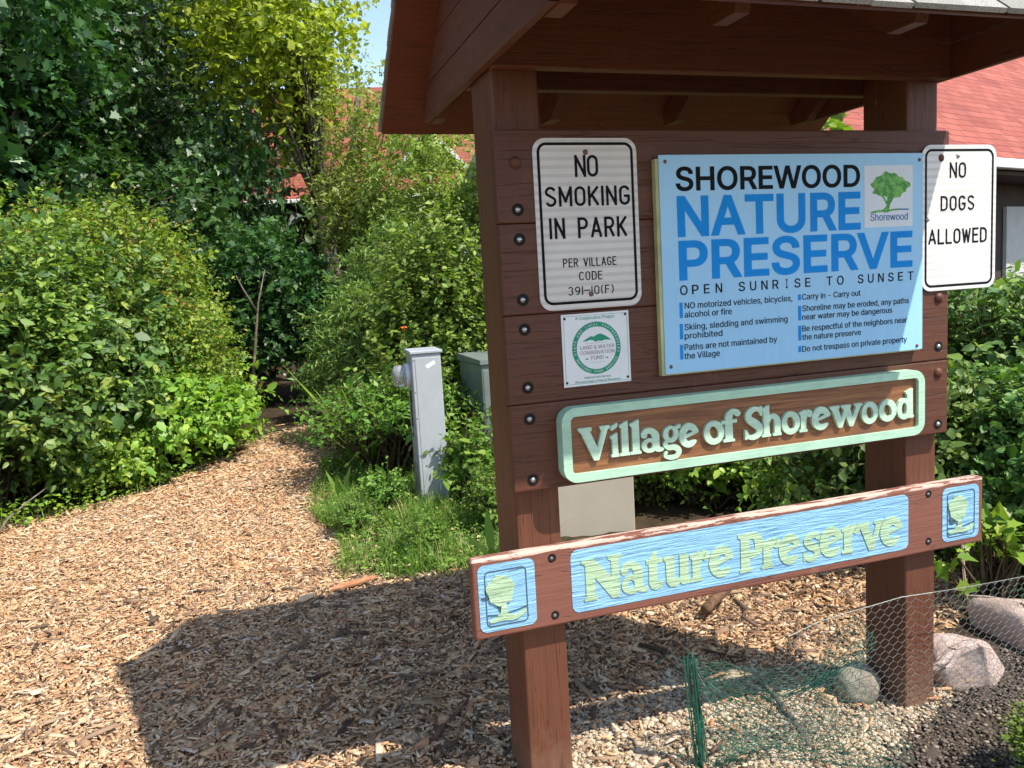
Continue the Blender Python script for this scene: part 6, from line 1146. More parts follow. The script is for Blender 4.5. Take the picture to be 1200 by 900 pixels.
# ------------------------------------------------------------------ chicken wire
m_wire = plain("dull_zinc_wire", (0.20, 0.215, 0.20), 0.5, 0.5, 0.3, 0.2, 60)
m_gwire = plain("green_coated_wire", (0.008, 0.10, 0.062), 0.4, 0.5, 0, 0.3, 30)
def hexnet(fn, u0, u1, v0, v1, cw, ch, r, rng, drop=0.0):
    """hexagonal netting on a surface fn(u,v)->(x,y,z): every strand a thin square tube"""
    E_, row = [], 0
    v = v0
    hs = ch * 0.34
    while v < v1:
        u = u0 + (cw / 2 if row % 2 else 0)
        while u < u1:
            a = (u, v); c_ = (u, v + ch * 0.36)
            E_ += [(a, c_), (c_, (u - cw / 2, v + ch * 0.36 + hs)), (c_, (u + cw / 2, v + ch * 0.36 + hs))]
            u += cw
        v += ch * 0.36 + hs; row += 1
    E_ = [e for e in E_ if rng.uniform() > drop and u0 - cw <= e[1][0] <= u1 + cw]
    A = np.array([fn(*e[0]) for e in E_]); B_ = np.array([fn(*e[1]) for e in E_])
    t = B_ - A; t /= np.linalg.norm(t, axis=1, keepdims=True)
    n1_ = np.cross(t, [0.2, 1, 0.1]); n1_ /= np.linalg.norm(n1_, axis=1, keepdims=True); n2_ = np.cross(t, n1_)
    k = len(A); V = np.zeros((k, 6, 3))
    for i in range(3):
        w = n1_ * math.cos(2.094 * i) + n2_ * math.sin(2.094 * i)
        V[:, i] = A + w * r; V[:, 3 + i] = B_ + w * r
    F = (np.array([[0, 1, 4, 3], [1, 2, 5, 4], [2, 0, 3, 5]])[None] + (np.arange(k) * 6)[:, None, None]).reshape(-1, 4)
    return V.reshape(-1, 3), F
rngw = np.random.default_rng(2)
wf = thing("chicken_wire", "low chicken wire netting across the right post and rocks", "wire fence", (0.42, -0.03, 0.0))
def wire_y(x, z): return -0.028 + 0.012 * math.sin(3 * x + 1) + 0.03 * math.sin(7 * z + 2 * x) * max(0, 1.15 - x) + 0.06 * max(0, 1.0 - x) * math.sin(5 * x) - 0.02 * (x > 1.25) 
def net1(u, v):
    top = np.interp(u, [0.4, 0.6, 0.85, 1.0, 1.25, 1.7, 2.6], [0.34, 0.36, 0.43, 0.45, 0.475, 0.45, 0.42])
    sag = 0.02 * math.sin(9 * u) * (v) * max(0, 1.2 - u)
    z = v / 0.46 * top + sag
    return (u + 0.02 * math.sin(8 * v + 3 * u) * max(0, 1.1 - u), wire_y(u, z), z - 0.01 + gz(u, 0) * 0.6)
V, F = hexnet(net1, 0.72, 2.6, 0.0, 0.46, 0.036, 0.030, 0.00075, rngw)
me = npmesh("netting", V - np.array([0.42, -0.03, 0.0]), F); link("netting", me, m_wire, wf)
# loose crumpled end, green coated, slumped towards the stake
def net2(u, v):
    top = np.interp(u, [0.4, 0.5, 0.7, 0.95, 1.1], [0.36, 0.33, 0.34, 0.40, 0.44])
    z = v / 0.46 * top
    y = -0.05 + 0.05 * math.sin(11 * u + 5 * v) + 0.045 * math.sin(17 * v + 4 * u) - 0.10 * (1 - v / 0.46) * math.sin(3.0 * (u - 0.4))
    return (u + 0.02 * math.sin(19 * v + 7 * u), y, max(0.015, z + 0.025 * math.sin(13 * u + 6 * v)) + gz(u, 0) * .6)
V, F = hexnet(net2, 0.44, 1.02, 0.0, 0.46, 0.034, 0.028, 0.0011, rngw, 0.05)
V2, F2 = hexnet(lambda u, v: (lambda p: (p[0] + 0.012, p[1] + 0.06 + 0.03 * math.sin(9 * u), p[2] * (0.8 + 0.1 * math.sin(6 * u))))(net2(u, v)), 0.46, 0.92, 0.0, 0.46, 0.033, 0.027, 0.0011, rngw, 0.1)
V3, F3 = hexnet(lambda u, v: (u, v, 0.075 + 0.02 * math.sin(23 * u + 9 * v) + 0.015 * math.sin(31 * v)), 0.44, 0.95, -0.42, 0.0, 0.030, 0.028, 0.0008, rngw, 0.12)
Vn = np.concatenate([V, V2, V3]); Fn = np.concatenate([F, F2 + len(V), F3 + len(V) + len(V2)])
link("crumpled_netting", npmesh("crumpled_netting", Vn - np.array([0.42, -0.03, 0.0]), Fn), m_gwire, wf)
sel_pts = [(1.0 * 0.74 + i * 0.11, wire_y(0.74 + i * 0.11, .45), net1(0.74 + i * 0.11, 0.46)[2]) for i in range(17)]
MB().tube(sel_pts, 0.0011, 5).build("edge_wire", m_wire, wf)
# the rolled end: a twisted bundle round a thin stake
mb = MB()
for i in range(16):
    a0 = rngw.uniform(0, 6.28); rr = rngw.uniform(0.006, 0.019); tw = rngw.uniform(-2.5, 2.5)
    mb.tube([(0.432 + rr * math.cos(a0 + tw * t) * (1 + .5 * (1 - t)) - 0.03 * t, -0.035 + rr * math.sin(a0 + tw * t) * (1 + .5 * (1 - t)), 0.0 + 0.40 * t + (0.02 * math.sin(a0) if t > .9 else 0)) for t in np.linspace(0, 1, 9)], 0.0024, 4)
mb.build("rolled_end", m_gwire, wf)
for i in range(26):
    pass
mb = MB()
for i in range(30):
    x0 = 0.405 + rngw.uniform(-.02, .06); z0 = rngw.uniform(0.1, 0.40)
    a = rngw.uniform(0, 6.28); L_ = rngw.uniform(0.03, 0.11)
    mb.tube([(x0, -0.035, z0), (x0 + L_ * .5 * math.cos(a), -0.035 + L_ * .4 * math.sin(a), z0 + rngw.uniform(-.02, .03)), (x0 + L_ * math.cos(a), -0.035 + L_ * .7 * math.sin(a), z0 + rngw.uniform(-.06, .04))], 0.0009, 4)
mb.build("loose_strands", m_gwire, wf)

# ------------------------------------------------------------------ houses with red shingle roofs
m_redroof, nt, b = new_mat("red_roof_shingle", 0.9, 0.2)
tc = N(nt, "ShaderNodeTexCoord")
br = N(nt, "ShaderNodeTexBrick"); br.offset = 0.5
for k_, v_ in (("Scale", 1.0), ("Mortar Size", 0.006), ("Brick Width", 0.30), ("Row Height", 0.13), ("Mortar Smooth", 0.1), ("Bias", 0.0)): br.inputs[k_].default_value = v_
br.inputs["Color1"].default_value = (0.36, 0.11, 0.083, 1); br.inputs["Color2"].default_value = (0.26, 0.073, 0.056, 1); br.inputs["Mortar"].default_value = (0.10, 0.035, 0.03, 1)
nt.links.new(tc.outputs["UV"], br.inputs["Vector"])
n_ = noise(nt, tc.outputs["UV"], 1.3, 6, 0.6)
c = mix(nt, 0.8, br.outputs[0], ramp(nt, n_, [(0.3, (0.75, 0.75, 0.78)), (0.7, (1.15, 1.1, 1.05))]), "MULTIPLY")
n3 = noise(nt, tc.outputs["UV"], 140, 2, 0.6)
c = mix(nt, 0.4, c, ramp(nt, n3, [(0.35, (0.6, 0.6, 0.6)), (0.7, (1.3, 1.3, 1.3))]), "MULTIPLY")
nt.links.new(c, b.inputs["Base Color"])
m_trim = plain("white_trim_paint", (0.75, 0.74, 0.72), 0.5, 0.4, 0, .05)
m_housewall = plain("dark_brown_siding", (0.055, 0.04, 0.033), 0.8, 0.3, 0, .25, 3)
m_stucco = plain("pale_grey_stucco", (0.48, 0.47, 0.45), 0.85, 0.2, 0, .08, 9, 0.3)
m_pane, nt, b = new_mat("window_pane", 0.05, 0.6, (0.02, 0.025, 0.03))

def house(name, label, org, rz, L, D, zeave, pitch, over=0.5, dormer=None, left_over=0.4):
    """eave line along local +x from 0..L, roof rising towards +y; a gabled box with trim, door and windows"""
    t = thing(name, label, "house", (org[0], org[1], 0), rz)
    ridge = zeave + (D / 2 + over) * pitch
    LB(t).box(0, L, 0, D, -0.2, zeave + 0.02).build("wall", m_housewall, t)
    # roof slopes as slabs with uv in metres
    for s in (0, 1):
        y0, y1 = (-over, D / 2) if s == 0 else (D + over, D / 2)
        th = 0.07
        me = bpy.data.meshes.new("roof"); x0, x1 = -left_over, L + left_over
        sl = math.hypot(y1 - y0, ridge - zeave)
        vs = [(x0, y0, zeave), (x1, y0, zeave), (x1, y1, ridge), (x0, y1, ridge), (x0, y0, zeave + th), (x1, y0, zeave + th), (x1, y1, ridge + th), (x0, y1, ridge + th)]
        fs = [(4, 5, 6, 7), (3, 2, 1, 0), (0, 1, 5, 4), (1, 2, 6, 5), (3, 0, 4, 7)]
        me.from_pydata(vs, [], fs); uv = me.uv_layers.new(name="UVMap")
        cc = {4: (0, 0), 5: (x1 - x0, 0), 6: (x1 - x0, sl), 7: (0, sl)}
        for p in me.polygons:
            for li in p.loop_indices:
                vi = me.loops[li].vertex_index; uv.data[li].uv = cc.get(vi, (vs[vi][0], 0.06))
        me.update(); rf = link("roof", me, m_redroof, t)
        LB(t).box(x0, x1, min(y0, y0 + (0.10 if s else -0.10)), max(y0, y0 + (0.10 if s else -0.10)), zeave - 0.05, zeave + 0.045, 0.01).build("gutter", m_trim, t)
    for gx in (0.0, L - 0.06):
        LB(t).prism([(0, zeave), (D, zeave), (D / 2, ridge - 0.06 - over * pitch * 0)], "x", gx, gx + 0.06).build("gable", m_stucco, t)
    for gx in (-left_over - 0.03, L + left_over):
        LB(t).prism([(-over, zeave - 0.09), (-over, zeave + 0.09), (D / 2, ridge + 0.09), (D / 2, ridge - 0.09)], "x", gx, gx + 0.03).prism([(D + over, zeave - 0.09), (D + over, zeave + 0.09), (D / 2, ridge + 0.09), (D / 2, ridge - 0.09)], "x", gx, gx + 0.03).build("barge_board", m_trim, t)
    return t, ridge
hd = math.radians(16)
h1, rg_ = house("house", "house with a large red shingle roof and white gutter behind the kiosk", (4.25, 4.25), hd, 12.6, 5.4, 2.46, 0.86, 0.55)
for x0, x1, z0, z1 in ((3.62, 4.9, 0.2, 2.10), (5.9, 7.0, 0.8, 2.1), (7.2, 9.0, 0.8, 2.1), (0.5, 1.6, 0.8, 2.0)):
    w_ = LB(h1).box(x0, x1, -0.05, -0.003, z0, z1, 0.006).build("wall_panel" if x0 in (3.62, 5.9) else "window", m_stucco if x0 in (3.62, 5.9) else m_trim, h1)
    if x0 not in (3.62, 5.9): LB(h1).box(x0 + .07, x1 - .07, -0.058, -0.052, z0 + .07, z1 - .07).build("pane", m_pane, w_)
LB(h1).box(0.0, 12.6, -0.54, -0.004, 2.36, 2.40).build("soffit", m_housewall, h1)
h2, rg2 = house("house", "farther house whose red roof shows in gaps between the trees left of the kiosk", (-0.4, 18.6), math.radians(-12), 7.0, 7.0, 3.75, 0.85, 0.5)
LB(h2).box(0.8, 1.9, -0.05, -0.003, 1.2, 2.6, 0.01).build("window", m_trim, h2)
LB(h2).box(4.8, 6.4, -0.05, -0.003, 1.2, 2.6, 0.01).build("window", m_trim, h2)
# a cross gable dormer with a white rake
dm = LB(h2).prism([(3.1, 4.0), (5.7, 4.0), (4.4, 5.35)], "y", 0.2, 3.4).build("dormer", m_redroof, h2)
LB(h2).prism([(3.02, 3.98), (3.10, 3.90), (4.4, 5.30), (5.70, 3.90), (5.78, 3.98), (4.4, 5.45)], "y", 0.10, 0.19).build("barge_board", m_trim, dm)

# ------------------------------------------------------------------ foliage
LEAF8 = (np.array([[0, 0, 0], [.30, .30, .05], [.30, 0, 0], [.30, -.30, .05], [.68, .24, .0], [.68, 0, -.04], [.68, -.24, .0], [1, 0, -.12]]),
         np.array([[1, 2, 5, 4], [2, 3, 6, 5]]), np.array([[0, 2, 1], [0, 3, 2], [4, 5, 7], [5, 6, 7]]))
LEAF4 = (np.array([[0, 0, 0], [.42, .34, .08], [1, 0, -.06], [.42, -.34, .08]]), np.zeros((0, 4), int), np.array([[0, 2, 1], [0, 3, 2]]))
LANCE = (np.array([[0, 0, 0], [.4, .13, .02], [1, 0, -.1], [.4, -.13, .02]]), np.zeros((0, 4), int), np.array([[0, 2, 1], [0, 3, 2]]))
_k = [(0, 0), (.10, .16), (-.02, .42), (.30, .30), (.42, .52), (.56, .26), (1.0, 0.02), (.56, -.26), (.42, -.52), (.30, -.30), (-.02, -.42), (.10, -.16)]
MAPLE = (np.array([[a, b_, .05 * abs(b_) - .05 * a * a] for a, b_ in _k] + [[.3, 0, -.02]]), np.zeros((0, 4), int), np.array([[12, (i + 1) % 12, i] for i in range(12)]))

def unit(v): return v / np.maximum(np.linalg.norm(v, axis=-1, keepdims=True), 1e-9)

def leaf_arrays(tpl, P, A, Nn, size, rng, wmul=None):
    T, Q, R_ = tpl
    A = unit(A); B = unit(np.cross(Nn, A)); C_ = np.cross(A, B)
    n, k = len(P), len(T)
    wm = np.ones(n) if wmul is None else wmul
    curl = rng.normal(1.0, 0.8, n)
    V = P[:, None] + size[:, None, None] * (T[None, :, 0:1] * A[:, None] + T[None, :, 1:2] * wm[:, None, None] * B[:, None] + T[None, :, 2:3] * curl[:, None, None] * C_[:, None])
    off = (np.arange(n) * k)[:, None, None]
    return V.reshape(-1, 3), (Q[None] + off).reshape(-1, 4), (R_[None] + off).reshape(-1, 3)

def shoots_leaves(tpl, base, d, L, m, size, rng, droop=0.25, t0=0.1, spread=0.95, outward=None, up=0.7, jit=0.35, gdown=0.2):
    n = len(base); d = unit(d)
    t = t0 + (1 - t0) * (np.arange(m)[None, :] + rng.uniform(0, 1, (n, m))) / m
    P = base[:, None] + d[:, None] * (L[:, None] * t)[..., None]
    P[..., 2] -= droop[:, None] * L[:, None] * t ** 2 if hasattr(droop, "__len__") else droop * L[:, None] * t ** 2
    tan = np.repeat(d[:, None], m, 1).copy(); tan[..., 2] -= 2 * (droop[:, None] if hasattr(droop, "__len__") else droop) * t
    tan = unit(tan)
    r_ = rng.normal(0, 1, (n, m, 3))
    side = unit(np.cross(tan, r_ * 0.55 + np.array([0, 0, 1.0])))
    sg = np.where((np.arange(m)[None, :] + rng.integers(0, 2, (n, 1))) % 2 == 0, 1.0, -1.0)[..., None]
    A = unit(tan * 0.55 + side * sg * spread + rng.normal(0, jit, (n, m, 3)) + np.array([0, 0, -gdown]))
    Nn = np.array([0, 0, up]) + rng.normal(0, 0.45, (n, m, 3)) + (0 if outward is None else outward[:, None] * 0.55)
    Nn = Nn - A * (Nn * A).sum(-1, keepdims=True)
    sz = size * np.exp(rng.normal(0, 0.36, (n, m))) * (0.75 + 0.35 * np.sin(np.pi * np.clip(t, 0, 1)))
    return P.reshape(-1, 3), A.reshape(-1, 3), unit(Nn).reshape(-1, 3), sz.ravel()

def twig_arrays(base, d, L, droop, r0, seg=3):
    n = len(base); d = unit(d); t = np.linspace(0, 1, seg + 1)
    dr = droop[:, None] if hasattr(droop, "__len__") else droop
    P = base[:, None] + d[:, None] * (L[:, None] * t[None])[..., None]
    P[..., 2] -= dr * L[:, None] * t[None] ** 2
    a = unit(np.cross(d, [0.3, 0.2, 0.93])); b_ = np.cross(d, a)
    R_ = r0 * (1 - 0.75 * t)
    V = np.stack([P + (a * math.cos(w) + b_ * math.sin(w))[:, None] * R_[None, :, None] for w in (0, 2.094, 4.189)], 2)   # n,seg+1,3,3
    V = V.reshape(-1, 3)
    f = np.array([[s * 3 + k, s * 3 + (k + 1) % 3, (s + 1) * 3 + (k + 1) % 3, (s + 1) * 3 + k] for s in range(seg) for k in range(3)])
    F = (f[None] + (np.arange(n) * 3 * (seg + 1))[:, None, None]).reshape(-1, 4)
    return V, F

def lumpy(rng, k=9, amp=0.3):
    D = unit(rng.normal(0, 1, (k, 3))); A = rng.uniform(-amp, amp, k)
    return lambda u: 1 + (np.exp(-4 * (1 - u @ D.T)) * A).sum(-1)

def leaf_mat(name, stops, rough=0.42, spec=0.45, trans=0.28, tcol=None):
    m = bpy.data.materials.new(name); m.use_nodes = True
    nt = m.node_tree; b = nt.nodes["Principled BSDF"]; out = nt.nodes["Material Output"]
    b.inputs["Roughness"].default_value = rough; b.inputs["Specular IOR Level"].default_value = spec
    g = N(nt, "ShaderNodeNewGeometry")
    c = ramp(nt, g.outputs["Random Per Island"], stops)
    oi = N(nt, "ShaderNodeObjectInfo")
    hs = N(nt, "ShaderNodeHueSaturation"); nt.links.new(c, hs.inputs["Color"])
    nt.links.new(math_(nt, "ADD", math_(nt, "MULTIPLY", oi.outputs["Random"], 0.03), 0.485), hs.inputs["Hue"])
    nt.links.new(math_(nt, "ADD", math_(nt, "MULTIPLY", oi.outputs["Random"], 0.3), 0.85), hs.inputs["Value"])
    nt.links.new(hs.outputs[0], b.inputs["Base Color"])
    tr = N(nt, "ShaderNodeBsdfTranslucent")
    nt.links.new(mix(nt, 1.0, hs.outputs[0], tcol or (1.5, 1.65, 0.7), "MULTIPLY"), tr.inputs["Color"])
    ms = N(nt, "ShaderNodeMixShader"); ms.inputs[0].default_value = trans
    nt.links.new(b.outputs[0], ms.inputs[1]); nt.links.new(tr.outputs[0], ms.inputs[2]); nt.links.new(ms.outputs[0], out.inputs["Surface"])
    return m

LM = {
    "broad": leaf_mat("broad_leaf", [(0, (0.046, 0.106, 0.024)), (.5, (0.084, 0.174, 0.036)), (.88, (0.162, 0.263, 0.050)), (1, (0.308, 0.362, 0.072))], .48, .35),
    "fine": leaf_mat("yellow_green_leaf", [(0, (0.073, 0.168, 0.021)), (.5, (0.174, 0.278, 0.032)), (.86, (0.291, 0.371, 0.047)), (.965, (0.336, 0.302, 0.058)), (1, (0.314, 0.151, 0.053))], .5, .35, .33),
    "vine": leaf_mat("bright_vine_leaf", [(0, (0.112, 0.213, 0.025)), (.6, (0.189, 0.320, 0.037)), (1, (0.308, 0.400, 0.053))], .45, .4, .33),
    "willow": leaf_mat("grey_green_willow_leaf", [(0, (0.065, 0.157, 0.033)), (.5, (0.137, 0.271, 0.053)), (.9, (0.248, 0.404, 0.088)), (1, (0.352, 0.510, 0.139))], .5, .4, .3),
    "light": leaf_mat("light_fine_leaf", [(0, (.14, .21, .04)), (.5, (.23, .31, .06)), (1, (.36, .41, .11))], .5, .35, .35),
    "glossy": leaf_mat("glossy_oval_leaf", [(0, (0.081, 0.159, 0.025)), (.5, (0.155, 0.263, 0.040)), (1, (0.276, 0.377, 0.069))], .48, .35, .3),
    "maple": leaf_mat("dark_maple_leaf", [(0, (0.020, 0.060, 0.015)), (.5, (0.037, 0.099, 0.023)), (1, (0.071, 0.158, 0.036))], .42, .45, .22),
    "lime": leaf_mat("lime_yellow_leaf", [(0, (.19, .28, .028)), (.5, (.29, .39, .038)), (1, (.42, .49, .07))], .5, .35, .42),
    "hedge": leaf_mat("small_dark_leaf", [(0, (0.050, 0.117, 0.024)), (.5, (0.104, 0.204, 0.041)), (.9, (0.185, 0.298, 0.065)), (1, (0.319, 0.423, 0.103))], .48, .35, .26),
    "herb": leaf_mat("weed_leaf", [(0, (0.060, 0.140, 0.019)), (.5, (0.114, 0.230, 0.029)), (1, (0.202, 0.319, 0.047))], .5, .35, .3),
    "grass": leaf_mat("mixed_grass_blade", [(0, (0.062, 0.139, 0.019)), (.5, (0.123, 0.232, 0.029)), (.88, (0.213, 0.313, 0.053)), (.93, (0.403, 0.348, 0.158)), (1, (0.470, 0.394, 0.200))], .55, .3, .3),
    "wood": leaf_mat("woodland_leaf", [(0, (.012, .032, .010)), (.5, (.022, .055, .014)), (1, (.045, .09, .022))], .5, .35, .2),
    "red": leaf_mat("dry_red_leaf", [(0, (.06, .022, .016)), (.5, (.12, .04, .026)), (1, (.15, .09, .04))], .6, .3, .2),
}
m_stem = plain("brown_green_stem", (0.085, 0.065, 0.035), 0.85, 0.2, 0, .35, 40)
PROTO = {}
def shrub_meshes(key, r, h, nsh, m, size, tpl, mat, L=(.35, .7), droop=.35, seed=1, upb=.45, zlow=-.55, wm=(.8, 1.15), tip=0):
    rng = np.random.default_rng(seed)
    lump = lumpy(rng, 18, 0.62)
    u = unit(rng.normal(0, 1, (nsh * 3, 3))); u = u[u[:, 2] > zlow][:nsh]; n = len(u)
    rad = lump(u) * np.clip(rng.uniform(0, 1, n) ** 0.45, .35, 1) * 0.86
    base = u * rad[:, None] * np.array([r, r, h * .52]); base[:, 2] += h * .47
    base[:, 2] = np.maximum(base[:, 2], .03 + rng.uniform(0, .15, n))
    d = unit(u * np.array([1, 1, .7]) + np.array([0, 0, upb]) + rng.normal(0, .38, (n, 3)))
    Ls = rng.uniform(L[0], L[1], n)
    if tip: # a few long whips sticking out of the top
        k = rng.uniform(0, 1, n) < tip * (u[:, 2] > .2); Ls[k] *= rng.uniform(1.4, 2.3, k.sum()); d[k] = unit(d[k] * .7 + [0, 0, 1.0])
    dr = droop * rng.uniform(.3, 1.5, n)
    P, A, Nn, sz = shoots_leaves(tpl, base - d * Ls[:, None] * .35, d, Ls, m, size, rng, dr, .12, outward=u)
    P[:, 2] = np.maximum(P[:, 2], .012)
    V, Q, T = leaf_arrays(tpl, P, A, Nn, sz, rng, rng.uniform(wm[0], wm[1], len(P)))
    fol = npmesh("foliage", V, Q, T); fol.materials.append(LM[mat])
    V1, F1 = twig_arrays(base - d * Ls[:, None] * .35, d, Ls, dr, .0035)
    ns = 16; tip_i = rng.integers(0, n, ns * 4)
    st = np.stack([rng.normal(0, r * .16, ns * 4), rng.normal(0, r * .16, ns * 4), np.full(ns * 4, -.05)], -1)
    dd = base[tip_i] - st; LL = np.linalg.norm(dd, axis=1)
    V2, F2 = twig_arrays(st, dd, LL, -.0, .011, 4)
    V3 = np.concatenate([V1, V2]); F3 = np.concatenate([F1, F2 + len(V1)])
    stm = npmesh("stems", V3, F3); stm.materials.append(m_stem)
    PROTO[key] = (fol, stm)
    return PROTO[key]

def plant(key, name, label, cat, x, y, s=1.0, rz=0.0, group=None, sz=None):
    t = thing(name, label, cat, (x, y, gz(x, y)), rz, group)
    t.scale = (s, s, sz or s)
    link("foliage", PROTO[key][0], None, t); link("stems", PROTO[key][1], None, t)
    return t

shrub_meshes("broad", 1.0, 2.3, 1500, 11, .074, LEAF8, "broad", (.35, .8), .4, 3, tip=.05)
shrub_meshes("broad_b", 1.0, 2.3, 1500, 11, .070, LEAF8, "broad", (.35, .85), .45, 13, tip=.05)
shrub_meshes("fine", 1.05, 2.8, 2100, 14, .047, LEAF4, "fine", (.3, .8), .35, 5, .6, tip=.16)
shrub_meshes("fine_b", 1.05, 2.8, 2100, 15, .042, LEAF4, "fine", (.3, .8), .35, 15, .6, tip=.16)
shrub_meshes("vine", .62, .9, 650, 10, .062, LEAF8, "vine", (.2, .4), .5, 7, .2, -.3)
shrub_meshes("willow", .85, 2.5, 1700, 18, .066, LANCE, "willow", (.35, .75), .55, 9, .6, wm=(.8, 1.3), tip=.05)
shrub_meshes("willow_b", 1.1, 3.2, 2000, 18, .070, LANCE, "willow", (.4, .85), .6, 19, .6, wm=(.8, 1.3), tip=.05)
shrub_meshes("glossy", .72, 2.6, 1300, 13, .058, LEAF8, "glossy", (.35, .8), .1, 11, .95, tip=.12, wm=(.85, 1.2))
shrub_meshes("hedge", .68, 1.5, 1300, 11, .044, LEAF8, "hedge", (.2, .55), .35, 17, .5, -.95, tip=.06)
shrub_meshes("hedge_b", .68, 1.5, 1300, 11, .047, LEAF8, "hedge", (.2, .55), .35, 27, .5, -.95, tip=.06)
shrub_meshes("herb", .34, .5, 260, 9, .036, LEAF8, "herb", (.15, .32), .3, 23, .8, -.1)
shrub_meshes("herb_b", .34, .5, 300, 11, .030, LANCE, "herb", (.15, .36), .25, 33, .9, -.1, wm=(1.2, 2))
shrub_meshes("seedling", .24, .5, 34, 5, .055, MAPLE, "vine", (.15, .3), .3, 29, .6, -.1)
shrub_meshes("dry", .35, .5, 260, 9, .032, LEAF4, "red", (.15, .35), .3, 31, .7, -.1)

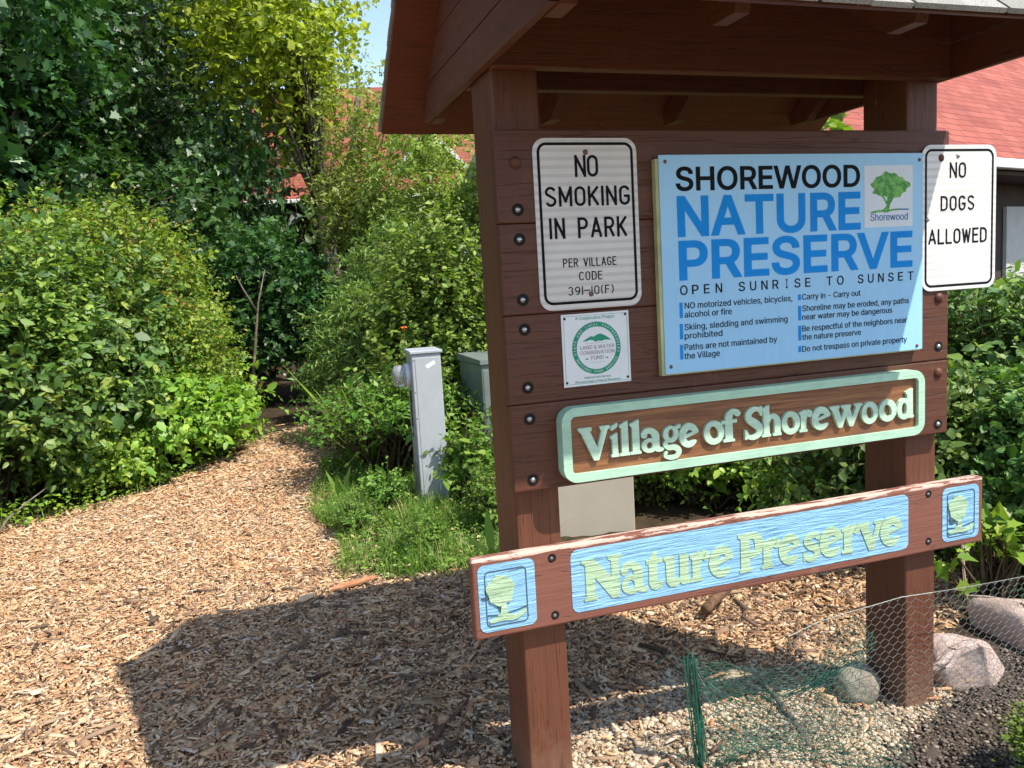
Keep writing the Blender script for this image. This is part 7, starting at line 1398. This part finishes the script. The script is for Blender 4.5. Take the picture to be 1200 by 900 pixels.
SH = [
    ("broad", "broad_leaf_shrub", "big broad-leaved dark green shrub at the left edge of the photo", "shrub", -3.75, 4.35, 1.0, .3),
    ("broad_b", "broad_leaf_shrub", "broad-leaved dark green shrub leaning over the bent stick", "shrub", -2.85, 5.0, .98, 1.7),
    ("broad", "broad_leaf_shrub", "broad-leaved shrub between the dark left shrub and the yellow-green bushes", "shrub", -2.35, 5.75, .82, 4.0),
    ("broad_b", "broad_leaf_shrub", "broad-leaved shrub outside the left edge, beside the path", "shrub", -4.3, 2.9, 1.0, 5.2),
    ("fine", "fine_leaf_shrub", "tall yellow-green small-leaved bush, largest on the left of the path", "shrub", -2.05, 6.85, 1.0, .8),
    ("fine_b", "fine_leaf_shrub", "yellow-green bush next to the leaning grey stem at the path bend", "shrub", -1.75, 7.7, .93, 2.1),
    ("fine_b", "fine_leaf_shrub", "reddish-tipped yellow-green bush behind the big dark left shrub", "shrub", -3.35, 6.55, 1.0, 3.9),
    ("willow_b", "willow_shrub", "pale willowy bush at the far upper left behind the dark shrub", "shrub", -4.55, 8.1, 1.15, 1.0),
    ("willow", "willow_shrub", "loose grey-green willowy shoots rising out of the yellow-green bushes", "shrub", -2.75, 6.1, 1.02, 2.4),
    ("glossy", "oval_leaf_shrub", "upright oval-leaved shoots among the left hedge above the bent stick", "shrub", -2.15, 5.25, .78, 5.5),
    ("fine", "fine_leaf_shrub", "low yellow-green bush at the path edge left of the vine mounds", "shrub", -1.65, 6.3, .6, 5.0),
    ("vine", "ground_vine", "bright green low vine mound right of the tan utility box", "plant", 2.08, 2.55, .72, 3.0),
    ("vine", "ground_vine", "bright green low vine mound behind the right kiosk post", "plant", 2.35, 1.75, .6, 1.0),
    ("vine", "ground_vine", "bright green low vine clump, nearest at the left path edge", "plant", -1.95, 5.2, .62, .5),
    ("vine", "ground_vine", "bright green vine mound under the yellow-green bushes", "plant", -1.52, 5.95, 1.0, 2.0),
    ("vine", "ground_vine", "bright green vine mound at the far path bend", "plant", -1.55, 6.75, .9, 4.1),
    ("willow", "willow_shrub", "grey-green willowy shrub on the right side of the path bend", "shrub", 0.76, 5.95, 1.0, .4),
    ("willow_b", "willow_shrub", "tall grey-green willowy shrub behind the meter pedestal", "shrub", 1.25, 7.4, .80, 2.2),
    ("willow", "willow_shrub", "small willowy shrub shading the inner bend of the path", "shrub", 0.85, 7.5, .95, 3.3),
    ("glossy", "oval_leaf_shrub", "upright glossy oval-leaved shrub beside the left kiosk post", "shrub", .86, 4.95, .80, .2),
    ("glossy", "oval_leaf_shrub", "glossy oval-leaved shrub behind the grey-green cabinet", "shrub", 1.85, 5.6, .85, 2.9),
    ("glossy", "oval_leaf_shrub", "glossy oval-leaved shrub hidden mostly behind the rules board", "shrub", 2.9, 5.2, .9, 4.4),
    ("hedge", "small_leaf_shrub", "low small-leaved shrub just right of the tan utility box", "shrub", 1.86, 2.80, .74, .3),
    ("hedge_b", "small_leaf_shrub", "small-leaved shrub filling the gap right behind the tan utility box", "shrub", 1.78, 3.2, .78, 1.2),
    ("hedge_b", "small_leaf_shrub", "small-leaved dark shrub seen between the name planks", "shrub", 2.78, 2.65, .85, 1.9),
    ("hedge", "small_leaf_shrub", "small-leaved shrub right of the kiosk, nearest the right post", "shrub", 2.55, 1.25, .92, 3.4),
    ("hedge_b", "small_leaf_shrub", "small-leaved shrub at the right edge in front of the house", "shrub", 3.2, 1.45, 1.05, 5.0),
    ("hedge", "small_leaf_shrub", "small-leaved shrub at the foot of the house wall", "shrub", 3.35, 2.6, 1.05, .9),
    ("hedge_b", "small_leaf_shrub", "small-leaved shrub overhanging the rocks", "shrub", 2.75, .75, .75, 2.6),
    ("hedge", "small_leaf_shrub", "small-leaved shrub behind the tan utility box", "shrub", 1.35, 3.3, .72, 4.6),
    ("hedge_b", "small_leaf_shrub", "small-leaved shrub beside the wall panel of the house", "shrub", 4.2, 2.0, 1.05, .2),
    ("seedling", "maple_seedling", "yellow-green maple seedling over the rocks at the right edge", "plant", 2.20, .52, 1.0, .5),
    ("dry", "dry_plant", "dry reddish-brown twiggy plant above the right shrubs", "plant", 3.15, 1.25, 1.0, .5),
    ("herb", "leafy_weed", "leafy dark weed at the right foot of the meter pedestal", "plant", .66, 3.25, 1.05, .1),
    ("herb_b", "leafy_weed", "narrow-leaved weed at the right front of the meter pedestal", "plant", .78, 2.95, .6, 1.2),
    ("herb", "leafy_weed", "leafy weed between the pedestal and the left post", "plant", .70, 2.62, .75, 2.2),
    ("herb_b", "leafy_weed", "narrow-leaved weed at the foot of the grey-green cabinet", "plant", 1.0, 3.45, .65, 3.2),
    ("herb", "leafy_weed", "small leafy weed in the grass close to the reddish wood slab", "plant", .10, 2.25, .42, 2.0),
    ("herb_b", "leafy_weed", "small narrow-leaved weed in the grass at the path edge", "plant", -.22, 2.95, .5, 3.0),
    ("herb", "leafy_weed", "small leafy weed in the grass left of the meter pedestal", "plant", .02, 3.35, .55, 4.0),
    ("herb", "leafy_weed", "leafy weed hugging the left post", "plant", .98, 2.7, .55, 4.2),
    ("herb_b", "leafy_weed", "tall narrow-leaved weed left of the meter pedestal", "plant", .24, 4.4, 1.7, 5.2),
    ("herb", "leafy_weed", "leafy weed at the right path edge below the willowy shrub", "plant", .22, 5.05, 1.2, 1.4),
    ("herb_b", "leafy_weed", "tall narrow-leaved weed behind the meter pedestal", "plant", .55, 4.45, 1.9, 2.4),
]
for a in SH:
    plant(*a[:4], a[4], a[5], a[6], a[7])
sap_t = thing("corner_plant", "bright green leafy plant in the bottom right corner", "plant", (1.42, -.46, gz(1.42, -.46)))
sap_t.scale = (.42, .42, .42)
link("foliage", PROTO["glossy"][0], None, sap_t); link("stems", PROTO["glossy"][1], None, sap_t)
sap_t.scale = (.22, .22, .09)

# ------------------------------------------------------------------ trees
m_trunk = plain("grey_brown_bark", (0.11, 0.088, 0.066), 0.95, 0.1, 0, .45, 14, 0.8)
def tree_meshes(key, crown_c, crown_r, ncl, nsh, m, size, tpl, mat, trunk_r, seed, L=(.45, .9), droop=.3, clr=.55, lean=(0, 0), fork=None, wm=(.85, 1.15), nlimb=46):
    rng = np.random.default_rng(seed); lump = lumpy(rng, 16, .4)
    cc = np.array(crown_c, float); cr = np.array(crown_r, float)
    u = unit(rng.normal(0, 1, (ncl, 3)))
    ctr = cc + u * (lump(u) * np.clip(rng.uniform(0, 1, ncl) ** .42, .25, 1))[:, None] * cr
    v = unit(rng.normal(0, 1, (ncl, nsh, 3)))
    rad = clr * rng.uniform(.6, 1.25, (ncl, 1))
    base = (ctr[:, None] + v * (rad * rng.uniform(.1, .55, (ncl, nsh)))[..., None] * np.array([1.15, 1.15, .7])).reshape(-1, 3)
    d = unit(v + np.array([0, 0, .25])[None, None] + u[:, None] * .5).reshape(-1, 3)
    Ls = rng.uniform(L[0], L[1], len(base)) * clr / .55
    P, A, Nn, sz = shoots_leaves(tpl, base, d, Ls, m, size, rng, droop, .05, outward=v.reshape(-1, 3) * .7)
    V, Q, T = leaf_arrays(tpl, P, A, Nn, sz, rng, rng.uniform(wm[0], wm[1], len(P)))
    cm = npmesh("crown", V, Q, T); cm.materials.append(LM[mat])
    # trunk and limbs
    top = cc + np.array([0, 0, cr[2] * .55]); VV, FF = [], []
    def add(pts, rads, n=8):
        a, f = tube(pts, rads, n); o_ = len(VV); VV.extend(a); FF.extend([tuple(i + o_ for i in q) for q in f])
    ax = lambda t: np.array([lean[0] * t * (1 - t) + top[0] * t, lean[1] * t * (1 - t) + top[1] * t, -.2 + (top[2] + .2) * t])
    add([ax(t) + rng.normal(0, trunk_r * .25, 3) * (0 < t) for t in np.linspace(0, 1, 9)], [trunk_r * (1.25 if t == 0 else 1 - .85 * t) for t in np.linspace(0, 1, 9)], 10)
    if fork: add([ax(fork), ax(fork) + [.25, 0, .5], ax(fork) + [.6, .1, 1.6], ax(fork) + [.8, .2, 2.8]], [trunk_r * .7, trunk_r * .6, trunk_r * .4, trunk_r * .15], 8)
    for i in rng.permutation(ncl)[:nlimb]:
        e = ctr[i]; t = np.clip((e[2] / top[2]) * rng.uniform(.45, .85), .18, .95); s_ = ax(t); k = np.linalg.norm(e - s_)
        add([s_, s_ * .6 + e * .4 + [0, 0, .12 * k] + rng.normal(0, .06 * k, 3), e], [max(.012, trunk_r * .32 * (1 - .6 * t)), .6 * max(.012, trunk_r * .28 * (1 - .6 * t)), .007], 5)
    tm = bpy.data.meshes.new("trunk"); tm.from_pydata(VV, [], FF); tm.update(); tm.materials.append(m_trunk)
    for p in tm.polygons: p.use_smooth = True
    PROTO[key] = (cm, tm); return PROTO[key]
def tree(key, name, label, x, y, s=1.0, rz=0.0, group=None, sz=None):
    t = thing(name, label, "tree", (x, y, gz(x, y)), rz, group); t.scale = (s, s, sz or s)
    link("crown", PROTO[key][0], None, t); link("trunk", PROTO[key][1], None, t); return t
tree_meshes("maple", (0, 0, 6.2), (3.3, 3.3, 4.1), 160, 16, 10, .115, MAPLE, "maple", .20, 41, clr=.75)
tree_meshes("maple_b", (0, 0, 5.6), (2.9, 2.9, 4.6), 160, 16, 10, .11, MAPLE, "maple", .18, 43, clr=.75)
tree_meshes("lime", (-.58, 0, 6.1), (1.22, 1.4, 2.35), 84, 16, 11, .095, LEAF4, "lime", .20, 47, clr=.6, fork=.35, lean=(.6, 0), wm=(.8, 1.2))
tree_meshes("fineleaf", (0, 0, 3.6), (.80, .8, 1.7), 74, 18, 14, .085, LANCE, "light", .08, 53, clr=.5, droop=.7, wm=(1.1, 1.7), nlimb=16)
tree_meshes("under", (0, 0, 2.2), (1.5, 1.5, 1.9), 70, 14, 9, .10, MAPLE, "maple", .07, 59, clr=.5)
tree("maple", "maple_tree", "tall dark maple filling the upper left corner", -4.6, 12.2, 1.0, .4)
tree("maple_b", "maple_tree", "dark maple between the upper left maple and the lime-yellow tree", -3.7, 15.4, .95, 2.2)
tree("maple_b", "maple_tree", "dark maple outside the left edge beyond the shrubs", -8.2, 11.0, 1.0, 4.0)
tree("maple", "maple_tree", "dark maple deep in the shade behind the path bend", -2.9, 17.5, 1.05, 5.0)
tree("under", "understory_tree", "low dark young maple straight behind the path bend", -.75, 10.3, .64, .7)
tree("under", "understory_tree", "low dark young maple behind the yellow-green bushes", -2.4, 10.6, .95, 2.9)
tree("under", "understory_tree", "low dark young maple behind the willowy shrubs right of the path", .10, 10.0, .60, 4.5)
tree("under", "understory_tree", "low dark young maple behind the pale willowy bush", -4.6, 10.4, 1.1, 5.6)
tree("under", "understory_tree", "slim dark maple at the left foot of the lime-yellow tree", -1.15, 12.4, .62, 1.5, None, 1.15)
tree("lime", "lime_tree", "lime-yellow tree with a forked trunk against the blue sky", .82, 12.6, 1.0, 0)
tree("fineleaf", "willow_tree", "light green fine-leaved tree in front of the lime-yellow tree", 1.22, 10.2, .80, 1.1)
tree("fineleaf", "willow_tree", "light green fine-leaved tree beside the left roof edge of the kiosk", 1.80, 8.8, .72, 3.0)
# bare leaning stem at the bend
MB_ = MB().tube([(-.80, 7.15, -.1), (-.76, 7.15, .5), (-.68, 7.12, 1.0), (-.60, 7.1, 1.5), (-.50, 7.1, 1.85)], [.022, .020, .016, .010, .004], 8).tube([(-.62, 7.1, 1.4), (-.74, 7.05, 1.65), (-.80, 7.05, 1.8)], [.012, .008, .004], 6)
tag(MB_.build("bare_stem", plain("pale_bare_bark", (.16, .13, .10), .9, .1, 0, .4, 20, .5), None, True, (-.80, 7.15, 0)), "bare leaning grey stem with forked twigs at the path bend", "dead tree")
sl = MB().tube([(3.70, 3.10, -.05), (3.66, 3.06, 1.0), (3.56, 2.98, 1.9), (3.42, 2.86, 2.72)], [.018, .015, .011, .005], 6)
st_ = thing("sapling", "slender sapling whose bright leaves show under the kiosk roof", "plant", (3.70, 3.10, 0))
sl.build("stem", m_stem, st_, True)
rg2 = np.random.default_rng(77)
nb = 34; tt = rg2.uniform(.5, 1, nb); bs_ = np.array([[-.28 * t ** 2, -.24 * t ** 2, 2.72 * t] for t in tt])
P, A, Nn, sz = shoots_leaves(LEAF8, bs_, rg2.normal(0, 1, (nb, 3)) + [0, 0, .4], rg2.uniform(.15, .4, nb), 6, .11, rg2, .3)
V, Q, T = leaf_arrays(LEAF8, P, A, Nn, sz, rg2); fm = npmesh("foliage", V, Q, T); fm.materials.append(LM["vine"]); link("foliage", fm, None, st_)

# the far-off wood: one mass
rg3 = np.random.default_rng(91)
nc = 1500
az = np.radians(rg3.uniform(-62, 78, nc)); dist = rg3.uniform(20, 33, nc)
ctr = np.stack([-.76 + dist * np.sin(az), -2.07 + dist * np.cos(az), rg3.uniform(.03, 1, nc) ** .9 * (8.5 + 2 * np.sin(az * 9))], -1)
clear = (np.degrees(az) > 4) & (np.degrees(az) < 17) & (ctr[:, 2] > 3.5 + .0 * dist)
low = (np.degrees(az) > 17) & (ctr[:, 2] > 5.5)
ctr = ctr[~clear & ~low]; nc = len(ctr)
nsh = 12; v = unit(rg3.normal(0, 1, (nc, nsh, 3)))
base = (ctr[:, None] + v * rg3.uniform(.2, .9, (nc, nsh, 1))).reshape(-1, 3)
P, A, Nn, sz = shoots_leaves(LEAF4, base, v.reshape(-1, 3) + [0, 0, .2], rg3.uniform(.6, 1.3, len(base)), 7, .30, rg3, .3, outward=v.reshape(-1, 3))
V, Q, T = leaf_arrays(LEAF4, P, A, Nn, sz, rg3)
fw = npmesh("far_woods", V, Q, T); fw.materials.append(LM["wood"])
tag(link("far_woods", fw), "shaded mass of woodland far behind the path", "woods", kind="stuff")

# ------------------------------------------------------------------ grass, weeds and single flowers
def in_poly(x, y, P):
    r = np.zeros(len(x), bool)
    for (xa, ya), (xb, yb) in zip(P, P[1:] + P[:1]):
        k = (ya > y) != (yb > y)
        with np.errstate(divide="ignore", invalid="ignore"): r ^= k & (x < (xb - xa) * (y - ya) / (yb - ya) + xa)
    return r
rg4 = np.random.default_rng(55)
GP = [(-.44, 2.12), (-.22, 1.98), (.05, 1.86), (.40, 1.80), (.72, 1.9), (.85, 2.6), (.95, 5.0), (.0, 5.6), (-.22, 5.2), (-.30, 4.6), (-.48, 3.7), (-.36, 3.0), (-.34, 2.6)]
def blades(n, poly, L, w, rg):
    x = rg.uniform(min(p[0] for p in poly), max(p[0] for p in poly), n); y = rg.uniform(min(p[1] for p in poly), max(p[1] for p in poly), n)
    pat = np.sin(7 * x + 2 * y) * np.sin(5 * y - 3 * x) + .6 * np.sin(13 * x - 4 * y) * np.sin(11 * y + 5 * x); dens = np.clip(.55 + .5 * pat, .06, 1)
    k = in_poly(x, y, poly) & (rg.uniform(0, 1, n) < dens); x, y, pat = x[k], y[k], pat[k]; n = len(x)
    Ls = L * np.exp(rg.normal(0, .4, n)) * (1 + .45 * pat); a = rg.uniform(0, 6.28, n); bend = rg.uniform(.2, .9, n)
    t = np.array([0, .4, .75, 1.0]); W = np.array([1, .85, .5, 0]) * w
    out = []
    for j in range(4):
        dx = bend * Ls * t[j] ** 1.7; zz = Ls * t[j] * (1 - .35 * bend * t[j])
        c_ = np.stack([x + dx * np.cos(a), y + dx * np.sin(a), hgt(x, y) - .005 + zz], -1)
        s_ = np.stack([-np.sin(a), np.cos(a), 0 * a], -1) * W[j] / 2
        out += [c_ + s_, c_ - s_] if j < 3 else [c_]
    V = np.stack(out, 1); kk = V.shape[1]
    Q = (np.array([[0, 1, 3, 2], [2, 3, 5, 4]])[None] + (np.arange(n) * kk)[:, None, None]).reshape(-1, 4)
    T = (np.array([[4, 5, 6]])[None] + (np.arange(n) * kk)[:, None, None]).reshape(-1, 3)
    return V.reshape(-1, 3), Q, T
V, Q, T = blades(46000, GP, .085, .0040, rg4)
n = 17000; x = rg4.uniform(-.5, 1.3, n); y = rg4.uniform(1.75, 5.6, n); k = in_poly(x, y, GP); x, y = x[k], y[k]; n = len(x)
P = np.stack([x, y, hgt(x, y) + rg4.uniform(.01, .09, n)], -1); an = rg4.uniform(0, 6.28, n)
V2, Q2, T2 = leaf_arrays(LEAF4, P, np.stack([np.cos(an), np.sin(an), rg4.normal(.1, .3, n)], -1), np.array([0, 0, 1]) + rg4.normal(0, .3, (n, 3)), rg4.uniform(.012, .034, n), rg4)
gm_ = npmesh("grass", np.concatenate([V, V2]), np.concatenate([Q, Q2 + len(V)]) if len(Q2) else Q, np.concatenate([T, T2 + len(V)])); gm_.materials.append(LM["grass"])
tag(link("grass", gm_), "low grass and clover patch between the path and the meter pedestal", "grass", kind="stuff")
EP = [(-3.3, 3.5), (-2.55, 4.05), (-1.9, 4.45), (-1.3, 5.25), (-.85, 6.3), (-.5, 7.0), (-.75, 7.1), (-1.2, 6.5), (-1.7, 5.6), (-2.3, 4.9), (-3.3, 4.4)]
n = 7000; x = rg4.uniform(-3.3, -.5, n); y = rg4.uniform(3.5, 7.1, n); k = in_poly(x, y, EP); x, y = x[k], y[k]; n = len(x)
P = np.stack([x, y, hgt(x, y) + rg4.uniform(.01, .16, n)], -1); an = rg4.uniform(0, 6.28, n)
V, Q, T = leaf_arrays(LEAF4, P, np.stack([np.cos(an), np.sin(an), rg4.normal(.1, .3, n)], -1), np.array([0, 0, 1]) + rg4.normal(0, .35, (n, 3)), rg4.uniform(.02, .06, n), rg4)
V2, Q2, T2 = blades(5000, EP, .09, .004, rg4)
em = npmesh("undergrowth", np.concatenate([V, V2]), Q2 + len(V), np.concatenate([T, T2 + len(V)])); em.materials.append(LM["vine"])
tag(link("undergrowth", em), "sparse bright undergrowth along the foot of the left shrubs", "undergrowth", kind="stuff")

def rosette(name, label, x, y, leaves, mat, parts=()):
    t = thing(name, label, "plant", (x, y, gz(x, y)))
    V, F = [], []
    for (a, L_, w, up_, arch) in leaves:
        o_ = len(V); ks = 7
        for i in range(ks):
            s = i / (ks - 1); rr = L_ * s * (1 - .25 * s * arch); zz = up_ * L_ * s - arch * L_ * s * s * .6
            ww = w * math.sin(math.pi * min(.97, .08 + .9 * s)) / 2
            for q in (-1, 0, 1): V.append((rr * math.cos(a) - q * ww * math.sin(a), rr * math.sin(a) + q * ww * math.cos(a), max(.01, zz + .02 + (.18 * ww if q else 0))))
        for i in range(ks - 1):
            for q in (0, 1): F.append((o_ + i * 3 + q, o_ + i * 3 + q + 1, o_ + (i + 1) * 3 + q + 1, o_ + (i + 1) * 3 + q))
    me = bpy.data.meshes.new("leaves"); me.from_pydata(V, [], F); me.update(); link("leaves", me, LM[mat], t)
    return t
rs = np.random.default_rng(8)
mul_ = rosette("mullein", "broad-leaved rosette plant with a pale upright leaf at the grass edge by the path", -.22, 3.72, [(a, rs.uniform(.15, .24), .075, rs.uniform(.4, .8), .9) for a in np.arange(0, 6.2, .62)] + [(.4, .10, .06, 2.6, .1), (2.6, .11, .06, 2.2, .2), (4.4, .12, .055, 1.9, .2)], "willow")
day = rosette("daylily", "clump of long arching strap leaves left of the meter pedestal", .12, 4.55, [(rs.uniform(0, 6.28), rs.uniform(.5, .85), .024, rs.uniform(.8, 1.7), rs.uniform(.5, 1.2)) for _ in range(60)], "vine")
yl = rosette("young_plant", "pair of bright yellow-green young leaves by the left post above the carved plank", .26, 1.55, [(.3, .16, .05, .9, .2), (2.6, .15, .05, 1.0, .3), (1.4, .14, .045, 1.6, .2), (4.4, .12, .04, .9, .3)], "vine")
yl.location.z += .16
MB().tube([(.26, 1.55, gz(.26, 1.55) - .02), (.26, 1.55, gz(.26, 1.55) + .19)], .004, 6).build("stem", m_stem, yl)
fl_t = thing("orange_lily", "single orange lily flower above the meter pedestal's top left", "flower", (.42, 4.25, gz(.42, 4.25)))
m_or = plain("orange_petal", (.72, .17, .02), .5, .4, 0, .2, 60)
V, F = [], []
for i in range(6):
    a = i * math.pi / 3; o_ = len(V)
    for s, w, z_ in ((0, .006, 0), (.35, .017, .028), (.75, .015, .038), (1, .002, .028)):
        for q in (-1, 1): V.append((.034 * s * math.cos(a) - q * w * .7 * math.sin(a), .034 * s * math.sin(a) + q * w * math.cos(a), 1.17 + z_))
    for j in range(3): F.append((o_ + 2 * j, o_ + 2 * j + 1, o_ + 2 * j + 3, o_ + 2 * j + 2))
me = bpy.data.meshes.new("petals"); me.from_pydata(V, [], F); me.update(); pt_ = link("petals", me, m_or, fl_t)
pt_.location = (0, -.0, 0)
MB().tube([(.42, 4.25, 0), (.425, 4.24, .6), (.42, 4.25, 1.17 + gz(.42, 4.25))], .004, 6).build("stem", m_stem, fl_t)
